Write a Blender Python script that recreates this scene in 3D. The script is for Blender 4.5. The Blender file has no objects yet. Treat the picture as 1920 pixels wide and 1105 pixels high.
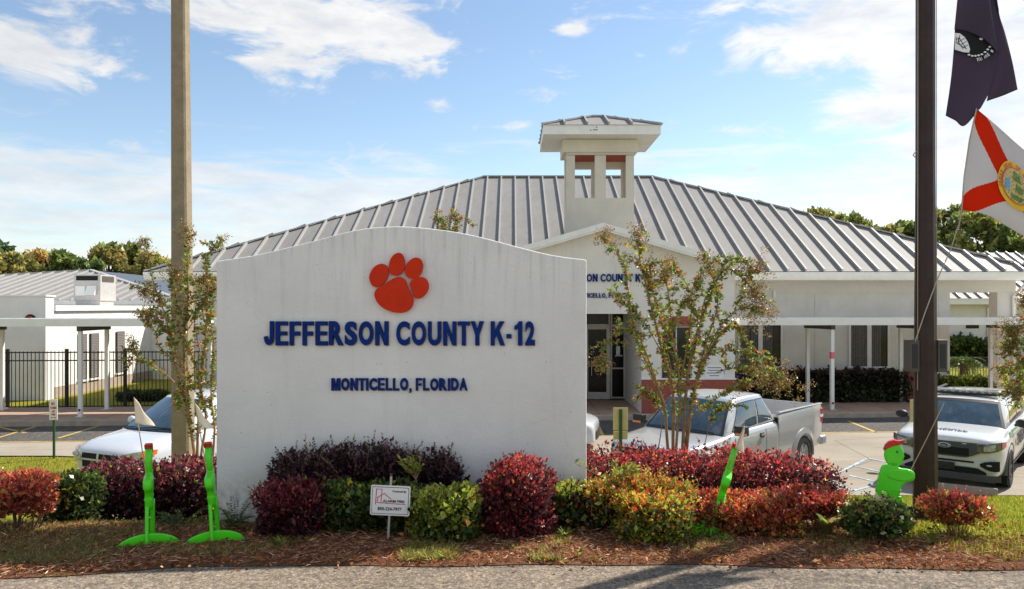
import bpy, bmesh, math, random
import numpy as np
from mathutils import Vector, Matrix

# ------------------------------------------------------------------ camera / world / sun
SC = bpy.context.scene
COL = SC.collection
random.seed(7); RNG = np.random.default_rng(11)
F = 1400.0; CX = 960.0; HY = 577.0; CZ = 1.75      # calibration of the photograph (1920 px wide)
cam_d = bpy.data.cameras.new("camera"); cam = bpy.data.objects.new("camera", cam_d); COL.objects.link(cam)
cam.location = (0, 0, CZ); cam.rotation_euler = (math.radians(90), 0, 0)
cam_d.sensor_width = 36; cam_d.lens = 36 * F / 1920; cam_d.shift_y = (HY - 552.5) / 1920
cam_d.clip_start = 0.1; cam_d.clip_end = 3000
SC.camera = cam
SC.view_settings.view_transform = 'Standard'; SC.view_settings.look = 'None'
SC.view_settings.gamma = 1; SC.view_settings.exposure = 0.80
SC.view_settings.use_curve_mapping = False
SC.cycles.max_bounces = 8; SC.cycles.transparent_max_bounces = 8

SUN_AZ = math.atan2(0.83, 0.555)      # from +y (away from the camera) towards +x
SUN_EL = math.radians(46)
world = bpy.data.worlds.new("World"); SC.world = world; world.use_nodes = True
SKY_STRENGTH = 0.118
def world_nodes():
    nt = world.node_tree; N = nt.nodes; L = nt.links; N.clear()
    def nd(t, **k):
        n = N.new(t)
        for a, b in k.items(): setattr(n, a, b)
        return n
    def mth(op, a, b=None, c=None, clamp=False):
        n = nd('ShaderNodeMath', operation=op); n.use_clamp = clamp
        for i, v in enumerate((a, b, c)):
            if v is None: continue
            if isinstance(v, (int, float)): n.inputs[i].default_value = v
            else: L.new(v, n.inputs[i])
        return n.outputs[0]
    out = nd('ShaderNodeOutputWorld'); bg = nd('ShaderNodeBackground'); bg.inputs[1].default_value = SKY_STRENGTH
    sky = nd('ShaderNodeTexSky', sky_type='NISHITA'); sky.sun_disc = False
    sky.sun_elevation = SUN_EL; sky.sun_rotation = SUN_AZ
    sky.air_density = 1.0; sky.dust_density = 0.2; sky.ozone_density = 2.5; sky.altitude = 50
    tc = nd('ShaderNodeTexCoord'); sp = nd('ShaderNodeSeparateXYZ'); L.new(tc.outputs['Generated'], sp.inputs[0])
    az = mth('MULTIPLY', mth('ARCTAN2', sp.outputs[0], sp.outputs[1]), 57.2958)
    el = mth('MULTIPLY', mth('ARCSINE', sp.outputs[2]), 57.2958)
    def vec(x, y, z=0.0):
        c = nd('ShaderNodeCombineXYZ')
        for i, v in enumerate((x, y, z)):
            if isinstance(v, (int, float)): c.inputs[i].default_value = v
            else: L.new(v, c.inputs[i])
        return c.outputs[0]
    def noise(v, scale, detail=8, rough=.55, dist=0.0):
        n = nd('ShaderNodeTexNoise'); L.new(v, n.inputs['Vector']); n.inputs['Scale'].default_value = scale
        n.inputs['Detail'].default_value = detail; n.inputs['Roughness'].default_value = rough
        n.inputs['Distortion'].default_value = dist
        return n.outputs['Fac']
    v1 = vec(mth('MULTIPLY', az, .055), mth('MULTIPLY', el, .14), 3.1)
    n1 = noise(v1, 2.6, 11, .62, .5)
    v2 = vec(mth('MULTIPLY', az, .05), mth('MULTIPLY', el, .34), 9.4)
    n2 = noise(v2, 2.2, 8, .6, .2)
    def bump(a0, e0, ra, re):
        x = mth('DIVIDE', mth('SUBTRACT', az, a0), ra); y = mth('DIVIDE', mth('SUBTRACT', el, e0), re)
        d = mth('SQRT', mth('ADD', mth('MULTIPLY', x, x), mth('MULTIPLY', y, y)))
        return mth('SUBTRACT', 1.0, d, clamp=True)
    tot = None
    def pix(px, py): return math.degrees(math.atan((px - CX) / F)), math.degrees(math.atan((HY - py) / math.hypot(F, px - CX)))
    for px, py, ra, re, w in [(560, 20, 15, 7.0, .62), (700, 90, 8, 3.2, .30), (800, 85, 3.2, 1.6, .42), (25, 75, 6.5, 3.2, .62), (140, 100, 7, 2.6, .34), (1420, 60, 8, 3.2, .34), (1560, 60, 9, 4.0, .50),
                              (1830, 60, 12, 9, .66), (1800, 260, 11, 9, .55), (1640, 30, 7, 4, .4), (1080, 55, 1.6, .9, .5), (820, 195, 2.2, .8, .62), (980, 232, 3.2, .7, .55), (640, 100, 12, 2.5, .25), (1240, -60, 20, 6, .18)]:
        a, e = pix(px, py)
        b = mth('MULTIPLY', bump(a, e, ra, re), w)
        tot = b if tot is None else mth('ADD', tot, b)
    bk = nd('ShaderNodeMapRange', interpolation_type='SMOOTHSTEP'); L.new(mth('ABSOLUTE', az), bk.inputs[0]); bk.inputs[1].default_value = 50; bk.inputs[2].default_value = 100; bk.inputs[4].default_value = .34  # extra cloud outside the view, added for neutral fill light
    tot = mth('ADD', tot, bk.outputs[0])
    up = mth('SUBTRACT', mth('ADD', mth('MULTIPLY', mth('SUBTRACT', n1, .5), 2.6), tot), .22)
    cm = nd('ShaderNodeMapRange', interpolation_type='SMOOTHSTEP'); L.new(up, cm.inputs[0])
    cm.inputs[1].default_value = -.06; cm.inputs[2].default_value = .42
    # low bank of streaked cloud
    bank = mth('SUBTRACT', 1.0, mth('DIVIDE', mth('SUBTRACT', el, 9.3), 2.1))
    bank = mth('ADD', mth('MINIMUM', bank, 1.0), mth('MULTIPLY', mth('SUBTRACT', n2, .5), 4.6))
    bm_ = nd('ShaderNodeMapRange', interpolation_type='SMOOTHSTEP'); L.new(bank, bm_.inputs[0])
    bm_.inputs[1].default_value = -.1; bm_.inputs[2].default_value = 1.25; bm_.inputs[4].default_value = .78
    m = mth('MAXIMUM', cm.outputs[0], bm_.outputs[0])
    m = mth('MULTIPLY', m, .93)
    # sky colour
    sc_ = nd('ShaderNodeMix', data_type='RGBA'); sc_.blend_type = 'MULTIPLY'; sc_.inputs['Factor'].default_value = 1
    L.new(sky.outputs[0], sc_.inputs['A']); sc_.inputs['B'].default_value = (.97, .91, .83, 1)
    # clouds: bright, a little blue grey inside
    v3 = vec(mth('MULTIPLY', az, .09), mth('MULTIPLY', el, .3), 1.4)
    n3 = noise(v3, 2.6, 7, .6)
    r = nd('ShaderNodeValToRGB'); L.new(n3, r.inputs[0])
    r.color_ramp.elements[0].position = .3; r.color_ramp.elements[0].color = (4.15, 4.3, 4.5, 1)
    r.color_ramp.elements[1].position = .72; r.color_ramp.elements[1].color = (5.75, 5.65, 5.45, 1)
    # brighter towards the sun (right)
    mr = nd('ShaderNodeMapRange'); L.new(az, mr.inputs[0]); mr.inputs[1].default_value = -30; mr.inputs[2].default_value = 45
    mr.inputs[3].default_value = .86; mr.inputs[4].default_value = 1.02
    cc = nd('ShaderNodeVectorMath', operation='SCALE'); L.new(r.outputs[0], cc.inputs[0]); L.new(mr.outputs[0], cc.inputs['Scale'])
    mx = nd('ShaderNodeMix', data_type='RGBA'); L.new(m, mx.inputs['Factor']); L.new(sc_.outputs['Result'], mx.inputs['A']); L.new(cc.outputs[0], mx.inputs['B'])
    L.new(mx.outputs['Result'], bg.inputs[0]); L.new(bg.outputs[0], out.inputs[0])
world_nodes()
sun_d = bpy.data.lights.new("sun", 'SUN'); sun_d.energy = 4.1; sun_d.angle = math.radians(.53); sun_d.color = (1.0, .93, .82)
sun = bpy.data.objects.new("sun", sun_d); COL.objects.link(sun)
S = Vector((math.sin(SUN_AZ) * math.cos(SUN_EL), math.cos(SUN_AZ) * math.cos(SUN_EL), math.sin(SUN_EL)))
sun.rotation_euler = (-S).to_track_quat('-Z', 'Y').to_euler(); sun.location = S * 60

# ------------------------------------------------------------------ helpers
def P(px, py, D): return Vector(((px - CX) / F * D, D, CZ - (py - HY) / F * D))
def PX(px, D): return (px - CX) / F * D
def ZZ(py, D): return CZ - (py - HY) / F * D

MATS = {}
def newmat(name):
    m = bpy.data.materials.new(name); m.use_nodes = True
    MATS[name] = m; return m, m.node_tree.nodes, m.node_tree.links, m.node_tree.nodes['Principled BSDF']
def setp(b, rough=.6, metal=0, spec=None, coat=0):
    b.inputs['Roughness'].default_value = rough; b.inputs['Metallic'].default_value = metal
    if spec is not None: b.inputs['Specular IOR Level'].default_value = spec
    if coat: b.inputs['Coat Weight'].default_value = coat; b.inputs['Coat Roughness'].default_value = .04
def flat(name, col, rough=.6, metal=0, spec=None, coat=0, var=.12, scale=6.0, bump=0.0, bscale=60.0, coord='Object'):
    """plain paint / plastic / metal with a little procedural variation"""
    m, N, L, b = newmat(name); setp(b, rough, metal, spec, coat)
    tc = N.new('ShaderNodeTexCoord'); n = N.new('ShaderNodeTexNoise'); L.new(tc.outputs[coord], n.inputs['Vector'])
    n.inputs['Scale'].default_value = scale; n.inputs['Detail'].default_value = 6; n.inputs['Roughness'].default_value = .6
    r = N.new('ShaderNodeValToRGB'); L.new(n.outputs['Fac'], r.inputs[0])
    r.color_ramp.elements[0].position = .3; r.color_ramp.elements[1].position = .7
    r.color_ramp.elements[0].color = tuple(c * (1 - var) for c in col[:3]) + (1,)
    r.color_ramp.elements[1].color = tuple(min(1, c * (1 + var)) for c in col[:3]) + (1,)
    L.new(r.outputs[0], b.inputs['Base Color'])
    if bump:
        n2 = N.new('ShaderNodeTexNoise'); L.new(tc.outputs[coord], n2.inputs['Vector']); n2.inputs['Scale'].default_value = bscale
        n2.inputs['Detail'].default_value = 4
        bp = N.new('ShaderNodeBump'); bp.inputs['Strength'].default_value = bump; bp.inputs['Distance'].default_value = .01
        L.new(n2.outputs['Fac'], bp.inputs['Height']); L.new(bp.outputs[0], b.inputs['Normal'])
    return m
def ramp(N, L, src, stops):
    r = N.new('ShaderNodeValToRGB'); L.new(src, r.inputs[0]); cr = r.color_ramp
    while len(cr.elements) < len(stops): cr.elements.new(.5)
    for e, (p, c) in zip(cr.elements, stops): e.position = p; e.color = tuple(c) + (1,)
    return r.outputs[0]
def tex(N, L, vec, scale, detail=6, rough=.6, dist=0):
    n = N.new('ShaderNodeTexNoise'); L.new(vec, n.inputs['Vector']); n.inputs['Scale'].default_value = scale
    n.inputs['Detail'].default_value = detail; n.inputs['Roughness'].default_value = rough; n.inputs['Distortion'].default_value = dist
    return n.outputs['Fac']
def mixc(N, L, fac, a, b, blend='MIX'):
    n = N.new('ShaderNodeMix'); n.data_type = 'RGBA'; n.blend_type = blend
    for s, v in (('Factor', fac), ('A', a), ('B', b)):
        if isinstance(v, (int, float)): n.inputs[s].default_value = v
        elif isinstance(v, tuple): n.inputs[s].default_value = tuple(v[:3]) + (1,)
        else: L.new(v, n.inputs[s])
    return n.outputs['Result']
def mapping(N, L, vec, sc=(1, 1, 1), loc=(0, 0, 0)):
    n = N.new('ShaderNodeMapping'); L.new(vec, n.inputs[0]); n.inputs['Scale'].default_value = sc; n.inputs['Location'].default_value = loc
    return n.outputs[0]
def bumpn(N, L, b, src, strength, dist=.01):
    bp = N.new('ShaderNodeBump'); bp.inputs['Strength'].default_value = strength; bp.inputs['Distance'].default_value = dist
    L.new(src, bp.inputs['Height']); L.new(bp.outputs[0], b.inputs['Normal'])

def leafmat(name, rough=.34, trans=.42, boost=1.5, spec=.5):
    m, N, L, b = newmat(name); setp(b, rough, 0, spec)
    at = N.new('ShaderNodeAttribute'); at.attribute_name = 'Col'
    L.new(at.outputs['Color'], b.inputs['Base Color'])
    t = N.new('ShaderNodeBsdfTranslucent')
    k = mixc(N, L, 1.0, at.outputs['Color'], (boost, boost, boost), 'MULTIPLY'); L.new(k, t.inputs[0])
    mx = N.new('ShaderNodeMixShader'); mx.inputs[0].default_value = trans
    L.new(b.outputs[0], mx.inputs[1]); L.new(t.outputs[0], mx.inputs[2])
    L.new(mx.outputs[0], N['Material Output'].inputs[0])
    return m

# --- materials
M = {}
M['leaf'] = leafmat('leaf')
M['grassblade'] = leafmat('grass_blade', .6, .5, 1.7, .2)
M['straw'] = leafmat('straw', .85, .12, 1.0, .1)
M['cloth'] = leafmat('flag_cloth', .8, .5, 1.0, .1)
def m_wall(name, base, streak=.25, zspan=None):
    m, N, L, b = newmat(name); setp(b, .85, 0, .2)
    g = N.new('ShaderNodeNewGeometry').outputs['Position']
    n1 = tex(N, L, g, 1.3, 8, .65); n2 = tex(N, L, mapping(N, L, g, (5, 5, .35)), 2.2, 6, .6)
    n3 = tex(N, L, g, 45, 3, .6)
    c = ramp(N, L, n1, [(.3, tuple(x * .9 for x in base)), (.7, tuple(min(1, x * 1.05) for x in base))])
    s = ramp(N, L, n2, [(.56, (1, 1, 1)), (.74, (1 - streak, 1 - streak, 1 - streak * .9))])
    c = mixc(N, L, 1.0, c, s, 'MULTIPLY')
    if zspan:       # dirty drips under the coping, own shape
        sp = N.new('ShaderNodeSeparateXYZ'); L.new(g, sp.inputs[0])
        mr = N.new('ShaderNodeMapRange'); L.new(sp.outputs[2], mr.inputs[0]); mr.inputs[1].default_value = zspan[0]; mr.inputs[2].default_value = zspan[1]
        n4 = tex(N, L, mapping(N, L, g, (9, 9, .5)), 2.5, 5, .6)
        mm = N.new('ShaderNodeMath'); mm.operation = 'MULTIPLY'; L.new(mr.outputs[0], mm.inputs[0])
        r4 = ramp(N, L, n4, [(.5, (0, 0, 0)), (.72, (1, 1, 1))]); L.new(r4, mm.inputs[1]); mm.use_clamp = True
        m2 = N.new('ShaderNodeMath'); m2.operation = 'MULTIPLY'; L.new(mm.outputs[0], m2.inputs[0]); m2.inputs[1].default_value = .38
        c = mixc(N, L, m2.outputs[0], c, (.20, .18, .15))
        # soil splashed on the foot of the wall, hairline cracks, specks
        mr2 = N.new('ShaderNodeMapRange'); L.new(sp.outputs[2], mr2.inputs[0]); mr2.inputs[1].default_value = .42; mr2.inputs[2].default_value = .0
        n6 = tex(N, L, g, 14, 6, .7); m3 = N.new('ShaderNodeMath'); m3.operation = 'MULTIPLY'; L.new(mr2.outputs[0], m3.inputs[0]); L.new(ramp(N, L, n6, [(.38, (0, 0, 0)), (.66, (.9, .9, .9))]), m3.inputs[1])
        c = mixc(N, L, m3.outputs[0], c, (.30, .22, .15))
        vc_ = N.new('ShaderNodeTexVoronoi'); vc_.feature = 'DISTANCE_TO_EDGE'; vc_.inputs['Scale'].default_value = .8; L.new(mixc(N, L, .12, g, tex(N, L, g, 3, 5)), vc_.inputs['Vector'])
        c = mixc(N, L, 1, c, ramp(N, L, vc_.outputs[0], [(.0, (.95, .945, .94)), (.0015, (1, 1, 1))]), 'MULTIPLY')
        sk = N.new('ShaderNodeTexVoronoi'); sk.inputs['Scale'].default_value = 9; L.new(g, sk.inputs['Vector'])
        c = mixc(N, L, 1, c, ramp(N, L, sk.outputs['Distance'], [(.035, (.62, .60, .57)), (.06, (1, 1, 1))]), 'MULTIPLY')
    L.new(c, b.inputs['Base Color'])
    n5 = tex(N, L, mapping(N, L, g, (1, 1, 2.2)), 16, 6, .7)
    bumpn(N, L, b, mixc(N, L, .5, n3, n5), .45, .012)
    return m
M['stucco'] = m_wall('sign_stucco', (.77, .75, .70), .06, (1.55, 2.5))
M['bwall'] = m_wall('building_render', (.74, .715, .66), .08)
M['bwall2'] = m_wall('outbuilding_render', (.80, .78, .74), .08)
M['tower'] = m_wall('tower_render', (.66, .62, .53), .07)
M['trim'] = flat('white_trim', (.80, .79, .75), .5, var=.06, scale=3)
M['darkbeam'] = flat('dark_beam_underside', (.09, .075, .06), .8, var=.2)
M['soffit'] = m_wall('soffit_paint', (.72, .70, .64), .35)
M['redpaint'] = flat('red_lintel', (.33, .06, .03), .8)
def m_roof():
    m, N, L, b = newmat('metal_roof'); setp(b, .6, .0, .2)
    g = N.new('ShaderNodeNewGeometry').outputs['Position']
    n1 = tex(N, L, g, .5, 8, .65); n2 = tex(N, L, mapping(N, L, g, (6, 1.2, 1.2)), 1.2, 8, .7)
    c = ramp(N, L, n1, [(.3, (.255, .248, .235)), (.7, (.30, .292, .278))])
    s = ramp(N, L, n2, [(.42, (1, 1, 1)), (.75, (.86, .84, .82))])
    L.new(mixc(N, L, 1, c, s, 'MULTIPLY'), b.inputs['Base Color'])
    bumpn(N, L, b, tex(N, L, g, 4, 4, .6), .12, .03)
    return m
M['roof'] = m_roof()
M['seam'] = flat('roof_seam_metal', (.40, .385, .365), .5, .1, var=.08)
M['darkroof'] = flat('dark_blue_grey_roof', (.09, .11, .14), .6, .2)
def m_brick():
    m, N, L, b = newmat('red_brick'); setp(b, .85, 0, .2)
    tc = N.new('ShaderNodeNewGeometry').outputs['Position']
    mp = N.new('ShaderNodeMapping'); L.new(tc, mp.inputs[0]); mp.inputs['Rotation'].default_value = (math.radians(90), 0, 0)
    br = N.new('ShaderNodeTexBrick'); L.new(mp.outputs[0], br.inputs['Vector']); br.inputs['Scale'].default_value = 4.2
    br.inputs['Color1'].default_value = (.36, .085, .055, 1); br.inputs['Color2'].default_value = (.28, .06, .04, 1)
    br.inputs['Mortar'].default_value = (.33, .22, .18, 1); br.inputs['Mortar Size'].default_value = .02
    n = tex(N, L, tc, 8, 5)
    L.new(mixc(N, L, .35, br.outputs[0], ramp(N, L, n, [(.3, (.24, .05, .035)), (.7, (.42, .12, .08))])), b.inputs['Base Color'])
    return m
M['brick'] = m_brick()
def m_glass(name, base, rough=.06, spec=.8, coat=1.0):
    m, N, L, b = newmat(name); setp(b, rough, 0, spec, coat)
    g = N.new('ShaderNodeTexCoord').outputs['Object']
    n = tex(N, L, mapping(N, L, g, (1, 1, 1)), 2.3, 4, .6, .5)
    L.new(ramp(N, L, n, [(.35, tuple(x * .6 for x in base)), (.7, tuple(x * 1.5 for x in base))]), b.inputs['Base Color'])
    return m
M['glass'] = m_glass('dark_glass', (.006, .006, .006), .15, .3, 0)
M['carglass'] = m_glass('tinted_car_glass', (.035, .06, .075))
M['winglass'] = m_glass('window_glass', (.02, .021, .021), .12, .35, 0)
M['curtain'] = flat('grey_curtain', (.13, .125, .115), .9, scale=14, var=.3)
M['blind'] = flat('window_blind', (.22, .20, .19), .8, scale=10, var=.15)
M['alu'] = flat('aluminium_frame', (.50, .49, .46), .4, .3)
M['black'] = flat('black_metal', (.012, .012, .013), .45, .2)
M['hole'] = flat('dark_void', (.006, .006, .006), .9)
M['concrete'] = flat('concrete', (.40, .32, .25), .9, var=.16, scale=5, bump=.3, bscale=50)
M['concpole'] = flat('aged_concrete_pole', (.27, .215, .14), .9, var=.16, scale=7, bump=.5, bscale=70)
def m_walk():
    m, N, L, b = newmat('pink_sidewalk_concrete'); setp(b, .9, 0, .2)
    g = N.new('ShaderNodeNewGeometry').outputs['Position']
    n = tex(N, L, g, 1.1, 8, .65); n2 = tex(N, L, g, 30, 4)
    c = ramp(N, L, n, [(.3, (.40, .275, .20)), (.7, (.50, .36, .27))])
    br = N.new('ShaderNodeTexBrick'); L.new(g, br.inputs['Vector']); br.offset = 0; br.inputs['Scale'].default_value = .5
    br.inputs['Color1'].default_value = (1, 1, 1, 1); br.inputs['Color2'].default_value = (.93, .92, .91, 1); br.inputs['Mortar'].default_value = (.5, .47, .44, 1)
    br.inputs['Mortar Size'].default_value = .008; br.inputs['Brick Width'].default_value = .7; br.inputs['Row Height'].default_value = 2.0
    L.new(mixc(N, L, 1, c, br.outputs[0], 'MULTIPLY'), b.inputs['Base Color']); bumpn(N, L, b, n2, .2)
    return m
M['walk'] = m_walk()
def m_lot():
    m, N, L, b = newmat('weathered_lot_paving'); setp(b, .92, 0, .15)
    g = N.new('ShaderNodeNewGeometry').outputs['Position']
    n = tex(N, L, g, .35, 9, .65); n2 = tex(N, L, g, 28, 5, .8); n3 = tex(N, L, mapping(N, L, g, (.25, 1.6, 1)), 1.4, 6, .6, .6)
    c = ramp(N, L, n, [(.3, (.29, .25, .20)), (.7, (.39, .345, .28))])
    c = mixc(N, L, 1, c, ramp(N, L, n2, [(.25, (.72, .72, .72)), (.75, (1.18, 1.18, 1.18))]), 'MULTIPLY')
    c = mixc(N, L, 1, c, ramp(N, L, n3, [(.55, (1, 1, 1)), (.72, (.80, .79, .78))]), 'MULTIPLY')
    v = N.new('ShaderNodeTexVoronoi'); v.feature = 'DISTANCE_TO_EDGE'; v.inputs['Scale'].default_value = .22; L.new(g, v.inputs['Vector'])
    L.new(mixc(N, L, 1, c, ramp(N, L, v.outputs[0], [(.0, (.55, .53, .5)), (.006, (1, 1, 1))]), 'MULTIPLY'), b.inputs['Base Color'])
    bumpn(N, L, b, n2, .3)
    return m
M['lot'] = m_lot()
def m_asph(name, a, bcol, sp=95, edge=False):
    m, N, L, b = newmat(name); setp(b, .9, 0, .2)
    g = N.new('ShaderNodeNewGeometry').outputs['Position']
    n = tex(N, L, g, .7, 8, .65); n2 = tex(N, L, g, sp, 3, .8)
    v = N.new('ShaderNodeTexVoronoi'); v.inputs['Scale'].default_value = sp * .55; L.new(g, v.inputs['Vector'])
    c = ramp(N, L, n, [(.3, a), (.7, bcol)])
    c = mixc(N, L, 1, c, ramp(N, L, n2, [(.28, (.38, .37, .36)), (.5, (1, .97, .93)), (.68, (2.2, 2.05, 1.85))]), 'MULTIPLY')
    c = mixc(N, L, .6, c, mixc(N, L, 1, c, ramp(N, L, v.outputs['Color'], [(.1, (.55, .55, .55)), (.9, (1.6, 1.55, 1.5))]), 'MULTIPLY'))
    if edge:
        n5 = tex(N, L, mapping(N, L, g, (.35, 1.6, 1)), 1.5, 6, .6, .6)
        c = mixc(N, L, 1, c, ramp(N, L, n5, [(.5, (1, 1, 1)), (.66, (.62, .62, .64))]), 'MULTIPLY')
    L.new(c, b.inputs['Base Color']); bumpn(N, L, b, n2, .6, .006)
    return m
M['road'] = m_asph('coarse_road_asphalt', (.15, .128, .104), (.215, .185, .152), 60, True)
M['asph'] = m_asph('dark_parking_asphalt', (.07, .07, .07), (.10, .098, .095), 30)
M['yellow'] = flat('worn_yellow_paint', (.50, .34, .07), .8, var=.35, scale=7)
M['bluepaint'] = flat('worn_pale_blue_paint', (.33, .42, .47), .8, var=.45, scale=7)
def m_ground():
    m, N, L, b = newmat('lawn_ground'); setp(b, .95, 0, .1)
    g = N.new('ShaderNodeNewGeometry').outputs['Position']
    n = tex(N, L, g, .8, 8, .65); n2 = tex(N, L, g, 26, 5, .75); n3 = tex(N, L, g, 3.5, 5, .7)
    c = ramp(N, L, n, [(.3, (.17, .18, .022)), (.7, (.30, .27, .035))])
    c = mixc(N, L, ramp(N, L, n3, [(.55, (0, 0, 0)), (.75, (1, 1, 1))]), c, (.22, .16, .05))
    c = mixc(N, L, 1, c, ramp(N, L, n2, [(.25, (.5, .5, .5)), (.75, (1.4, 1.4, 1.4))]), 'MULTIPLY')
    L.new(c, b.inputs['Base Color']); bumpn(N, L, b, n2, .8, .03)
    return m
M['lawn'] = m_ground()
def m_mulch():
    m, N, L, b = newmat('pine_straw_mulch'); setp(b, .95, 0, .1)
    g = N.new('ShaderNodeNewGeometry').outputs['Position']
    n = tex(N, L, g, 1.6, 8, .7); n2 = tex(N, L, mapping(N, L, g, (60, 26, 40)), 1, 6, .8, 1.5); n3 = tex(N, L, g, 2.3, 6, .7)
    c = ramp(N, L, n2, [(.25, (.07, .030, .017)), (.5, (.22, .095, .052)), (.75, (.40, .22, .13))])
    c = mixc(N, L, ramp(N, L, n3, [(.5, (0, 0, 0)), (.68, (.8, .8, .8))]), c, mixc(N, L, 1, c, (.7, 1.15, .6), 'MULTIPLY'))
    L.new(c, b.inputs['Base Color']); bumpn(N, L, b, n2, 1, .02)
    return m
M['mulch'] = m_mulch()
M['bark'] = flat('smooth_tan_bark', (.30, .17, .085), .8, var=.35, scale=20)
M['darkbark'] = flat('dark_bark', (.085, .055, .035), .9, var=.3, scale=10)
M['bluelet'] = flat('royal_blue_letter', (.001, .024, .165), .65, spec=.15, var=.25, scale=22)
M['orange'] = flat('orange_red_plate', (.60, .032, .006), .65, spec=.15, var=.10, scale=7)
M['letback'] = flat('glue_tan', (.42, .33, .20), .9, var=.3, scale=30)
M['green'] = flat('bright_green_plastic', (.085, .72, .012), .32, var=.05, spec=.5)
M['red'] = flat('red_plastic', (.55, .015, .012), .35)
M['cream'] = flat('cream_cloth', (.80, .68, .49), .8)
M['fibre'] = flat('tan_rod', (.45, .33, .18), .5)
M['bronze'] = flat('dark_bronze_paint', (.040, .022, .017), .42, .0, spec=.25, var=.25, scale=9)
M['bronzelt'] = flat('worn_bronze_edge', (.17, .13, .115), .4, .4)
M['box'] = flat('grey_brown_box', (.085, .07, .06), .6)
M['rope'] = flat('halyard_rope', (.45, .38, .28), .9)
M['whitecar'] = flat('white_car_paint', (.60, .62, .65), .18, 0, .5, .8, var=.02)
M['policewhite'] = flat('white_patrol_paint', (.62, .63, .61), .2, 0, .5, .8, var=.02)
M['silver'] = flat('silver_truck_paint', (.50, .50, .49), .28, .35, .5, .8, var=.03)
M['blackplastic'] = flat('black_plastic', (.012, .013, .015), .5)
M['greyplastic'] = flat('grey_plastic', (.05, .055, .06), .55)
M['tyre'] = flat('tyre_rubber', (.014, .014, .014), .85)
M['rim'] = flat('alloy_rim', (.42, .42, .42), .3, .8)
M['darkrim'] = flat('dark_steel_rim', (.10, .09, .085), .5, .5)
M['lamp'] = flat('headlamp_lens', (.42, .43, .43), .12, .2, .8, 1, var=.45, scale=13)
M['darklamp'] = flat('smoked_headlamp', (.10, .10, .11), .12, .2, .8, 1, var=.6, scale=12)
M['amber'] = flat('amber_lens', (.75, .19, .02), .2, 0, .6, 1)
M['redlens'] = flat('red_lens', (.60, .02, .03), .2, 0, .6, 1)
M['chrome'] = flat('chrome', (.50, .51, .53), .3, .45)
M['gold'] = flat('gold_star_decal', (.42, .31, .12), .4)
M['policegreen'] = flat('dark_green_decal', (.02, .16, .10), .3)
M['signwhite'] = flat('white_sign_face', (.78, .78, .76), .4, var=.03)
M['signback'] = flat('cream_sign_back', (.55, .45, .23), .6)
M['postgreen'] = flat('green_sign_post', (.015, .085, .03), .5)
M['pink'] = flat('pink_tape', (.75, .16, .20), .6)
M['bin'] = flat('blue_bin', (.01, .06, .32), .4)
M['hvac'] = flat('hvac_casing', (.52, .49, .47), .5, .2, var=.1)
M['pin'] = flat('dark_decal', (.015, .02, .03), .5)

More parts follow.
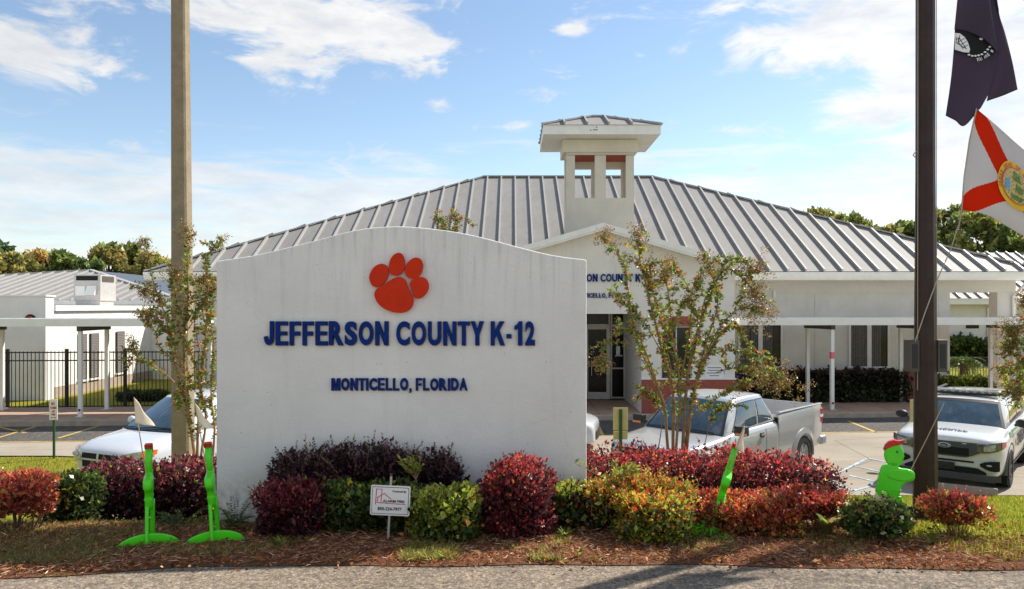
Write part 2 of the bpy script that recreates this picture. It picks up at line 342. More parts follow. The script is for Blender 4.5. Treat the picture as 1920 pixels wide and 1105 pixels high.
class MB:
    """collects faces of one mesh"""
    def __init__(s): s.v = []; s.f = []; s.mi = []; s.cur = 0
    def face(s, pts):
        i = len(s.v); s.v += [tuple(p) for p in pts]; s.f.append(tuple(range(i, i + len(pts)))); s.mi.append(s.cur)
    def box(s, x0, x1, y0, y1, z0, z1):
        c = [(x, y, z) for z in (z0, z1) for y in (y0, y1) for x in (x0, x1)]
        i = len(s.v); s.v += c
        for q in ((0, 2, 3, 1), (4, 5, 7, 6), (0, 1, 5, 4), (2, 6, 7, 3), (0, 4, 6, 2), (1, 3, 7, 5)):
            s.f.append(tuple(i + k for k in q)); s.mi.append(s.cur)
        return s
    def hexa(s, b, t):
        """b,t: four bottom and four top points in the same order"""
        i = len(s.v); s.v += [tuple(p) for p in b] + [tuple(p) for p in t]
        for q in ((3, 2, 1, 0), (4, 5, 6, 7), (0, 1, 5, 4), (1, 2, 6, 5), (2, 3, 7, 6), (3, 0, 4, 7)):
            s.f.append(tuple(i + k for k in q)); s.mi.append(s.cur)
        return s
    def bar(s, a, b, w, h, up=(0, 0, 1)):
        a = Vector(a); b = Vector(b); d = (b - a).normalized(); u = Vector(up)
        r = d.cross(u)
        if r.length < 1e-4: r = d.cross(Vector((0, 1, 0)))
        r.normalize(); u = r.cross(d).normalized()
        q = [(-w / 2, -h / 2), (w / 2, -h / 2), (w / 2, h / 2), (-w / 2, h / 2)]
        s.hexa([a + r * x + u * y for x, y in q], [b + r * x + u * y for x, y in q]); return s
    def tube(s, pts, rad, n=8, cap=True):
        pts = [Vector(p) for p in pts]
        if isinstance(rad, (int, float)): rad = [rad] * len(pts)
        base = len(s.v); prev = None
        for k, p in enumerate(pts):
            d = (pts[min(k + 1, len(pts) - 1)] - pts[max(k - 1, 0)]).normalized()
            if prev is None:
                a = d.cross(Vector((0, 0, 1)))
                if a.length < .05: a = d.cross(Vector((0, 1, 0)))
            else:
                a = prev - d * prev.dot(d)
            a.normalize(); prev = a; b = d.cross(a)
            for j in range(n):
                t = 2 * math.pi * j / n
                s.v.append(tuple(p + (a * math.cos(t) + b * math.sin(t)) * rad[k]))
        for k in range(len(pts) - 1):
            for j in range(n):
                j2 = (j + 1) % n
                s.f.append((base + k * n + j, base + k * n + j2, base + (k + 1) * n + j2, base + (k + 1) * n + j)); s.mi.append(s.cur)
        if cap:
            s.f.append(tuple(base + j for j in range(n))[::-1]); s.mi.append(s.cur)
            e = base + (len(pts) - 1) * n; s.f.append(tuple(e + j for j in range(n))); s.mi.append(s.cur)
        return s
    def prism(s, outline, axis, a, b):
        """outline: 2D points; axis 'y': (x,z) extruded y=a..b ; 'x': (y,z) ; 'z': (x,y)"""
        def mk(p, t):
            return {'y': (p[0], t, p[1]), 'x': (t, p[0], p[1]), 'z': (p[0], p[1], t)}[axis]
        i = len(s.v); n = len(outline); s.v += [mk(p, a) for p in outline] + [mk(p, b) for p in outline]
        s.f.append(tuple(range(i, i + n))); s.mi.append(s.cur)
        s.f.append(tuple(range(i + n, i + 2 * n))[::-1]); s.mi.append(s.cur)
        for k in range(n):
            k2 = (k + 1) % n
            s.f.append((i + k, i + n + k, i + n + k2, i + k2)); s.mi.append(s.cur)
        return s
    def lathe(s, prof, n=24, axis='z', c=(0, 0, 0)):
        """prof: (r, h) list"""
        i = len(s.v)
        for r, h in prof:
            for j in range(n):
                t = 2 * math.pi * j / n; x, y = r * math.cos(t), r * math.sin(t)
                p = {'z': (x, y, h), 'y': (x, h, y), 'x': (h, x, y)}[axis]
                s.v.append((p[0] + c[0], p[1] + c[1], p[2] + c[2]))
        for k in range(len(prof) - 1):
            for j in range(n):
                j2 = (j + 1) % n
                s.f.append((i + k * n + j, i + k * n + j2, i + (k + 1) * n + j2, i + (k + 1) * n + j)); s.mi.append(s.cur)
        for k, fl in ((0, True), (len(prof) - 1, False)):
            if prof[k][0] > 1e-5:
                q = tuple(i + k * n + j for j in range(n)); s.f.append(q[::-1] if fl else q); s.mi.append(s.cur)
        return s
    def grid(s, fn, nu, nv):
        i = len(s.v)
        for a in range(nu + 1):
            for b in range(nv + 1): s.v.append(tuple(fn(a / nu, b / nv)))
        for a in range(nu):
            for b in range(nv):
                q = i + a * (nv + 1) + b
                s.f.append((q, q + 1, q + nv + 2, q + nv + 1)); s.mi.append(s.cur)
        return s
    def ell(s, c, r, nu=12, nv=8):
        prof = [(max(1e-6, math.sin(math.pi * k / nv)), -math.cos(math.pi * k / nv)) for k in range(nv + 1)]
        i = len(s.v); s.lathe([(p, h) for p, h in prof], nu)
        for k in range(i, len(s.v)):
            x, y, z = s.v[k]; s.v[k] = (c[0] + x * r[0], c[1] + y * r[1], c[2] + z * r[2])
        return s
    def build(s, name, mat, parent=None, smooth=False, bevel=0, subsurf=0, world=True, solid=0, angle=35):
        me = bpy.data.meshes.new(name)
        v = s.v
        if parent is not None and world:
            o0 = parent
            while o0.parent is not None: o0 = o0.parent
            ox, oy, oz = o0.location; v = [(x - ox, y - oy, z - oz) for x, y, z in v]
        me.from_pydata(v, [], s.f)
        mats = mat if isinstance(mat, (list, tuple)) else [mat]
        for m in mats: me.materials.append(m)
        if len(mats) > 1: me.polygons.foreach_set('material_index', s.mi)
        bm = bmesh.new(); bm.from_mesh(me); bmesh.ops.remove_doubles(bm, verts=bm.verts, dist=1e-5)
        bmesh.ops.recalc_face_normals(bm, faces=bm.faces); bm.to_mesh(me); bm.free()
        if smooth:
            me.shade_smooth()
            try: me.set_sharp_from_angle(angle=math.radians(angle))
            except Exception: pass
        o = bpy.data.objects.new(name, me); COL.objects.link(o)
        if parent is not None: o.parent = parent
        if solid: md = o.modifiers.new('s', 'SOLIDIFY'); md.thickness = solid; md.offset = 0
        if bevel: md = o.modifiers.new('b', 'BEVEL'); md.width = bevel; md.segments = 2; md.limit_method = 'ANGLE'
        if subsurf: md = o.modifiers.new('u', 'SUBSURF'); md.levels = subsurf; md.render_levels = subsurf
        return o

def tag(o, label=None, cat=None, group=None, kind=None):
    if label: o['label'] = label
    if cat: o['category'] = cat
    if group: o['group'] = group
    if kind: o['kind'] = kind
    return o
def root(name, loc, label, cat, group=None, rz=0.0):
    o = bpy.data.objects.new(name, None); COL.objects.link(o); o.location = loc; o.rotation_euler = (0, 0, rz)
    o.empty_display_size = .2
    return tag(o, label, cat, group)
def copy_tree(o, parent=None):
    c = o.copy(); COL.objects.link(c); c.parent = parent
    for ch in list(o.children): copy_tree(ch, c)
    return c

def npmesh(name, V, Fq, col, mat, parent=None, nside=4):
    """fast mesh from numpy arrays: V (n,3), faces (m,nside), col (n,3) point colours"""
    V = np.asarray(V, dtype=np.float32)
    if parent is not None:
        o0 = parent
        while o0.parent is not None: o0 = o0.parent
        V = V - np.array(o0.location, dtype=np.float32)
    me = bpy.data.meshes.new(name); nv = len(V); nf = len(Fq)
    me.vertices.add(nv); me.vertices.foreach_set('co', V.ravel())
    me.loops.add(nf * nside); me.loops.foreach_set('vertex_index', np.asarray(Fq, dtype=np.int32).ravel())
    me.polygons.add(nf); me.polygons.foreach_set('loop_start', np.arange(0, nf * nside, nside, dtype=np.int32))
    me.polygons.foreach_set('loop_total', np.full(nf, nside, dtype=np.int32))
    me.update(calc_edges=True)
    at = me.color_attributes.new('Col', 'FLOAT_COLOR', 'POINT')
    c4 = np.ones((nv, 4), dtype=np.float32); c4[:, :3] = col; at.data.foreach_set('color', c4.ravel())
    me.materials.append(mat)
    o = bpy.data.objects.new(name, me); COL.objects.link(o)
    if parent is not None: o.parent = parent
    return o

def unit(a): return a / np.maximum(np.linalg.norm(a, axis=1, keepdims=True), 1e-9)
def leaf_arrays(C, Dr, L_, W, col, flop=1.0):
    """rhombic leaves: C centre/base, Dr direction, L_ length, W half width -> verts, faces, colours"""
    n = len(C); Dr = unit(Dr); R = unit(np.cross(Dr, unit(RNG.normal(size=(n, 3)))))
    Nn = np.cross(Dr, R)
    L_ = np.broadcast_to(L_, (n,))[:, None]; W = np.broadcast_to(W, (n,))[:, None]
    a = C; b = C + Dr * L_ * .45 + R * W + Nn * W * .25; c = C + Dr * L_ - Nn * W * .3 * flop; d = C + Dr * L_ * .45 - R * W + Nn * W * .25
    V = np.stack([a, b, c, d], axis=1).reshape(-1, 3)
    Fq = np.arange(n * 4).reshape(n, 4)
    return V, Fq, np.repeat(col, 4, axis=0)
def pick(pal, n, w=None, jit=.25):
    pal = np.array(pal, dtype=float); i = RNG.choice(len(pal), n, p=None if w is None else np.array(w) / sum(w))
    return np.clip(pal[i] * (1 + RNG.normal(size=(n, 1)) * jit), .001, .9)
def snoise(X, sc, seed=0):
    r = np.random.default_rng(seed); out = 0
    for k in range(5):
        d = r.normal(size=3); d /= np.linalg.norm(d); out = out + np.sin((X @ d) * sc * (1 + .5 * k) + r.uniform(0, 6.28))
    return out / 5
# ------------------------------------------------------------------ terrain and paving (the setting)
LOTZ = -1.82; WALKZ = -1.65
def sstep(a, b, x): t = min(1, max(0, (x - a) / (b - a))); return t * t * (3 - 2 * t)
def toe(x):
    t = 12.6 + 1.6 * sstep(-3, 3, x)
    return t + 5.4 * sstep(-8.2, -10.2, x) if x < -8.2 else t
def zt(x, y):
    if y <= 5.9: return 0.0
    T = 12.6 + 1.6 * sstep(-3, 3, x)
    kT = (CZ - (LOTZ - .03)) / T
    if y < T:
        k = .2966 + (kT - .2966) * (y - 5.9) / (T - 5.9)
        return CZ - y * k
    if y < 25.2: return LOTZ - .03
    return LOTZ - .03 + .12 * sstep(25.2, 26.5, y)
def road_edge(x): return 5.10 + .015 * math.sin(x * 2.1) - .27 * (1 - sstep(-3.7, -1.5, x)) + .015 * math.sin(x * 5.3 + 1) - .11 * sstep(1, 4, x)
mb = MB()
xs = sorted(set([-400, -150, -60, -35] + [x * .5 for x in range(-50, 51)] + [35, 60, 150, 400]))
ys = sorted(set([-6, 0, 3] + [4.4 + .3 * k for k in range(40)] + [17, 18.5, 20, 21, 22, 23, 24, 25.2, 25.8, 26.5, 30, 40, 60, 100, 200, 600, 2000]))
for a, b in zip(xs[:-1], xs[1:]):
    for c, d in zip(ys[:-1], ys[1:]):
        mb.face([(a, c, zt(a, c)), (b, c, zt(b, c)), (b, d, zt(b, d)), (a, d, zt(a, d))])
tag(mb.build('ground', M['lawn'], smooth=True, angle=80), kind='structure')
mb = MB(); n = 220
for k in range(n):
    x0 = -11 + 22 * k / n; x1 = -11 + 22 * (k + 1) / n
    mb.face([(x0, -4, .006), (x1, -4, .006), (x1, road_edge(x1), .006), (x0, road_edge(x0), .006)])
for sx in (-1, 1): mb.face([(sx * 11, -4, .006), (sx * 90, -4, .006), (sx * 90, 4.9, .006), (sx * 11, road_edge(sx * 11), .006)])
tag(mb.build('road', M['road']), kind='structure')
# mulch bed following the slope
def bed_far(x): return (7.6 - 1.9 * sstep(2.3, 2.9, x) - .45 * sstep(2.9, 3.5, x)) + .12 * math.sin(x * 3.1) + .08 * math.sin(x * 7.7)
mb = MB(); n = 160; m_ = 14
for k in range(n):
    x0 = -7 + 15 * k / n; x1 = -7 + 15 * (k + 1) / n
    for j in range(m_):
        q = []
        for x, t in ((x0, j / m_), (x1, j / m_), (x1, (j + 1) / m_), (x0, (j + 1) / m_)):
            e = road_edge(x) - .06; y = e + (bed_far(x) - e) * t
            hump = .018 * math.sin(math.pi * min(1, t * 3)) + .012 * math.sin(x * 9 + y * 13) * (t > 0)
            q.append((x, y, zt(x, y) + .012 + hump))
        mb.face(q)
tag(mb.build('mulch_bed', M['mulch'], smooth=True, angle=80), kind='structure')
# parking lot
th = math.radians(4); cT, sT = math.cos(th), math.sin(th)
def Q(u, v, z=0.0): return Vector((u * cT - v * sT, 23.4 + u * sT + v * cT, z))
mb = MB(); N_ = 90
for k in range(N_):
    x0 = -45 + 90 * k / N_; x1 = -45 + 90 * (k + 1) / N_
    ya = 18 if x0 < -10.4 else toe(x0); yb = 18 if x1 < -10.4 else toe(x1)
    mb.face([(x0, ya, LOTZ), (x1, yb, LOTZ), (x1, 23.4 + x1 * .07, LOTZ), (x0, 23.4 + x0 * .07, LOTZ)])
tag(mb.build('parking_lot', M['lot']), kind='structure')
mb = MB()
mb.face([Q(-36, -2.55 , LOTZ + .004), Q(36, -2.75, LOTZ + .004), Q(36, 0, LOTZ + .004), Q(-36, 0, LOTZ + .004)])
tag(mb.build('parking_strip', M['asph']), kind='structure')
# yellow stall lines and blue hatching
mb = MB()
def line(a, b, w, z):
    a = Vector(a); b = Vector(b); d = (b - a).normalized(); r = Vector((-d.y, d.x, 0)) * w / 2
    mb.face([(p.x, p.y, z) for p in (a - r, b - r, b + r, a + r)])
def onlot(px, py): D = (CZ - LOTZ) * F / (py - HY); return Vector((PX(px, D), D, 0))
for p, q in (((1590, 790), (1645, 812)), ((1117, 792), (1131, 818)), ((186, 799), (110, 822)), ((68, 800), (-12, 824)), ((-10, 800), (48, 812)), ((1400, 792), (1440, 814)), ((620, 797), (600, 822)), ((1240, 790), (1270, 816))):
    line(onlot(*p), onlot(*q), .10, LOTZ + .008)
line(Q(-36, -2.60), Q(36, -2.80), .09, LOTZ + .008)
tag(mb.build('yellow_parking_lines', M['yellow']), kind='structure')
mb = MB()
for p, q in (((1586, 880), (1627, 860)), ((1627, 860), (1720, 878)), ((1600, 874), (1700, 896)), ((1592, 892), (1690, 915)), ((1600, 921), (1660, 905)), ((1545, 900), (1600, 921)), ((1586, 880), (1545, 900))):
    line(onlot(*p), onlot(*q), .075, LOTZ + .008)
tag(mb.build('blue_parking_hatching', M['bluepaint']), kind='structure')
# kerb and walkway
mb = MB()
def slab(u0, u1, v0, v1, z0, z1): mb.hexa([Q(u0, v0, z0), Q(u1, v0, z0), Q(u1, v1, z0), Q(u0, v1, z0)], [Q(u0, v0, z1), Q(u1, v0, z1), Q(u1, v1, z1), Q(u0, v1, z1)])
slab(-36, 36, 0, .16, LOTZ - .2, WALKZ)
tag(mb.build('kerb', M['concrete'], bevel=.02), kind='structure')
mb = MB(); slab(-36, 36, .16, 3.2, LOTZ - .2, WALKZ - .006)
mb.box(-1.5, 19.5, 26.0, 45, WALKZ - .3, WALKZ - .014)
tag(mb.build('walkway', M['walk']), kind='structure')

# ------------------------------------------------------------------ school building
B = root('school_building', (2.9, 27, WALKZ), 'long white school building with grey standing-seam hip roof, gabled entrance and small tower', 'building')
EY, EZ, RY, RZ = 27.0, 3.06, 35.9, 8.03            # eave and ridge
RX0, RX1, EX0, EX1 = -1.41, 6.8, -13.3, 19.4
pit = (RZ - EZ) / (RY - EY); BY = 2 * RY - EY
# walls
mb = MB()
mb.box(-12.6, 16.0, 28.0, 44.0, WALKZ - .1, 3.0)
# portico on the right: beam and columns
mb.box(16.003, 18.9, 28.0, 28.55, 2.32, 3.0)
for x in (16.004, 18.2):
    for y in (28.002, 43.4): mb.box(x, x + .42 + (.3 if x > 17 else 0), y, y + .5, WALKZ - .05, 2.32 if y < 30 else 3.0)
mb.box(18.3, 18.9, 28.56, 43.4, 2.5, 3.0)
mb.build('wall', M['bwall'], B, bevel=.01)
mb = MB()   # pale recessed panel joints
for x in (11.34, 8.35, 15.0): mb.box(x, x + .03, 27.985, 27.9975, WALKZ, 2.25)
mb.box(7.3, 16, 27.98, 27.9974, 2.26, 2.30)
mb.build('wall_joint', M['soffit'], B)
# soffit and gutter
mb = MB(); mb.box(EX0 + .1, EX1 - .1, EY + .1, 27.995, 2.96, 3.02); mb.box(16.5, EX1 - .1, 28.6, BY - .1, 3.02, 3.05)
mb.build('soffit', M['soffit'], B)
mb = MB()
prof = [(EY + .02, 3.03), (EY - .16, 3.03), (EY - .16, 2.96), (EY - .13, 2.90), (EY - .10, 2.80), (EY - .03, 2.74), (EY + .05, 2.74)]
mb.prism([(p[0], p[1]) for p in prof], 'x', EX0 + .03, EX1 - .35)
mb.box(EX0, EX0 + .12, EY + .06, BY - .06, 2.78, 3.03); mb.box(EX1 - .12, EX1, EY + .06, BY - .06, 2.78, 3.03)
mb.build('gutter', M['trim'], B, smooth=True)
mb = MB(); mb.tube([(18.6, 26.98, 2.76), (18.6, 27.1, 2.55), (18.75, 27.93, 2.2), (18.75, 27.93, WALKZ)], .055, 8); mb.build('downspout', M['trim'], B, smooth=True)
# roof with seams
mb = MB()
fa = (EX0, EY, EZ); fb = (EX1, EY, EZ); ra = (RX0, RY, RZ); rb = (RX1, RY, RZ); ba = (EX0, BY, EZ); bb = (EX1, BY, EZ)
mb.face([fa, fb, rb, ra]); mb.face([bb, ba, ra, rb]); mb.face([ba, fa, ra]); mb.face([fb, bb, rb])
mb.cur = 1
def zroof(y): return EZ + pit * (y - EY)
x = EX0 + .35
nrm = Vector((0, -pit, 1)).normalized()
while x < EX1 - .1:
    if x < RX0: yt = EY + (x - EX0) / (RX0 - EX0) * (RY - EY)
    elif x > RX1: yt = EY + (EX1 - x) / (EX1 - RX1) * (RY - EY)
    else: yt = RY
    yt -= .12
    if yt > EY + .2:
        mb.bar(Vector((x, EY - .01, zroof(EY - .01))) + nrm * .05, Vector((x, yt, zroof(yt))) + nrm * .05, .06, .105, nrm)
    x += .655
for a, b in ((fa, ra), (fb, rb), (ra, rb)): mb.bar(Vector(a) + Vector((0, 0, .035)), Vector(b) + Vector((0, 0, .035)), .26, .05)
y = EY + .5
while y < BY:      # side slopes
    for ex, rx in ((EX0, RX0), (EX1, RX1)):
        d = min(y - EY, BY - y); t = d / (RY - EY); xe = ex + (rx - ex) * t
        mb.bar((ex, y, EZ + .05), (xe - (rx - ex) * .01, y, EZ + (RZ - EZ) * t + .03), .05, .1)
    y += .8
mb.build('roof', [M['roof'], M['seam']], B)
# gabled entrance porch
GX, GY, GW, GZ = 2.88, 24.05, 4.3, 3.02
gp = .29; gap = GZ + GW * gp
mb = MB()
# front wall with entrance opening, built of pieces
OX0, OX1, OZ = 1.55, 4.17, 1.55
def gz(x): return gap - abs(x - GX) * gp
def gpiece(xa, xb, z0, y0=GY, y1=GY + .3):
    xsn = [xa] + ([GX] if xa < GX < xb else []) + [xb]
    o = [(xa, z0), (xb, z0)] + [(q, gz(q)) for q in xsn[::-1]]
    mb.prism(o, 'y', y0, y1)
gpiece(GX - GW, OX0, WALKZ - .05); gpiece(OX0, OX1, OZ)
WX0, WX1, WZ0, WZ1 = PX(1240, GY), PX(1298, GY), -.72, ZZ(612, GY)
gpiece(OX1, WX0, WALKZ - .05); gpiece(WX1, GX + GW, WALKZ - .05)
mb.box(WX0, WX1, GY, GY + .3, WALKZ - .05, WZ0); gpiece(WX0, WX1, WZ1)
mb.box(GX + GW - .3, GX + GW, GY + .3, 27.99, WALKZ - .05, GZ); mb.box(GX - GW, GX - GW + .3, GY + .3, 27.99, WALKZ - .05, GZ)
mb.box(OX1 + .002, OX1 + .25, GY + .31, 27.99, WALKZ, 2.0)
mb.box(OX0 - .25, OX0 - .002, GY + .31, 27.99, WALKZ, 2.0)
mb.box(OX0 + .0, OX1, GY + .31, 27.99, 1.62, 1.8)
mb.build('porch_wall', M['bwall'], B)
for a, b in ((OX1 + .0, GX + GW + .025), (GX - GW - .025, OX0)): mb = MB(); mb.box(a, b, GY - .03, GY - .0025, WALKZ, ZZ(712, GY)); mb.build('brick_wainscot', M['brick'], B)
mb = MB(); mb.box(OX1 - .02, GX + GW + .03, GY - .045, GY - .003, ZZ(712, GY) + .003, ZZ(712, GY) + .05); mb.build('ledge', M['trim'], B)
mb = MB(); mb.box(WX0 - .06, WX1 + .06, GY - .02, GY - .0025, WZ1 + .0, WZ1 + .32); mb.build('brick_lintel', M['brick'], B)
wn = MB(); wn.box(WX0, WX1, GY + .1, GY + .14, WZ0, WZ1); wn = wn.build('window', M['winglass'], B)
mb = MB()
for a in (WX0, (WX0 + WX1) / 2 - .02, WX1 - .04): mb.box(a, a + .04, GY + .07, GY + .098, WZ0 + .04, WZ1 - .04)
mb.box(WX0, WX1, GY + .07, GY + .098, WZ0, WZ0 + .04); mb.box(WX0, WX1, GY + .07, GY + .098, WZ1 - .04, WZ1)
mb.build('window_frame', M['alu'], wn)
# gable roof
mb = MB(); ov = .42; GF = GY - .42
for sg in (-1, 1):
    xe = GX + sg * (GW + ov); ze = gap + .10 - (GW + ov) * gp
    top = [(GX, GF, gap + .10), (xe, GF, ze), (xe, 28.6, ze), (GX, 30.4, gap + .10)]
    mb.hexa(top, [(p[0], p[1], p[2] + .05) for p in top])
mb.build('porch_roof', M['roof'], B)
mb = MB()
for sg in (-1, 1):
    xe = GX + sg * (GW + ov + .03); ze = gap + .155 - (GW + ov + .03) * gp
    for a, (yy0, yy1) in ((.0, (GF - .05, GF - .002)),):
        o = [(GX, gap + .165), (xe, ze + .01), (xe, ze - .17), (GX, gap - .015)]
        mb.prism(o, 'y', yy0, yy1)
    o = [(GX, gap - .018), (xe, ze - .173), (xe, ze - .23), (GX, gap - .075)]
    mb.prism(o, 'y', GF - .03, GF + .02)
    o = [(GX, gap - .02), (xe, ze - .17), (xe - sg * .0, ze - .2), (GX, gap - .05)]
    mb.prism(o, 'y', GF + .021, GY - .003)
mb.build('porch_fascia', M['trim'], B)
# entrance doors set back in the porch
DY = 27.6
mb = MB()
def fr(x0, x1, z0, z1, w=.09, y0=DY - .05, y1=DY + .03):
    mb.box(x0, x0 + w, y0, y1, z0, z1); mb.box(x1 - w, x1, y0, y1, z0, z1)
    mb.box(x0 + w, x1 - w, y0, y1, z0, z0 + w); mb.box(x0 + w, x1 - w, y0, y1, z1 - w, z1)
tz = ZZ(611, DY)
fr(OX0, 3.62, tz, 1.6, .06); fr(3.64, OX1, tz, 1.6, .06)
fr(3.64, OX1 + .0, WALKZ + .05, tz - .003, .05); mb.box(3.7, OX1 - .05, DY - .05, DY + .03, ZZ(692, DY), ZZ(692, DY) + .05)
ed = mb.build('entrance_frame', M['alu'], B)
mb = MB(); mb.box(3.68, OX1, DY + .035, DY + .045, WALKZ + .05, 1.6); mb.box(OX0, 3.64, DY + .035, DY + .045, tz, 1.6); mb.build('pane', M['glass'], ed)
mb = MB(); fr(2.68, 3.62, WALKZ + .02, tz - .003, .13); mb.box(2.81, 3.49, DY - .05, DY + .03, WALKZ + .15, WALKZ + .28)
dr = mb.build('door', M['alu'], B)
mb = MB(); mb.box(2.81, 3.49, DY, DY + .02, WALKZ + .28, tz - .13); mb.build('pane', M['glass'], dr)
mb = MB(); mb.tube([(2.93, DY - .12, -.75), (2.93, DY - .12, -.2)], .018, 6); mb.build('handle', M['chrome'], dr)
mb = MB(); fr(OX0 + .1, 2.66, WALKZ + .02, tz - .003, .13)
dr = mb.build('door', M['alu'], B)
mb = MB(); mb.box(OX0 + .23, 2.53, DY, DY + .02, WALKZ + .15, tz - .13); mb.build('pane', M['glass'], dr)
mb = MB(); mb.box(3.84, 3.98, DY - .075, DY - .055, ZZ(665, DY), ZZ(649, DY)); mb.box(3.80, 4.06, DY - .075, DY - .055, ZZ(668, DY), ZZ(666.2, DY)); mb.build('notice', M['signwhite'], dr)
# wall windows on the right, pairs
def wallwin(px0, px1, py0, py1, label=None):
    Y = 27.9975; x0, x1, z1, z0 = PX(px0, Y), PX(px1, Y), ZZ(py0, Y), ZZ(py1, Y)
    m = MB(); w = .07
    xm = (x0 + x1) / 2
    for a in (x0, xm - .08, x1 - w): m.box(a, a + (w if a != xm - .08 else .16), Y - .10, Y - .002, z0 + .06, z1 - .06)
    m.box(x0 - .04, x1 + .04, Y - .13, Y - .002, z0, z0 + .06); m.box(x0, x1, Y - .10, Y - .002, z1 - .06, z1)
    wo = m.build('window', M['trim'], B)
    m = MB(); m.box(x0 + w, x1 - w, Y - .05, Y - .04, z0 + .06, z1 - .06); m.build('pane', M['winglass'], wo)
    m = MB()      # curtain folds showing inside the glass
    for a, b in ((x0 + .1, x0 + .42), (xm + .12, xm + .45), (xm - .34, xm - .12)):
        k = a
        while k < b: m.box(k, k + .07, Y - .058 - random.uniform(0, .01), Y - .052, z0 + .07, z1 - .07); k += .085
    m.build('curtain', M['curtain'], wo)
    m = MB(); m.box(x0 - .1, x1 + .1, Y - .04, Y - .002, z1 + .14, z1 + .24); m.build('brick_lintel', M['brick'], wo)
wallwin(1590, 1666, 607, 690); wallwin(1383, 1466, 607, 690)
mb = MB(); mb.box(7.22, 15.9, 27.96, 27.9975, WALKZ, -.58); mb.build('brick_base', M['brick'], B)
mb = MB(); mb.box(PX(1448, 28), PX(1453, 28), 27.85, 27.997, ZZ(558, 28), ZZ(545, 28)); mb.build('wall_lamp', M['trim'], B, bevel=.01)
# cupola / bell tower
TY = 26.8; TX0, TX1 = PX(1062.7, TY), PX(1188.7, TY); TB = 28.15; tcx = (TX0 + TX1) / 2
z_o0, z_o1 = ZZ(371.3, TY), ZZ(291.5, TY); zb0, zb1 = ZZ(285.5, TY - .08), ZZ(252, 26.0)
ox = [PX(q, TY) for q in (1078, 1115.5, 1136, 1174)]
mb = MB()
def towerwall(y0, y1, zo1):
    mb.box(TX0, TX1, y0, y1, 3.4, z_o0)
    for a, b in ((TX0, ox[0]), (ox[1], ox[2]), (ox[3], TX1)): mb.box(a, b, y0, y1, z_o0, z_o1)
    if zo1 < z_o1 - .01:
        for a, b in ((ox[0], ox[1]), (ox[2], ox[3])): mb.box(a, b, y0, y1, zo1, z_o1)
towerwall(TY, TY + .16, z_o1); towerwall(TB - .16, TB, z_o1 - .27)
for a, b in ((TX0, TX0 + .16), (TX1 - .16, TX1)):
    mb.box(a, b, TY + .162, TB - .162, 3.4, z_o0 + .02); mb.box(a, b, TY + .162, TY + .4, z_o0 + .02, z_o1); mb.box(a, b, TB - .4, TB - .162, z_o0 + .02, z_o1)
mb.box(TX0 + .003, TX1 - .003, TY + .003, TB - .003, z_o1 + .02, zb0 + .05)
mb.box(TX0 - .14, TX1 + .12, TY - .10, TB + .1, zb0, zb1 - .02)
T = mb.build('bell_tower', M['tower'], B)
mb = MB(); mb.box(TX0 + .05, TX1 - .05, TY + .04, TB - .04, z_o1 + .002, z_o1 + .018); mb.build('red_ceiling', M['redpaint'], T)
cx0, cx1, cy0, cy1 = PX(1020, 26.0), PX(1237, 26.0), 26.0, 28.95
mb = MB(); mb.box(cx0, cx1, cy0, cy1, zb1, zb1 + .03); mb.build('cap_soffit', M['soffit'], T)
mb = MB(); zf0, zf1 = zb1 - .005, ZZ(235, 26.0)
mb.box(cx0 - .03, cx1 + .03, cy0 - .03, cy0 - .001, zf0, zf1); mb.box(cx0 - .03, cx1 + .03, cy1 + .001, cy1 + .03, zf0, zf1)
mb.box(cx0 - .03, cx0 - .001, cy0, cy1, zf0, zf1); mb.box(cx1 + .001, cx1 + .03, cy0, cy1, zf0, zf1); mb.build('cap_fascia', M['trim'], T)
mb = MB(); zt0, zt1 = zf1 + .003, zf1 + .66; cyc = (cy0 + cy1) / 2; e = .07
a_, b_, c_, d_ = (cx0 - e, cy0 - e, zt0), (cx1 + e, cy0 - e, zt0), (cx1 + e, cy1 + e, zt0), (cx0 - e, cy1 + e, zt0)
r0_, r1_ = (tcx - .25, cyc, zt1), (tcx + .2, cyc, zt1)
mb.face([a_, b_, r1_, r0_]); mb.face([c_, d_, r0_, r1_]); mb.face([d_, a_, r0_]); mb.face([b_, c_, r1_]); mb.face([d_, c_, b_, a_])
mb.cur = 1
sl = (zt1 - zt0) / (cyc - cy0 + e)
for x in (tcx - 1.35, tcx - .55, tcx + .2, tcx + 1.0):
    t = 1 if abs(x - tcx) < .26 else 1 - (abs(x - tcx) - .25) / (cx1 - tcx + e - .25)
    yt = cy0 - e + (cyc - cy0 + e) * max(.1, t)
    mb.bar((x, cy0 - e, zt0 + .05), (x, yt, zt0 + .05 + sl * (yt - cy0 + e)), .055, .12)
for y in (cy0 + .5, cy0 + 1.2, cy0 + 1.9, cy0 + 2.5):
    d = min(y - cy0, cy1 - y) + e; t = d / (cyc - cy0 + e)
    for s0, rx in ((cx0 - e, r0_[0]), (cx1 + e, r1_[0])): mb.bar((s0, y, zt0 + .05), (s0 + (rx - s0) * t, y, zt0 + .05 + (zt1 - zt0) * t), .05, .11)
for p, q in ((a_, r0_), (b_, r1_), (c_, r1_), (d_, r0_), (r0_, r1_)): mb.bar(Vector(p) + Vector((0, 0, .04)), Vector(q) + Vector((0, 0, .04)), .12, .06)
mb.build('cap_roof', [M['roof'], M['seam']], T)
mb = MB()
for x, z, w in ((PX(1106, 26), ZZ(245.5, 26), .05), (PX(1112, 26), ZZ(245, 26), .16), (PX(1117, 26), ZZ(240, 26), .05)): mb.box(x, x + w, cy0 - .036, cy0 - .031, z, z + .03)
mb.build('stain_patch', M['box'], T)

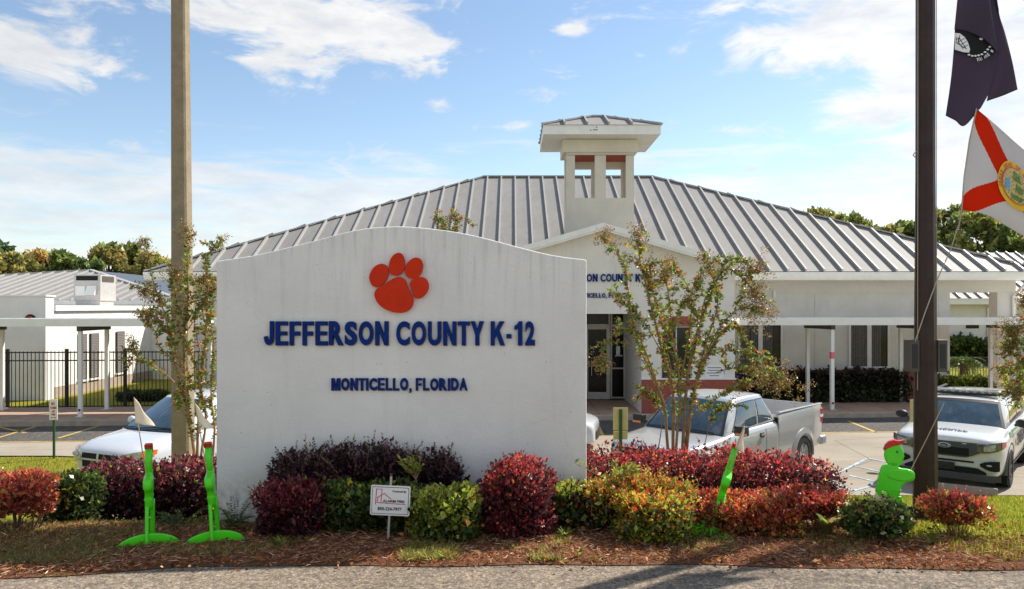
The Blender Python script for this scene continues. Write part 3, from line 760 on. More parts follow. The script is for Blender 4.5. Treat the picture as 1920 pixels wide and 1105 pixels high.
# ------------------------------------------------------------------ lettering
ADV = dict(A=722, C=722, D=722, E=667, F=611, I=278, J=556, K=722, L=611, M=833, N=722, O=778, R=722, S=667, T=611, U=722, Y=667)
ADV.update({'-': 333, '1': 556, '2': 556, ' ': 278, ',': 278})
GL = {}
BLOCK = {      # heavy grotesque capitals drawn as outlines in a unit box
 '1': [[((x - .15) / .6, y) for x, y in [(.42, 0), (.75, 0), (.75, 1), (.50, 1), (.38, .88), (.15, .80), (.15, .64), (.42, .70)]]],
 'J': [[(.62, 1), (1, 1), (1, .30), (.93, .12), (.78, .02), (.52, -.02), (.25, .02), (.08, .14), (0, .34), (.33, .37), (.38, .24), (.50, .18), (.60, .24), (.62, .36)]],
 'E': [[(0, 0), (1, 0), (1, .17), (.33, .17), (.33, .42), (.92, .42), (.92, .58), (.33, .58), (.33, .83), (.98, .83), (.98, 1), (0, 1)]],
 'F': [[(0, 0), (.36, 0), (.36, .41), (.92, .41), (.92, .58), (.36, .58), (.36, .83), (1, .83), (1, 1), (0, 1)]],
 'T': [[(.33, 0), (.67, 0), (.67, .83), (1, .83), (1, 1), (0, 1), (0, .83), (.33, .83)]],
 'L': [[(0, 0), (1, 0), (1, .17), (.36, .17), (.36, 1), (0, 1)]],
 'N': [[(0, 0), (.30, 0), (.30, .60), (.70, 0), (1, 0), (1, 1), (.70, 1), (.70, .40), (.30, 1), (0, 1)]],
 'M': [[(0, 0), (.24, 0), (.24, .70), (.40, 0), (.60, 0), (.76, .70), (.76, 0), (1, 0), (1, 1), (.65, 1), (.5, .38), (.35, 1), (0, 1)]],
 'K': [[(0, 0), (.29, 0), (.29, .28), (.42, .43), (.66, 0), (1, 0), (.62, .63), (.97, 1), (.62, 1), (.29, .62), (.29, 1), (0, 1)]],
 'Y': [[(.34, 0), (.66, 0), (.66, .42), (1, 1), (.67, 1), (.5, .66), (.33, 1), (0, 1), (.34, .42)]]}
def glyph(ch, bold=.028, ext=.5):
    """mesh points/faces of a letter from the built-in font, normalised box"""
    key = (ch, bold)
    if key in GL: return GL[key]
    if ch in BLOCK:
        m = MB()
        for o in BLOCK[ch]: m.prism(o, 'z', -.5, .5)
        GL[key] = (m.v, m.f, 0, 1, -.02 if ch == 'J' else 0, 1); return GL[key]
    cu = bpy.data.curves.new('tmp', 'FONT'); cu.body = ch; cu.size = 1; cu.offset = bold; cu.extrude = ext; cu.resolution_u = 5
    o = bpy.data.objects.new('tmp', cu); COL.objects.link(o)
    dg = bpy.context.evaluated_depsgraph_get(); dg.update()
    me = bpy.data.meshes.new_from_object(o.evaluated_get(dg))
    V = [tuple(v.co) for v in me.vertices]; Fc = [tuple(p.vertices) for p in me.polygons]
    bpy.data.objects.remove(o); bpy.data.curves.remove(cu); bpy.data.meshes.remove(me)
    x0 = min(v[0] for v in V); x1 = max(v[0] for v in V); y0 = min(v[1] for v in V); y1 = max(v[1] for v in V)
    GL[key] = (V, Fc, x0, x1, y0, y1); return GL[key]
def put_glyph(m, ch, fn, x0, x1, z0, z1, depth, bold=.028):
    """fn(u,w,d): letter plane to space; box x0..x1, z0..z1, depth outwards"""
    V, Fc, a, b, c, d = glyph(ch, bold); i = len(m.v)
    for v in V:
        m.v.append(tuple(fn(x0 + (v[0] - a) / (b - a) * (x1 - x0), z0 + (v[1] - c) / (d - c) * (z1 - z0), (v[2] + .5) * depth)))
    for f in Fc: m.f.append(tuple(i + k for k in f)); m.mi.append(m.cur)
def layout(text, x0, x1, z0, z1):
    tot = sum(ADV[c] for c in text) - 80; sc = (x1 - x0) / tot; p = x0 - 40 * sc; out = []
    for c in text:
        w = ADV[c] * sc
        if c != ' ':
            lo, hi = z0, z1; h = z1 - z0
            if c == '-': lo, hi = z0 + h * .30, z0 + h * .47
            if c == ',': lo, hi = z0 - h * .2, z0 + h * .2
            pad = (22 if c in 'AYTKR' else 50) * sc
            if c == '1': pad = 90 * sc
            out.append((c, p + pad, p + w - pad, lo, hi))
        p += w
    return out
def plane_y(Y): return lambda u, w, d: (u, Y - d, w)
gx = lambda px: PX(px, GY)
mb = MB()
for c, a, b, z0, z1 in layout("JEFFERSON COUNTY K-12", gx(1034), gx(1222), ZZ(528.5, GY), ZZ(514, GY)): put_glyph(mb, c, plane_y(GY - .002), a, b, z0, z1, .05)
for c, a, b, z0, z1 in layout("MONTICELLO, FLORIDA", gx(1074), gx(1182), ZZ(558.5, GY), ZZ(550, GY)): put_glyph(mb, c, plane_y(GY - .002), a, b, z0, z1, .04, .034)
mb.build('town_lettering', M['bluelet'], B)
mb = MB(); mb.box(gx(1322), gx(1356), GY - .012, GY - .0025, ZZ(709, GY), ZZ(684, GY)); ns = mb.build('opening_hours_sign', M['signwhite'], B)
mb = MB()
for k, (w0, w1) in enumerate(((1326, 1352), (1328, 1350), (1325, 1353), (1330, 1348))): mb.box(gx(w0), gx(w1), GY - .016, GY - .013, ZZ(689 + k * 5 + 1.2, GY), ZZ(689 + k * 5, GY))
mb.build('sign_text', M['greyplastic'], ns)

# ------------------------------------------------------------------ covered walkways (canopies)
def canopy(u0, u1, posts, label, pink=None):
    R_ = root('walkway_canopy', Q((u0 + u1) / 2, 1.6, WALKZ), label, 'canopy')
    m = MB()
    z0, z1 = 1.17, 1.40
    def sl(ua, ub, va, vb, za, zb): m.hexa([Q(ua, va, za), Q(ub, va, za), Q(ub, vb, za), Q(ua, vb, za)], [Q(ua, va, zb), Q(ub, va, zb), Q(ub, vb, zb), Q(ua, vb, zb)])
    sl(u0, u1, .50, .56, z0, z1); sl(u0, u1, 2.75, 2.81, z0, z1); sl(u0, u0 + .06, .562, 2.748, z0, z1); sl(u1 - .06, u1, .562, 2.748, z0, z1)
    m.build('fascia', M['trim'], R_)
    m = MB(); sl(u0 + .06, u1 - .06, .562, 2.748, 1.30, 1.34); m.build('roof_deck', M['bwall2'], R_)
    m = MB(); k = u0 + .5
    while k < u1: sl(k, k + .03, .562, 2.748, 1.341, 1.37); k += .5
    m.build('deck_rib', M['seam'], R_)
    for i, u in enumerate(posts):
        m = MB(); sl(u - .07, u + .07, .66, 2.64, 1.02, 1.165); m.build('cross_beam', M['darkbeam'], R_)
        for v in (.75, 2.5):
            m = MB(); sl(u - .055, u + .055, v - .055, v + .055, WALKZ, 1.018); po = m.build('post', M['trim'], R_)
            m = MB(); sl(u - .12, u + .12, v - .12, v + .12, WALKZ - .005, WALKZ + .015); m.build('base_plate', M['alu'], po)
            if v < 1:
                m = MB(); a = Q(u, v - .058, WALKZ + .22); m.lathe([(.035, -.012), (.035, 0.0)], 10, 'y', a); m.build('drain_hole', M['hole'], po)
                if pink == i:
                    m = MB(); sl(u - .058, u + .058, v - .058, v + .058, .05, .27); m.build('tape', M['pink'], po)
    return R_
canopy(-24, -1.6, (-20.1, -16.75, -13.4, -10.05, -6.7, -3.4), 'low flat white walkway canopy in front of the flat-roofed outbuilding')
canopy(7.5, 24, (10.75, 14.2, 17.6, 21.0), 'low flat white walkway canopy along the school windows right of the entrance', 0)

# ------------------------------------------------------------------ outbuilding on the left
OB = root('flat_roofed_outbuilding', (-19, 30, LOTZ), 'white flat-roofed outbuilding with sunlit side wall and narrow blinds behind the black fence', 'building')
X0 = -17.55
mb = MB(); mb.box(-40, X0, 28.5, 36.8, -1.9, 1.62); mb.box(-40, X0 + .06, 28.0, 28.498, -1.9, 2.16); mb.box(X0 + .002, -13.6, 36.3, 45, -1.9, 1.62)
mb.build('wall', M['bwall2'], OB)
mb = MB(); mb.box(-40, X0 + .1, 27.96, 28.56, 2.162, 2.22); mb.box(-40, X0 + .10, 28.562, 36.85, 1.623, 1.84); mb.box(X0 + .102, -13.5, 36.25, 45, 1.623, 1.8)
mb.build('parapet', M['trim'], OB)
mb = MB(); mb.box(X0 + .002, X0 + .03, 28.52, 36.29, -1.85, -1.30); mb.build('plinth', M['concrete'], OB)
for a, b in ((30.15, 30.75), (31.0, 31.65), (33.05, 33.75)):
    z0 = -1.19 if a < 32 else -1.15
    m = MB(); m.box(X0 + .002, X0 + .05, a, b, z0, .67); w = m.build('window', M['blackplastic'], OB)
    m = MB()
    for k in range(26): z = z0 + .04 + k * .07; m.box(X0 + .052, X0 + .062, a + .05, b - .05, z, z + .055)
    m.build('blind', M['blind'], w)
    m = MB(); m.box(X0 + .002, X0 + .1, a - .05, b + .05, z0 - .08, z0 - .003); m.build('sill', M['trim'], w)
mb = MB(); c = P(57, 600, 27.98); mb.lathe([(.21, -.03), (.21, 0)], 20, 'y', c); nd_ = mb.build('number_disc', M['hole'], OB)
mb = MB(); put_glyph(mb, '2', plane_y(c.y - .031), c.x - .12, c.x + .12, c.z - .02, c.z + .15, .01); mb.build('numeral', M['orange'], nd_)
H = root('rooftop_air_handler', (-18.9, 33, 1.84), 'boxy beige rooftop ventilation unit on the flat white roof', 'air conditioner')
hx0, hx1 = PX(138, 33), PX(186, 33); hx2 = hx1 + .05
mb = MB(); mb.box(hx0, hx2, 33, 34.3, 2.05, ZZ(515, 33)); mb.build('casing', M['hvac'], H, bevel=.015)
mb = MB(); mb.box(hx0 + .05, hx2 - .05, 33.05, 34.2, 1.84, 2.045); mb.build('curb', M['alu'], H)
mb = MB(); mb.box(hx0 + .12, hx1 - .06, 32.98, 32.998, 2.95, 3.15); mb.build('intake_grille', M['hole'], H)
mb = MB(); mb.box(hx2 + .002, hx2 + .02, 33.15, 34.1, 2.9, 3.15); mb.build('side_grille', M['box'], H)
mb = MB(); mb.hexa([(hx1 - .55, 32.80, 2.3), (hx1 - .12, 32.80, 2.3), (hx1 - .12, 32.995, 2.3), (hx1 - .55, 32.995, 2.3)], [(hx1 - .5, 32.95, 2.72), (hx1 - .1, 32.95, 2.72), (hx1 - .1, 32.995, 2.72), (hx1 - .5, 32.995, 2.72)]); mb.build('hood', M['trim'], H)
mb = MB(); mb.box(hx0 + .08, hx0 + .5, 32.985, 32.998, 2.28, 2.7); mb.build('access_panel', M['trim'], H)
# hip-roofed wing behind
HB = root('hip_roofed_wing', (-25, 45, LOTZ), 'far white wing with pale ribbed hip roof behind the rooftop unit', 'building')
mb = MB(); mb.box(-40, -17.9, 39.5, 60, -1.8, 2.0); mb.build('wall', M['bwall2'], HB)
mb = MB(); pk = P(170, 507, 46); pe = (-17.0, 38.6, 2.12); pw = (-50, 38.6, 2.12)
pk2 = (pk.x - .6, 56, pk.z)
pkw = (pk.x - 3, pk.y, pk.z)
mb.face([pw, pe, pk, (pk.x - .02, pk.y, pk.z)]); mb.cur = 2; mb.face([pe, (-17.0, 60, 2.12), pk2, pk]); mb.cur = 0; mb.face([pw, (pk.x - .02, pk.y, pk.z), pk2, (-50, 60, 2.12)])  # right slope in the dark blue-grey roof colour, other slopes pale
mb.cur = 1; x = -47
while x < -17.3:
    if x > pk.x: t = (pe[0] - x) / (pe[0] - pk.x)
    else: t = (x + 50) / (pk.x + 50)
    y1 = 38.6 + (pk.y - 38.6) * t; z1 = 2.12 + (pk.z - 2.12) * t
    if t > .04: mb.bar((x, 38.6, 2.16), (x, y1, z1 + .04), .06, .09)
    x += .62
mb.bar(pe, pk, .3, .12); mb.bar(pw, pk, .3, .12)
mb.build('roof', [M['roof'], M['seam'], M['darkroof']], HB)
mb = MB(); mb.box(-45, -16.95, 38.5, 38.598, 1.9, 2.12); mb.build('fascia', M['trim'], HB)
DR = root('dark_roofed_annex', (-20, 62, LOTZ), 'low annex with dark slate-blue roof behind the pale hip roof', 'building')
mb = MB(); mb.box(-27, -16, 62, 70, -1.8, 3.2); mb.build('wall', M['bwall2'], DR)
mb = MB(); a1 = P(182, 508, 60.5); a2 = P(283, 514, 60.5); a3 = P(283, 545, 60.5); a4 = P(182, 540, 60.5)
mb.hexa([(a4.x, 60.4, a4.z), (a3.x, 60.4, a3.z), (a3.x, 71, a3.z), (a4.x, 71, a4.z)], [(a1.x, 63, a1.z), (a2.x, 63, a2.z), (a2.x, 70, a2.z), (a1.x, 70, a1.z)])
mb.build('roof', M['darkroof'], DR)
# far building on the right
FB = root('far_outbuilding', (27, 46, LOTZ), 'far pale building with ribbed roof seen through the portico on the right', 'building')
mb = MB(); mb.box(22, 40, 46, 56, -1.9, ZZ(571, 46)); mb.build('wall', M['bwall'], FB)
mb = MB(); mb.box(21.7, 40.5, 45.35, 45.45, ZZ(571, 45.4), ZZ(560, 45.4)); mb.build('gutter', M['trim'], FB)
mb = MB(); ze, zr_ = ZZ(560, 45.4), ZZ(535, 49)
mb.face([(21.7, 45.3, ze), (40.5, 45.3, ze), (40.5, 51, ze + 3.2), (23, 51, ze + 3.2)]); mb.cur = 1
x = 22.0
while x < 40: mb.bar((x, 45.3, ze + .05), (x, 51, ze + 3.25), .06, .12); x += .65
mb.build('roof', [M['roof'], M['seam']], FB)
mb = MB(); mb.box(PX(1811, 46), PX(1835, 46), 45.97, 45.998, ZZ(616, 46), ZZ(607, 46)); mb.build('window', M['glass'], FB)
mb = MB(); mb.tube([(PX(1851, 46), 45.5, ZZ(571, 46)), (PX(1851, 46), 45.93, ZZ(578, 46)), (PX(1851, 46), 45.93, -1.8)], .06, 6); mb.build('downspout', M['trim'], FB)

# ------------------------------------------------------------------ fences
def fence(pA, pB, zb, h, npan, label, grp=None):
    A = Vector(pA); Bv = Vector(pB); R_ = root('picket_fence', (A.x, A.y, zb), label, 'fence')
    d = (Bv - A) / npan
    for i in range(npan + 1):
        p = A + d * i; m = MB(); m.box(p.x - .045, p.x + .045, p.y - .045, p.y + .045, zb, zb + h + .08); m.build('post', M['black'], R_)
    for i in range(npan):
        m = MB(); a = A + d * i; b = A + d * (i + 1)
        for z in (.12, h - .32, h - .04): m.bar((a.x, a.y, zb + z), (b.x, b.y, zb + z), .03, .04)
        k = 0; L_ = d.length; n = int(L_ / .125)
        for k in range(1, n):
            q = a + (b - a) * k / n; m.box(q.x - .0095, q.x + .0095, q.y - .0095, q.y + .0095, zb + .06, zb + h)
        m.build('picket_panel', M['black'], R_)
fence(Q(-22.9, 3.35), Q(-5.4, 3.35), WALKZ - .12, 2.02, 9, 'black metal picket fence behind the walkway in front of the outbuilding')
fence((16.4, 33.5, 0), (24.4, 33.5, 0), -1.75, 1.30, 4, 'black metal picket fence crossing the lawn beyond the portico')
# ------------------------------------------------------------------ monument sign
SY = 6.17
sx = lambda px: PX(px, SY); sz = lambda py: ZZ(py, SY)
MS = root('monument_sign', (sx(752), SY + .17, 0), 'big off-white stucco school sign wall with arched top, orange paw and blue letters', 'sign')
prof = [(405, 490), (440, 484.5), (471, 480), (509, 471.5), (548, 462), (587.5, 452), (620, 443), (653, 434.5), (685, 428.5), (717, 425.5), (745, 424.5), (770, 425.5), (800, 428),
        (831, 431.5), (860, 436), (890, 442), (920, 449.5), (950, 457.5), (980, 465.5), (1010, 473), (1035, 478.5), (1060, 482.5), (1080, 485), (1100, 487)]
o = [(sx(405), -.3), (sx(1100), -.3)] + [(sx(a), sz(b)) for a, b in prof[::-1]]
mb = MB(); mb.prism(o, 'y', SY, SY + .34)
w = mb.build('sign_wall', M['stucco'], MS, bevel=.014)
w.modifiers['b'].segments = 2
mb = MB()
def plat(dy): return lambda u, w, d: (u, SY - .012 - d - dy, w)
for txt, x0, x1, y0, y1 in (("JEFFERSON COUNTY K-12", 496, 1003, 647.5, 602.5), ("MONTICELLO, FLORIDA", 622, 876, 732, 709)):
    big = y0 - y1 > 30
    for c, a, b, z0, z1 in layout(txt, sx(x0), sx(x1), sz(y0), sz(y1)):
        m = MB(); rr = random.uniform(-.0015, .0015)
        put_glyph(m, c, lambda u, w, d: (u, SY - .004 - d, w + rr), a, b, z0, z1, .026 if big else .02, .042 if big else .05)
        l = m.build('letter', M['bluelet'], MS)
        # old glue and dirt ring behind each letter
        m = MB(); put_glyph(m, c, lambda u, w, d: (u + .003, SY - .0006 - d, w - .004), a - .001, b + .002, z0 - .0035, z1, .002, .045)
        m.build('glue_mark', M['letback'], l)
# paw: five plates
def blob(pts, n=40):
    """closed catmull-rom through pts"""
    out = []; k = len(pts)
    for i in range(k):
        p0, p1, p2, p3 = [Vector(pts[(i + j - 1) % k]) for j in range(4)]
        for s in range(n // k + 1):
            t = s / (n // k + 1); t2 = t * t; t3 = t2 * t
            out.append(.5 * ((2 * p1) + (-p0 + p2) * t + (2 * p0 - 5 * p1 + 4 * p2 - p3) * t2 + (-p0 + 3 * p1 - 3 * p2 + p3) * t3))
    return out
PW = root('paw_emblem', (sx(749), SY - .012, sz(530)), 'orange-red paw print emblem of five plates mounted high on the sign wall', 'emblem')
zz = lambda x, y: (sx(400 + x / 3.946), sz(400 + y / 3.946))
toes = [[(1160, 490), (1165, 450), (1190, 405), (1235, 378), (1275, 382), (1300, 415), (1297, 470), (1270, 515), (1225, 545), (1185, 540)],
        [(1303, 410), (1312, 350), (1340, 310), (1375, 295), (1405, 310), (1421, 360), (1416, 415), (1390, 452), (1350, 465), (1315, 445)],
        [(1422, 440), (1432, 385), (1465, 345), (1505, 330), (1540, 345), (1555, 390), (1545, 440), (1515, 475), (1475, 487), (1440, 475)],
        [(1457, 525), (1480, 490), (1530, 473), (1575, 485), (1597, 530), (1590, 575), (1560, 615), (1520, 633), (1490, 620), (1475, 580)],
        [(1197, 600), (1215, 560), (1265, 530), (1310, 500), (1350, 478), (1390, 474), (1425, 495), (1445, 550), (1470, 600), (1485, 640), (1475, 690), (1440, 725), (1385, 738), (1320, 728), (1260, 700), (1215, 655)]]
for k, t in enumerate(toes):
    t = [(p[0], p[1]) for p in t]
    q = blob([zz(*p) for p in t], 60)
    m = MB(); m.prism([(p.x, p.y) for p in q], 'y', SY - .040, SY - .012)
    tl = m.build('toe_pad' if k < 4 else 'main_pad', M['orange'], PW, bevel=.0025)
    m = MB(); c = sum(q, Vector((0, 0))) / len(q); m.prism([(c.x + (p.x - c.x) * .93, c.y + (p.y - c.y) * .93) for p in q], 'y', SY - .0115, SY - .0005); m.build('spacer', M['letback'], tl)

# ------------------------------------------------------------------ yard sign
YD = 5.53
YS = root('yard_sign', P(727, 1017, YD), 'small white alarm company yard sign with red roof outline on a tilted stake', 'sign')
ysu = Vector((math.cos(math.radians(-2.5)), 0, math.sin(math.radians(-2.5)))); ysw = Vector((-ysu.z, 0, ysu.x))
yc = P(732, 938.5, YD)
def yp(u, w, d=0): p = yc + ysu * u + ysw * w; return (p.x, YD - d, p.z)
k_ = YD / F
hw, hh = 37 * k_, 28 * k_
mb = MB(); mb.tube([P(727, 1030, YD + .012), P(733.5, 893, YD + .012)], .009, 8); mb.build('stake', M['alu'], YS, smooth=True)
mb = MB(); mb.tube([P(733.4, 893, YD + .012), P(733.6, 888, YD + .012)], .010, 8); mb.build('stake_cap', M['greyplastic'], YS)
def rrect(w_, h_, r, n=6):
    o = []
    for cx_, cy_, a0 in ((w_ - r, h_ - r, 0), (-w_ + r, h_ - r, 90), (-w_ + r, -h_ + r, 180), (w_ - r, -h_ + r, 270)):
        for i in range(n + 1): a = math.radians(a0 + 90 * i / n); o.append((cx_ + r * math.cos(a), cy_ + r * math.sin(a)))
    return o
def ypl(m, outl, d0, d1):
    i = len(m.v); n = len(outl); m.v += [yp(a, b, d0) for a, b in outl] + [yp(a, b, d1) for a, b in outl]
    m.f.append(tuple(range(i, i + n))[::-1]); m.f.append(tuple(range(i + n, i + 2 * n))); m.mi += [m.cur] * 2
    for k in range(n):
        k2 = (k + 1) % n; m.f.append((i + k, i + k2, i + n + k2, i + n + k)); m.mi.append(m.cur)
mb = MB(); ypl(mb, rrect(hw, hh, .014), .0, .006); pl = mb.build('sign_plate', M['trim'], YS)
mb = MB(); ypl(mb, rrect(hw * .93, hh * .90, .008), .0062, .0075); mb.build('black_border', M['hole'], pl)
mb = MB(); ypl(mb, rrect(hw * .905, hh * .865, .006), .0077, .0085); mb.build('sign_face', M['signwhite'], pl)
def yz(x, y): return ((x - 462) / 6.5 * k_ , -(y - 510) / 6.5 * k_)       # from the enlarged photo
def stroke(m, a, b, w_, d0=.0087, d1=.0098):
    a = Vector(a); b = Vector(b); dd = (b - a).normalized(); r = Vector((-dd.y, dd.x)) * w_ / 2; a -= dd * w_ * .35; b += dd * w_ * .35
    ypl(m, [tuple(q) for q in (a - r, b - r, b + r, a + r)], d0, d1)
mb = MB(); t_ = .0022
for k, (a, b, q) in enumerate((((285, 560), (290, 378), 2.6), ((290, 374), (362, 374), 2), ((358, 374), (350, 535), 2.2), ((303, 540), (312, 475), 2), ((305, 478), (385, 425), 2.2), ((385, 425), (470, 487), 2.2), ((300, 537), (470, 545), 2.2), ((470, 545), (645, 547), 2))):
    stroke(mb, yz(*a), yz(*b), t_ * q, .0087, .0098 + .0001 * k)
mb.build('red_roof_logo', M['red'], pl)
def ytext(txt, xa, xb, ya, yb, mat, name, bold=.02):
    m = MB(); fo = [c for c in txt]
    V = None
    cu = bpy.data.curves.new('tmp', 'FONT'); cu.body = txt; cu.size = 1; cu.offset = bold; cu.extrude = .5; cu.resolution_u = 3
    ob = bpy.data.objects.new('tmp', cu); COL.objects.link(ob); dg = bpy.context.evaluated_depsgraph_get(); dg.update()
    me = bpy.data.meshes.new_from_object(ob.evaluated_get(dg)); V = [tuple(v.co) for v in me.vertices]; Fc = [tuple(p.vertices) for p in me.polygons]
    bpy.data.objects.remove(ob); bpy.data.curves.remove(cu); bpy.data.meshes.remove(me)
    x0 = min(v[0] for v in V); x1 = max(v[0] for v in V); y0 = min(v[1] for v in V); y1 = max(v[1] for v in V)
    A = yz(xa, yb); Bq = yz(xb, ya)
    for v in V: m.v.append(yp(A[0] + (v[0] - x0) / (x1 - x0) * (Bq[0] - A[0]), A[1] + (v[1] - y0) / (y1 - y0) * (Bq[1] - A[1]), .0105 + (v[2] + .5) * .001))
    for f in Fc: m.f.append(f); m.mi.append(0)
    return m.build(name, mat, pl)
ytext("Protected By", 488, 655, 382, 412, M['hole'], 'small_caption')
ytext("ALARM FIRE", 372, 636, 500, 531, M['hole'], 'company_line')
ytext("850-224-7977", 314, 605, 590, 630, M['hole'], 'phone_number')

# ------------------------------------------------------------------ poles
LD = 10.5
r0 = 19 * LD / F; gxl = PX(344, LD)
LP = root('concrete_light_pole', (gxl, LD, zt(gxl, LD)), 'tall square tan concrete pole beside the crape myrtle behind the purple hedge', 'pole')
mb = MB()
pb, pt = PX(344.5, LD), PX(337.5, LD)
zb_, ztp = zt(gxl, LD) - .1, 9.0
def cs(x, r, z, c=.22):
    return [(x - r + r * c, LD - r, z), (x + r - r * c, LD - r, z), (x + r, LD - r + r * c, z), (x + r, LD + r - r * c, z), (x + r - r * c, LD + r, z), (x - r + r * c, LD + r, z), (x - r, LD + r - r * c, z), (x - r, LD - r + r * c, z)]
zc = ZZ(0, LD); ra_ = .5 * 27 * LD / F * .93
hi = cs(pt - (ztp - zc) * .005, ra_ * .9, ztp); lo = cs(pb, r0 * .90, zb_)
i = len(mb.v); mb.v += lo + hi
for k in range(8): mb.f.append((k, (k + 1) % 8, 8 + (k + 1) % 8, 8 + k)); mb.mi.append(0)
mb.f.append(tuple(range(8, 16))); mb.mi.append(0)
mb.build('pole_shaft', M['concpole'], LP)

FD = 6.8; fx = PX(1735, FD); FPz = ZZ(985, FD)
FP = root('flagpole', (fx, FD, FPz), 'dark bronze flagpole standing on a round concrete base', 'flagpole')
mb = MB(); n = 10; rb_, rt_ = 21.5 * FD / F, 16.5 * FD / F
mb.lathe([(rb_, FPz + .02), (rb_ * .93, .9), (rt_ * 1.02, 3.0), (rt_, 4.6), (rt_ * .9, 8.0), (0.001, 8.02)], n, 'z', (fx, FD, 0))
for j in range(0): pass
mb.build('shaft', M['bronze'], FP)
mb = MB(); mb.lathe([(.178, FPz - .15), (.178, FPz + .012), (.16, FPz + .028), (.001, FPz + .03)], 20, 'z', (fx, FD, 0)); mb.build('concrete_base', M['concrete'], FP, smooth=True)
mb = MB()
for sx_ in (-1, 1):
    x_ = fx + sx_ * (rt_ + .006); mb.tube([(x_, FD - .03, 1.0), (x_ - sx_ * .004, FD - .03, 8)], .0035, 5)
mb.build('halyard_rope', M['rope'], FP)
for sx_ in (-1, 1):
    x0_ = fx + sx_ * .082
    m = MB(); a, b = sorted((x0_, x0_ + sx_ * .088)); m.box(a, b, FD - .06, FD + .06, ZZ(697, FD), ZZ(637, FD)); cb = m.build('cleat_box', M['box'], FP, bevel=.006)
    m = MB(); m.box(a + .02, b - .02, FD - .064, FD - .0605, ZZ(690, FD), ZZ(645, FD)); m.build('box_door', M['blackplastic'], cb)
mb = MB(); mb.tube([P(1796, 425, FD), P(1782, 470, FD), P(1757, 525, FD - .09), P(1735, 585, FD - .12), P(1716, 640, FD - .07)], .005, 5)
mb.build('slack_halyard', M['rope'], FP, smooth=True)
mb = MB(); mb.tube([P(1718, 284, FD - .03), P(1712, 291, FD - .03), P(1717, 296, FD - .03)], .006, 5); mb.build('rope_knot', M['rope'], FP)

# ------------------------------------------------------------------ flags
# state flag: white field with red saltire and seal; grid surface, colours from the flag's own design
FG = 6.75
def surf(rows, nu, nv, dep):
    """rows: list of rows of photo points; bilinear/catmull resampled; dep(u,v) depth offset"""
    R_ = np.array(rows, dtype=float); a, b = R_.shape[:2]
    def f(u, v):
        x = min(u * (a - 1), a - 1 - 1e-6); y = min(v * (b - 1), b - 1 - 1e-6); i, j = int(x), int(y); s, t = x - i, y - j
        def cr(p0, p1, p2, p3, t): return .5 * ((2 * p1) + (-p0 + p2) * t + (2 * p0 - 5 * p1 + 4 * p2 - p3) * t * t + (-p0 + 3 * p1 - 3 * p2 + p3) * t ** 3)
        q = []
        for k in range(-1, 3):
            ii = min(max(i + k, 0), a - 1); q.append(cr(*[R_[ii, min(max(j + l, 0), b - 1)] for l in range(-1, 3)], t))
        p = cr(*q, s); return P(p[0], p[1], FG + dep(u, v))
    return f
def flagmesh(name, f, nu, nv, colf, parent, thick=.004, weld=False):
    m = MB(); V = []; C = []; Fc = []
    for i in range(nu + 1):
        for j in range(nv + 1): V.append(f(i / nu, j / nv))
    # faces with own vertices so colours stay crisp
    VV = []; CC = []; k = 0; n = 0
    for i in range(nu):
        for j in range(nv):
            c = colf((i + .5) / nu, (j + .5) / nv)
            for (a, b) in ((i, j), (i, j + 1), (i + 1, j + 1), (i + 1, j)): VV.append(V[a * (nv + 1) + b]); CC.append(c)
            Fc.append((n, n + 1, n + 2, n + 3)); n += 4
    o = npmesh(name, np.array(VV), np.array(Fc), np.array(CC), M['cloth'], parent)
    if weld:
        bm = bmesh.new(); bm.from_mesh(o.data); bmesh.ops.remove_doubles(bm, verts=bm.verts, dist=1e-5); bm.to_mesh(o.data); bm.free(); o.data.shade_smooth()
    md = o.modifiers.new('s', 'SOLIDIFY'); md.thickness = thick
    return o
# u: from hoist (left) to fly, v: from top to bottom
rows = [[(1831, 204), (1822, 250), (1812, 300), (1806, 348), (1803, 394)],
        [(1868, 235), (1862, 275), (1856, 325), (1852, 365), (1850, 403)],
        [(1905, 268), (1905, 308), (1903, 350), (1901, 392), (1898, 430)],
        [(1950, 305), (1953, 345), (1955, 385), (1955, 425), (1952, 462)],
        [(2010, 345), (2015, 380), (2015, 415), (2012, 455), (2005, 495)]]
SF = root('state_flag', P(1815, 300, FG), 'white state flag with red diagonal cross and round yellow seal, lowest on the halyard', 'flag', 'flags flying beside the flagpole')
ffun = surf(rows, 1, 1, lambda u, v: .05 * math.sin(u * 9 + v * 2.2) * (.3 + u) + .03 * math.sin(v * 7 + u * 3))
WHT, REDF = (.86, .84, .83), (.86, .055, .012)
def scol(u, v):
    w = .098
    if abs(v - u * 1.0 * 1.0) / 1.414 < w or abs((1 - v) - u * 1.0) / 1.414 < w: return REDF
    return WHT
flagmesh('flag_cloth', ffun, 180, 150, scol, SF)
def decal(f, pts, off, name, mat, parent):
    """small flat shapes following the cloth, given in (u,v) polygons"""
    m = MB()
    for poly in pts:
        base = [f(u, v) for u, v in poly]; n_ = Vector((0, -1, 0))
        m.face([(p.x, p.y - off, p.z) for p in base]); m.face([(p.x, p.y - off + .0008, p.z) for p in base][::-1])
    return m.build(name, mat, parent)
def annulus(cu, cv, r0, r1, asp, n=40):
    out = []
    for k in range(n):
        a, b = 2 * math.pi * k / n, 2 * math.pi * (k + 1) / n
        out.append([(cu + r0 * math.cos(a) * asp, cv + r0 * math.sin(a)), (cu + r1 * math.cos(a) * asp, cv + r1 * math.sin(a)), (cu + r1 * math.cos(b) * asp, cv + r1 * math.sin(b)), (cu + r0 * math.cos(b) * asp, cv + r0 * math.sin(b))])
    return out
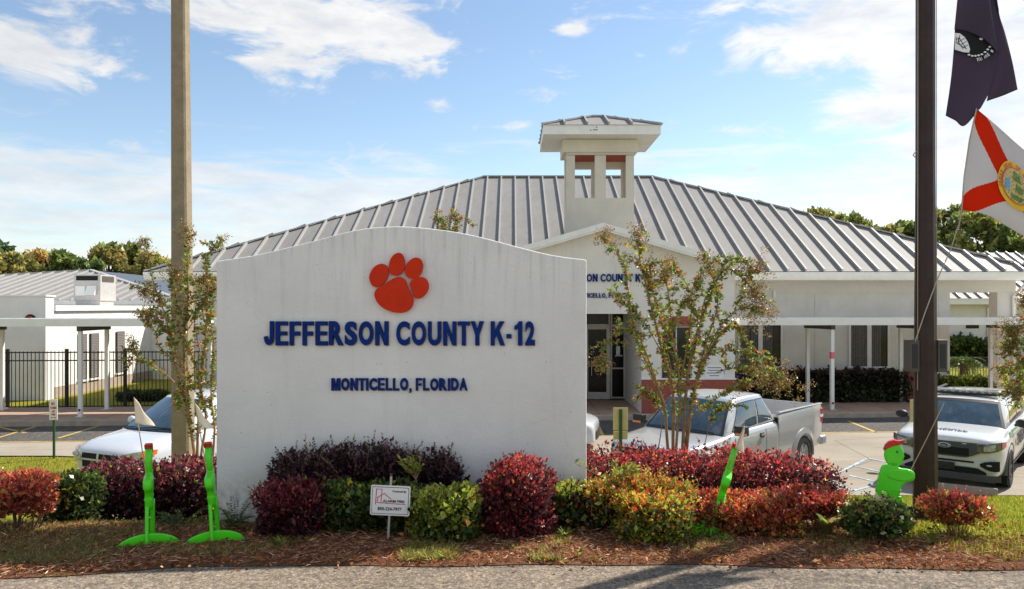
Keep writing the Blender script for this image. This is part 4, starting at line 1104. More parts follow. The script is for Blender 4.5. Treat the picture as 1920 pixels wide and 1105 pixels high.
M['sealyellow'] = flat('seal_yellow', (.80, .52, .03), .8, var=.1); M['sealtan'] = flat('seal_landscape', (.55, .42, .18), .8, var=.6, scale=60); M['sealgreen'] = flat('seal_green', (.12, .25, .06), .8, var=.5, scale=60); M['sealblue'] = flat('seal_blue', (.15, .42, .60), .8)
uc, vc = .5, .5
sl_ = decal(ffun, annulus(uc, vc, .0, .245, .72), .012, 'seal', M['sealyellow'], SF)
decal(ffun, annulus(uc, vc, .0, .178, .72), .014, 'seal_picture', M['sealtan'], sl_)
decal(ffun, annulus(uc, vc, .178, .186, .72), .0155, 'seal_ring', M['redlens'], sl_)
decal(ffun, [[(uc - .10, vc - .03), (uc - .06, vc - .05), (uc - .055, vc + .08), (uc - .10, vc + .07)]], .0165, 'seal_water', M['sealblue'], sl_)
decal(ffun, [[(uc - .03, vc - .15), (uc + .03, vc - .13), (uc + .05, vc - .05), (uc - .02, vc - .06)], [(uc - .05, vc + .10), (uc + .08, vc + .09), (uc + .05, vc + .15), (uc - .03, vc + .15)], [(uc + .0, vc - .03), (uc + .07, vc - .01), (uc + .06, vc + .06), (uc + .0, vc + .05)]], .0165, 'seal_greenery', M['sealgreen'], sl_)
def arctext(f, txt, cu, cv, r, asp, a0, a1, h, off, name, mat, parent):
    m = MB(); n = len(txt)
    for i, c in enumerate(txt):
        if c == ' ': continue
        V, Fc, xa, xb, ya, yb = glyph(c, .01); a = math.radians(a0 + (a1 - a0) * i / (n - 1)); i0 = len(m.v)
        sgn = 1
        for v in V:
            lx = ((v[0] - xa) / (xb - xa) - .5) * h * .75; ly = ((v[1] - ya) / (yb - ya) - .5) * h
            # radial up
            du = math.cos(a) * (r + ly) - math.sin(a) * lx * -1; dv = math.sin(a) * (r + ly) + math.cos(a) * lx * -1 * -1
            u_, v_ = cu + (math.cos(a) * (r + ly) - math.sin(a) * lx) * asp, cv + (math.sin(a) * (r + ly) + math.cos(a) * lx)
            p = f(u_, v_); m.v.append((p.x, p.y - off - (v[2] + .5) * .001, p.z))
        for q in Fc: m.f.append(tuple(i0 + k for k in q)); m.mi.append(0)
    return m.build(name, mat, parent)
arctext(ffun, "GREAT SEAL OF THE STATE", uc, vc, .213, .72, -200, 20, .038, .0145, 'seal_lettering', M['redlens'], sl_)
mb = MB(); mb.tube([P(1831, 204, FG), P(1818, 262, FG), P(1808, 330, FG), P(1803, 394, FG), P(1797, 428, FD)], .006, 6); mb.build('hoist_rope', M['rope'], SF)
# dark memorial flag folded over itself
MF = root('memorial_flag', P(1835, 120, FG), 'faded black-purple memorial flag with white emblem, hanging folded above the state flag', 'flag', 'flags flying beside the flagpole')
PUR = (.125, .095, .14)
pcol = lambda u, v: tuple(c * (1 + .10 * math.sin(u * 4 + v * 3)) for c in PUR)
# back layer reaching right
rows = [[(1842, -60), (1850, 0), (1856, 60), (1862, 120), (1850, 190)], [(1858, -60), (1868, 0), (1876, 55), (1886, 115), (1880, 180)], [(1872, -60), (1866, 0), (1884, 60), (1898, 115), (1908, 168)]]
f1 = surf(rows, 1, 1, lambda u, v: .05 + .02 * math.sin(u * 5 + v * 4))
flagmesh('rear_fold', f1, 20, 30, pcol, MF, weld=True)
rows = [[(1800, -60), (1796, 0), (1791, 60), (1784, 140), (1773, 217)], [(1822, -60), (1820, 0), (1815, 66), (1806, 150), (1791, 226)], [(1842, -60), (1845, 0), (1846, 78), (1832, 160), (1809, 236)], [(1853, -60), (1858, 0), (1872, 98), (1858, 165), (1839, 202)]]
f2 = surf(rows, 1, 1, lambda u, v: .015 * math.sin(u * 6 + v * 3) + .02 * v)
flagmesh('front_fold', f2, 30, 40, lambda u, v: tuple(c * (1 + .10 * math.sin(u * 3 + v * 5)) for c in PUR), MF, weld=True)
rows = [[(1801, -60), (1796, -5), (1790, 55)], [(1823, -60), (1818, -5), (1816, 60)], [(1843, -60), (1846, 0), (1846, 74)], [(1850, -60), (1858, 20), (1872, 100)]]
f3 = surf(rows, 1, 1, lambda u, v: -.035 - .02 * math.sin(v * 3) + .01 * math.sin(u * 7))
flagmesh('turned_down_fold', f3, 24, 24, pcol, MF, weld=True)
M['blackcloth'] = flat('black_emblem_cloth', (.004, .004, .006), .9)
def pdec(pts, off, name, mat, parent):
    m = MB()
    for poly in pts:
        m.face([P(a, b, FG - off) for a, b in poly]); m.face([P(a, b, FG - off + .0008) for a, b in poly][::-1])
    return m.build(name, mat, parent)
em = pdec([[(1790, 52), (1815, 60), (1840, 72), (1862, 88), (1867, 97), (1862, 104), (1848, 108), (1830, 105), (1812, 98), (1800, 86), (1790, 70)]], .024, 'black_emblem', M['blackcloth'], MF)
pdec([[(1791, 62), (1800, 63), (1809, 70), (1815, 80), (1819, 93), (1817, 99), (1806, 98), (1790, 93)]], .0262, 'white_oval', M['signwhite'], em)
m = MB()
for a, b in (((1793, 69), (1793, 80)), ((1793, 75), (1798, 71)), ((1798, 71), (1796, 83)), ((1792, 80), (1813, 92)), ((1797, 79), (1809, 72)), ((1800, 85), (1812, 78)), ((1799, 72), (1812, 92)), ((1806, 90), (1815, 84)), ((1797, 79), (1806, 92)), ((1800, 66), (1797, 80))):
    m.bar(P(*a, FG - .0275), P(*b, FG - .0275), .005, .0006, (0, 1, 0))
m.build('tower_lattice', M['blackcloth'], em)
m = MB()
for x, y, an in ((1817, 103, 5), (1823, 105, 5), (1829, 105, 0), (1835, 104, -8), (1841, 102, -18), (1847, 98, -28), (1852, 93, -40), (1856, 88, -50)):
    c = P(x, y, FG - .0275); m.ell(c, (.013, .002, .008), 8, 6)
m.build('chain_of_beads', M['signwhite'], em, smooth=True)
m = MB()
for k, c in enumerate("YOU ARE N"):
    if c == ' ': continue
    t = k / 8; px_, py_ = 1833 + 27 * t, 112 - 3 * t - 13 * t * t; an = math.radians(8 + 42 * t)
    V, Fc, xa, xb, ya, yb = glyph(c, .01) if c in ADV else glyph('O', .01); i0 = len(m.v)
    for v in V:
        lx = ((v[0] - xa) / (xb - xa) - .5) * 3.4; ly = ((v[1] - ya) / (yb - ya) - .5) * 6.0
        p = P(px_ + lx * math.cos(an) - ly * math.sin(an), py_ - (lx * math.sin(an) + ly * math.cos(an)), FG - .0275 - (v[2] + .5) * .0008); m.v.append(tuple(p))
    for q in Fc: m.f.append(tuple(i0 + j for j in q)); m.mi.append(0)
m.build('flag_lettering', M['signwhite'], em)
m = MB(); m.ell(P(1840, 73, FG - .03), (.018, .003, .012), 10, 6); m.build('white_star', M['signwhite'], em)

# ------------------------------------------------------------------ street signs near the drive
def ppost(name, label, px, ybase, D, ptop, w_, py0, py1, pm, post, lines=()):
    b = P(px, ybase, D); R_ = root(name, b, label, 'sign')
    m = MB(); m.box(b.x - .025, b.x + .025, D, D + .03, b.z - .1, ZZ(ptop, D)); m.build('post', post, R_)
    hw = w_ / 2 * D / F
    return R_, b, hw
R_, b, hw = ppost('parking_sign', 'small white no-parking sign with red lettering on a thin post at the lawn edge', 100.5, 860, 17.8, 752, 16, 0, 0, None, M['postgreen'])
Dp = 17.8; X0_, X1_ = PX(93, Dp), PX(108.5, Dp)
m = MB(); m.box(X0_, X1_, Dp - .02, Dp - .003, ZZ(787.5, Dp), ZZ(749, Dp)); pl2 = m.build('plate', M['signwhite'], R_, bevel=.006)
m = MB()
def minitext(m, txt, x0, x1, z0, z1, Y):
    wd = (x1 - x0) / len(txt)
    for i, c in enumerate(txt):
        if c in ADV or c in 'PGH':
            if c != ' ': put_glyph(m, c, plane_y(Y), x0 + i * wd + wd * .08, x0 + (i + 1) * wd - wd * .08, z0, z1, .003, .02)
ADV.update(P=667, G=778, H=722)
minitext(m, "NO", PX(97, Dp), PX(104, Dp), ZZ(760, Dp), ZZ(754, Dp), Dp - .021)
minitext(m, "PARKING", PX(95, Dp), PX(107, Dp), ZZ(767, Dp), ZZ(762.5, Dp), Dp - .021)
minitext(m, "ANY", PX(98, Dp), PX(104, Dp), ZZ(773.5, Dp), ZZ(769.5, Dp), Dp - .021)
minitext(m, "TIME", PX(97, Dp), PX(105, Dp), ZZ(779, Dp), ZZ(775.5, Dp), Dp - .021)
m.box(PX(97, Dp), PX(105, Dp), Dp - .024, Dp - .021, ZZ(783.6, Dp), ZZ(782.6, Dp))
for s_, xx in ((-1, 96), (1, 106)): m.face([(PX(xx, Dp), Dp - .0225, ZZ(783.1, Dp)), (PX(xx - s_ * 2.4, Dp), Dp - .0225, ZZ(781.3, Dp)), (PX(xx - s_ * 2.4, Dp), Dp - .0225, ZZ(784.9, Dp))])
m.build('red_lettering', M['redlens'], pl2)
D_ = 12.4
R_, b, hw = ppost('sign_seen_from_behind', 'cream back of a road sign on a green post beyond the red hedge', 1164, 900, D_, 768, 28, 0, 0, None, M['postgreen'])
m = MB(); m.box(PX(1150, D_), PX(1178, D_), D_ + .032, D_ + .045, ZZ(808, D_), ZZ(765, D_)); m.build('plate', M['signback'], R_, bevel=.012)
m = MB(); m.box(PX(1150.5, D_), PX(1177.5, D_), D_ + .032, D_ + .045, ZZ(825, D_), ZZ(809.5, D_)); m.build('lower_plate', M['signback'], R_, bevel=.012)
D_ = 13.5
R_ = root('yellow_marker_post', P(1712, 930, D_), 'pale yellow marker board standing half behind the flagpole', 'sign')
m = MB(); m.box(PX(1707, D_), PX(1724, D_), D_, D_ + .02, ZZ(792, D_), ZZ(750, D_)); m.build('board', M['signback'], R_)
m = MB(); m.box(PX(1722, D_), PX(1728, D_), D_ + .022, D_ + .05, LOTZ, ZZ(752, D_)); m.build('post', M['postgreen'], R_)
WS = root('wheel_stop', P(1813, 918, 14.35), 'long precast concrete wheel stop in front of the patrol car', 'wheel stop', None)
mb = MB(); a_, b_ = Vector((PX(1745, 14.75), 14.75, 0)), Vector((PX(1871, 14.15), 14.15, 0)); d_ = (b_ - a_).normalized(); n_ = Vector((-d_.y, d_.x, 0))
pr = [(-.08, LOTZ), (.08, LOTZ), (.06, LOTZ + .13), (-.06, LOTZ + .13)]
mb.hexa([(a_ + n_ * u) + Vector((0, 0, z)) for u, z in pr], [(b_ + n_ * u) + Vector((0, 0, z)) for u, z in pr])
mb.build('stop_block', M['concrete'], WS, bevel=.015)
BN = root('recycling_bin', (PX(1394, 27.4), 27.4, WALKZ), 'blue plastic bin with slanted lid beside the entrance gable', 'bin')
mb = MB(); x_ = PX(1394, 27.2); mb.hexa([(x_ - .2, 27, WALKZ), (x_ + .2, 27, WALKZ), (x_ + .2, 27.45, WALKZ), (x_ - .2, 27.45, WALKZ)], [(x_ - .26, 26.95, -.78), (x_ + .26, 26.95, -.78), (x_ + .26, 27.5, -.78), (x_ - .26, 27.5, -.78)]); mb.build('body', M['bin'], BN, bevel=.02)
mb = MB(); mb.hexa([(x_ - .28, 26.92, -.777), (x_ + .28, 26.92, -.777), (x_ + .28, 27.53, -.777), (x_ - .28, 27.53, -.777)], [(x_ - .22, 26.98, -.68), (x_ + .22, 26.98, -.68), (x_ + .25, 27.5, -.62), (x_ - .25, 27.5, -.62)]); mb.build('lid', M['bin'], BN, bevel=.02)

# ------------------------------------------------------------------ ground spotlight on a block
gD = 5.85
SL = root('ground_spotlight', P(905, 975, gD + .25), 'black bell-shaped garden spotlight aimed at the sign wall', 'spotlight')
mb = MB(); c = P(907, 932, gD + .1); ax = (P(886, 925, gD + .1) - c).normalized(); ax = Vector((-.8, .25, .45)).normalized()
pts = [c - ax * .07, c - ax * .06, c - ax * .02, c + ax * .05, c + ax * .10, c + ax * .105]
mb.tube(pts, [.03, .055, .082, .10, .112, .10], 20); mb.build('lamp_hood', M['blackplastic'], SL, smooth=True)
mb = MB(); mb.tube([c + ax * .1055, c + ax * .108], [.098, .097], 20); mb.build('lens', M['glass'], SL)
mb = MB(); mb.tube([c - Vector((-.01, 0, .06)), P(911, 968, gD + .14)], [.022, .028], 10); mb.build('swivel_stem', M['blackplastic'], SL, smooth=True)
mb = MB(); q = P(911, 973, gD + .14); mb.lathe([(.07, q.z - .012), (.07, q.z), (.03, q.z + .012)], 16, 'z', (q.x, q.y, 0)); mb.build('red_flange', M['red'], SL, smooth=True)
CB = root('concrete_block', (PX(911.5, gD), gD + .12, 0), 'pinkish concrete block carrying the garden spotlight', 'block')
mb = MB(); mb.box(PX(898, gD), PX(925, gD), gD + .03, gD + .25, -.02, ZZ(974, gD + .03)); mb.build('block_body', M['walk'], CB, bevel=.006)

# ------------------------------------------------------------------ green caution figures
def figure(base, rz, lean, label, rod_dir, flagpts, rodlen=.60, scale=1.0, leanx=0):
    R_ = root('caution_figure', base, label, 'safety figure', 'green plastic caution figures along the verge', rz)
    R_.rotation_euler = (leanx, lean, rz); R_.scale = (.93,) * 3
    def part(m, name, mat, parent=R_, **k): return m.build(name, mat, parent, world=False, **k)
    # profile in x-z, facing +x; thickness y
    def plate(out, t, z=0):
        m = MB(); m.prism(out, 'y', -t, t); return m
    # body: torso, hips, two running legs as one moulded outline
    torso = blob([(-.135, .40), (-.145, .33), (-.12, .30), (-.06, .27), (.01, .27), (.045, .33), (.055, .39), (.09, .43), (.135, .445), (.160, .475), (.155, .525), (.115, .545), (.06, .55), (.02, .562), (-.03, .57), (-.085, .57), (-.115, .50)], 70)
    part(plate([tuple(p) for p in torso], .027), 'body', M['green'], bevel=.011, smooth=True)
    leg1 = [(-.02, .30), (.06, .31), (.075, .20), (.085, .09), (.10, .035), (.10, .02), (.03, .02), (.02, .10), (.0, .20)]
    m = MB(); m.prism(leg1, 'y', -.024, .004); part(m, 'leg', M['green'], bevel=.010, smooth=True)
    leg2 = [(-.13, .33), (-.04, .30), (-.045, .22), (-.06, .16), (-.075, .06), (-.045, .03), (-.12, .02), (-.14, .06), (-.125, .16), (-.12, .23)]
    m = MB(); m.prism(leg2, 'y', .006, .040); part(m, 'leg', M['green'], bevel=.008, smooth=True)
    hd = [(math.cos(a) * .078, .668 + math.sin(a) * .105 * (1 if math.sin(a) > 0 else 1.05)) for a in [2 * math.pi * k / 36 for k in range(36)]]
    h = part(plate(hd, .024), 'head', M['green'], bevel=.014, smooth=True)
    m = MB()
    for s_ in (-1, 1): m.ell((.022, s_ * .024, .695), (.010, .004, .013), 12, 8)
    part(m, 'eye', M['policegreen'], h, smooth=True)
    m = MB(); m.prism([(-.05, .55), (.035, .55), (.03, .60), (-.04, .60)], 'y', -.024, .024); part(m, 'neck', M['green'], bevel=.006)
    cp = [(-.085, .70), (-.07, .745), (-.04, .782), (.0, .797), (.035, .79), (.085, .80), (.082, .785), (.04, .755), (-.02, .735)]
    part(plate(cp, .029), 'cap', M['red'], bevel=.012, smooth=True)
    sl = [tuple(q) for q in blob([(-.05, .47), (.02, .448), (.09, .447), (.14, .462), (.150, .495), (.135, .53), (.07, .538), (.0, .54), (-.045, .53)], 40)]
    m = MB(); m.prism(sl, 'y', -.034, .034); part(m, 'arm', M['green'], bevel=.009, smooth=True)
    m = MB(); m.prism([(-.12, .40), (-.10, .40), (-.07, .52), (-.09, .52)], 'y', -.0305, .0305); part(m, 'back_panel', M['green'], bevel=.003)
    m = MB(); m.box(-.135, .055, -.030, .030, .355, .366); part(m, 'waist_band', M['green'])
    m = MB(); hm = [(.235 * math.cos(t), .115 * math.sin(t) - .02) for t in [math.pi * k / 28 for k in range(29)]]
    m.prism(hm, 'x', .045, .068); part(m, 'base_plate', M['green'], bevel=.007, smooth=True)
    m = MB(); m.prism([(.86 * a, .82 * b) for a, b in hm], 'x', .0685, .072); part(m, 'base_recess', M['green'])
    # rod and pennant
    r0v = Vector((.10, .0, .47)); rd = Vector(rod_dir).normalized(); r1v = r0v + rd * rodlen
    m = MB(); m.tube([r0v - rd * .03, r0v + rd * rodlen * .5 + Vector((.004, 0, 0)), r1v], .004, 6); rod = part(m, 'flag_rod', M['fibre'], smooth=True)
    if flagpts:
        a, b, c, bow = flagpts; A_, B_, C_ = [r1v + Vector(q) for q in (a, b, c)]
        def g(u, v):
            l = A_.lerp(B_, v); q = l.lerp(C_, u); return q + Vector(bow) * math.sin(u * 3.0) * v + Vector((0, .006, 0)) * math.sin(u * 9)
        m = MB(); m.grid(g, 12, 8); part(m, 'pennant', M['cream'], rod, smooth=True, solid=.002)
    return R_
def stand(px, py, zb=.015): D = (CZ - zb) * F / (py - HY); return P(px, py, D)
figure(stand(279, 1020), math.radians(-67), 0, 'edge-on green caution figure left of the pair by the purple hedge, pennant fully spread', (-.02, .10, .99) if False else (.10, -.13, .99),
       ((0, 0, 0), (0, .01, -.20), (0.02, .145, -.225), (.02, 0, 0)), .72)
figure(stand(402, 1014), math.radians(-72), 0, 'edge-on green caution figure nearest the sign wall, with drooping folded pennant', (.02, -.10, .99), ((0, 0, 0), (0, .02, -.17), (.03, .125, -.21), (.05, 0, 0)), .66, leanx=math.radians(3.5))
figure(stand(1332, 1004), math.radians(-108), 0, 'edge-on green caution figure leaning behind the red and orange hedge', (.0, .03, .98), ((0, 0, 0), (0, -.02, -.20), (-.02, .05, -.22), (.03, .02, 0)), .50, leanx=math.radians(-15))
figure(P(1676, 996, 5.85), math.radians(-18), 0, 'side-on green caution figure facing right beside the flagpole, red cap, long rod', (.40, .0, .92), None, .72).scale = (.90,) * 3
# ------------------------------------------------------------------ vehicles (local frame: x = metres behind the nose, y lateral, z up)
def carroot(name, px, py_or_D, ang, label, cat, X=None, Y=None):
    return root(name, (X, Y, LOTZ), label, cat, None, math.radians(ang))
def lpart(m, name, mat, parent, **k): return m.build(name, mat, parent, world=False, **k)
def interp(tab, x):
    if x <= tab[0][0]: return tab[0][1:]
    for a, b in zip(tab[:-1], tab[1:]):
        if x <= b[0]:
            t = (x - a[0]) / (b[0] - a[0]); return tuple(p + (q - p) * t for p, q in zip(a[1:], b[1:]))
    return tab[-1][1:]
def body_loft(m, tab, xs, prof, bed=None):
    """tab rows: x, half width, top z, bottom z ; prof: (width factor, height factor 0..1) from bottom centre to top centre"""
    secs = []
    for x in xs:
        w, zt_, zb = interp(tab, x); s = [(x, w * a, zb + (zt_ - zb) * h) for a, h in prof]; secs.append(s)
    n = len(prof); i = len(m.v)
    for s in secs:
        for p in s: m.v.append(p)
        for p in s[-2:0:-1]: m.v.append((p[0], -p[1], p[2]))
    r = 2 * n - 2
    for k in range(len(secs) - 1):
        for j in range(r):
            j2 = (j + 1) % r; m.f.append((i + k * r + j, i + k * r + j2, i + (k + 1) * r + j2, i + (k + 1) * r + j)); m.mi.append(m.cur)
    m.f.append(tuple(i + j for j in range(r))); m.mi.append(m.cur)
    e = i + (len(secs) - 1) * r; m.f.append(tuple(e + j for j in range(r))[::-1]); m.mi.append(m.cur)
def side_y(tab, prof, x, z):
    """half width of the body skin at x,z"""
    w, zt_, zb = interp(tab, x); h = (z - zb) / (zt_ - zb)
    for (a, ha), (b, hb) in zip(prof[:-1], prof[1:]):
        if ha <= h <= hb and hb > ha: return w * (a + (b - a) * (h - ha) / (hb - ha))
    return w * prof[2][0]
class Cabin:
    """greenhouse: base outline -> roof outline"""
    def __init__(s, xb0, xb1, wb0, wb1, zb0, zb1, xr0, xr1, wr, zr0, zr1, fb=.16, rb=.06, crown=.05, sbul=.03, zmid=None):
        s.__dict__.update(locals())
    def ring(s, u, t):
        u = u % 4; k = int(u); f = u - k
        def base(k, f):
            c = 1 - (2 * f - 1) ** 2
            if k == 0: return (s.xb0 - s.fb * c + .0, s.wb0 * (1 - 2 * f), s.zb0)
            if k == 1: return (s.xb0 + (s.xb1 - s.xb0) * f, -(s.wb0 + (s.wb1 - s.wb0) * f), s.zb0 + (s.zb1 - s.zb0) * f)
            if k == 2: return (s.xb1 + s.rb * c, s.wb1 * (2 * f - 1), s.zb1)
            return (s.xb1 + (s.xb0 - s.xb1) * f, s.wb1 + (s.wb0 - s.wb1) * f, s.zb1 + (s.zb0 - s.zb1) * f)
        def roof(k, f):
            c = 1 - (2 * f - 1) ** 2; w = s.wr
            hump = .0
            if k == 0: return (s.xr0 - s.fb * .6 * c, w * .93 * (1 - 2 * f), s.zr0 + s.crown * c)
            if k == 1: return (s.xr0 + (s.xr1 - s.xr0) * f, -w * (.93 + .07 * c), s.zr0 + (s.zr1 - s.zr0) * f + s.crown * .8 * c)
            if k == 2: return (s.xr1 + s.rb * c, w * .93 * (2 * f - 1), s.zr1 + s.crown * c)
            return (s.xr1 + (s.xr0 - s.xr1) * f, w * (.93 + .07 * c), s.zr1 + (s.zr0 - s.zr1) * f + s.crown * .8 * c)
        a = Vector(base(k, f)); b = Vector(roof(k, f)); p = a.lerp(b, t)
        bl = s.sbul * 4 * t * (1 - t)
        if k == 1: p.y -= bl
        elif k == 3: p.y += bl
        elif k == 0: p.x -= bl * .6
        return p
    def mesh(s, m, n=10):
        N_ = 4 * n; rows = [[s.ring(4 * j / N_, t) for j in range(N_)] for t in (0, .25, .5, .75, .92, 1)]
        top = rows[-1]; cx = sum((p.x for p in top)) / N_; zc = max(p.z for p in top)
        for q in (.96, .85, .6, .3): 
            rows.append([Vector((cx + (p.x - cx) * q, p.y * q, p.z + (zc + .035 - p.z) * (1 - q * q))) for p in top])
        i = len(m.v)
        for r in rows: m.v += [tuple(p) for p in r]
        for a in range(len(rows) - 1):
            for j in range(N_):
                j2 = (j + 1) % N_; m.f.append((i + a * N_ + j, i + a * N_ + j2, i + (a + 1) * N_ + j2, i + (a + 1) * N_ + j)); m.mi.append(m.cur)
        e = i + (len(rows) - 1) * N_; m.f.append(tuple(e + j for j in range(N_))); m.mi.append(m.cur)
    def pane(s, m, u0, u1, t0, t1, off=.006, n=8, nv=4, du=0.0):
        """du: slant of the u ends between bottom and top"""
        def g(a, b):
            t = t0 + (t1 - t0) * b; uu0 = u0 + du * b if isinstance(du, float) else u0 + du[0] * b; uu1 = u1 - du * b if isinstance(du, float) else u1 + du[1] * b
            u = uu0 + (uu1 - uu0) * a; p = s.ring(u, t); e = 1e-3
            nrm = (s.ring(u + e, t) - p).cross(s.ring(u, t + e) - p)
            nrm.normalize(); k = int(u % 4); ref = {0: Vector((-1, 0, 0)), 1: Vector((0, -1, 0)), 2: Vector((1, 0, 0)), 3: Vector((0, 1, 0))}[k]
            if nrm.dot(ref) < 0: nrm = -nrm
            return p + nrm * off
        m.grid(g, n, nv)
def wheel(R_, x, y, r, w, rimr, rimmat, steer=0.0, spokes=5):
    s_ = 1 if y > 0 else -1
    m = MB(); yi = -w / 2; yo = w / 2
    prof = [(rimr, yi), (r * .93, yi), (r, yi + .03), (r, 0), (r, yo - .03), (r * .93, yo), (rimr + .01, yo), (rimr - .01, yo - .02), (rimr - .02, yi + .02)]
    m.lathe([(a, b * s_) for a, b in prof], 32, 'y'); t = m.build('wheel', M['tyre'], None, smooth=True)
    t.parent = R_; t.location = (x, y, r); t.rotation_euler = (0, 0, steer)
    m = MB(); m.lathe([(rimr, (yo - .03) * s_), (rimr - .02, (yo - .012) * s_), (rimr - .035, (yo - .05) * s_), (rimr - .04, (yo - .10) * s_), (.001, (yo - .10) * s_)], 28, 'y')
    for k in range(spokes):
        a = 2 * math.pi * k / spokes
        for off in (-.12, .12):
            c, sn = math.cos(a + off), math.sin(a + off); c2, s2 = math.cos(a + off * .6), math.sin(a + off * .6)
            m.bar((c * .04, (yo - .05) * s_, sn * .04), (c2 * (rimr - .02), (yo - .03) * s_, s2 * (rimr - .02)), .035, .04, (0, 1, 0))
    m.lathe([(.055, (yo - .06) * s_), (.05, (yo - .02) * s_), (.001, (yo - .015) * s_)], 14, 'y')
    rm = m.build('rim', rimmat, None, smooth=True, angle=25); rm.parent = t
    m = MB(); m.lathe([(rimr - .045, (yo - .105) * s_), (.001, (yo - .104) * s_)], 20, 'y'); hb = m.build('brake_hub', M['blackplastic'], None); hb.parent = t
    return t
def arch(R_, tab, prof, x, r, zc, matflare, flare=.03, sides=(-1, 1), well=1.12, fl=.07, name='wheel_arch'):
    for s_ in sides:
        m = MB(); n = 22; pts = []; wr = r * well
        for k in range(n + 1):
            a = math.pi * k / n * 1.12 - .19; pts.append((math.cos(a), math.sin(a)))
        # dark well, disc just proud of the skin
        y0 = side_y(tab, prof, x, zc + .12) 
        i = len(m.v)
        o = [(x + c * wr, zc + q * wr) for c, q in pts] + [(x - wr * .95, .12), (x + wr * .95, .12)]
        o2 = [(a, max(.10, b)) for a, b in o]
        m.prism(o2, 'y', s_ * (y0 - .25), s_ * (y0 + .006)); lpart(m, 'wheel_well', M['hole'], R_)
        m = MB(); i = 0
        for k in range(n):
            q = []
            for kk in (k, k + 1):
                c, sn = pts[kk]; xa, za = x + c * wr, zc + sn * wr; xb, zb_ = x + c * (wr + fl), zc + sn * (wr + fl)
                yb = side_y(tab, prof, xb, max(zb_, .3))
                q.append(((xa, s_ * (y0 - .05), za), (xa, s_ * (y0 + flare), za), (xb, s_ * (max(yb, y0 - .03) + flare * .35), zb_), (xb, s_ * (yb - .03), zb_)))
            for j in range(3): m.face([q[0][j], q[1][j], q[1][j + 1], q[0][j + 1]])
        lpart(m, name, matflare, R_, smooth=True, angle=50)
PROF = [(0, 0), (.86, 0), (.95, .10), (.975, .28), (1.0, .50), (1.0, .64), (.985, .80), (.93, .92), (.80, .975), (.45, 1.0), (0, 1.015)]
def skin_patch(tab, prof, x0, x1, z0, z1, s_, off, m, nx=8, nz=4, slant=0.0):
    def g(a, b):
        z = z0 + (z1 - z0) * b; x = x0 + (x1 - x0) * a + slant * b; return (x, s_ * (side_y(tab, prof, x, z) + off), z)
    m.grid(g, nx, nz)
def seam(tab, prof, x, z0, z1, s_, m, w=.012, slant=0.0):
    skin_patch(tab, prof, x, x + w, z0, z1, s_, .002, m, 1, 8, slant)
def ftext(txt, size, extr, bold=.02):
    cu = bpy.data.curves.new('tmp', 'FONT'); cu.body = txt; cu.size = size; cu.offset = bold * size; cu.extrude = extr; cu.resolution_u = 3; cu.align_x = 'CENTER'; cu.align_y = 'CENTER'
    ob = bpy.data.objects.new('tmp', cu); COL.objects.link(ob); dg = bpy.context.evaluated_depsgraph_get(); dg.update()
    me = bpy.data.meshes.new_from_object(ob.evaluated_get(dg)); V = [tuple(v.co) for v in me.vertices]; Fc = [tuple(p.vertices) for p in me.polygons]
    bpy.data.objects.remove(ob); bpy.data.curves.remove(cu); bpy.data.meshes.remove(me); return V, Fc
def front_x(tab, prof, y, z, xs):
    """x where the skin's half width first reaches |y| at height z (nose surface)"""
    lo = xs[0]
    for k in range(60):
        x = xs[0] + k * .02
        if side_y(tab, prof, x, z) >= abs(y): return x
    return x
def nose_patch(tab, prof, pts, off, m, x_at, n=10, nv=3):
    """pts: (y, z_low, z_high) columns across; x_at(y,z)"""
    i = len(m.v)
    for (y, z0, z1) in pts:
        for k in range(nv + 1): z = z0 + (z1 - z0) * k / nv; m.v.append((x_at(y, z) - off, y * (1 + .016 * min(1, max(0, abs(y) - .5) * 4)), z))
    for a in range(len(pts) - 1):
        for k in range(nv):
            q = i + a * (nv + 1) + k; m.f.append((q, q + 1, q + nv + 2, q + nv + 1)); m.mi.append(m.cur)

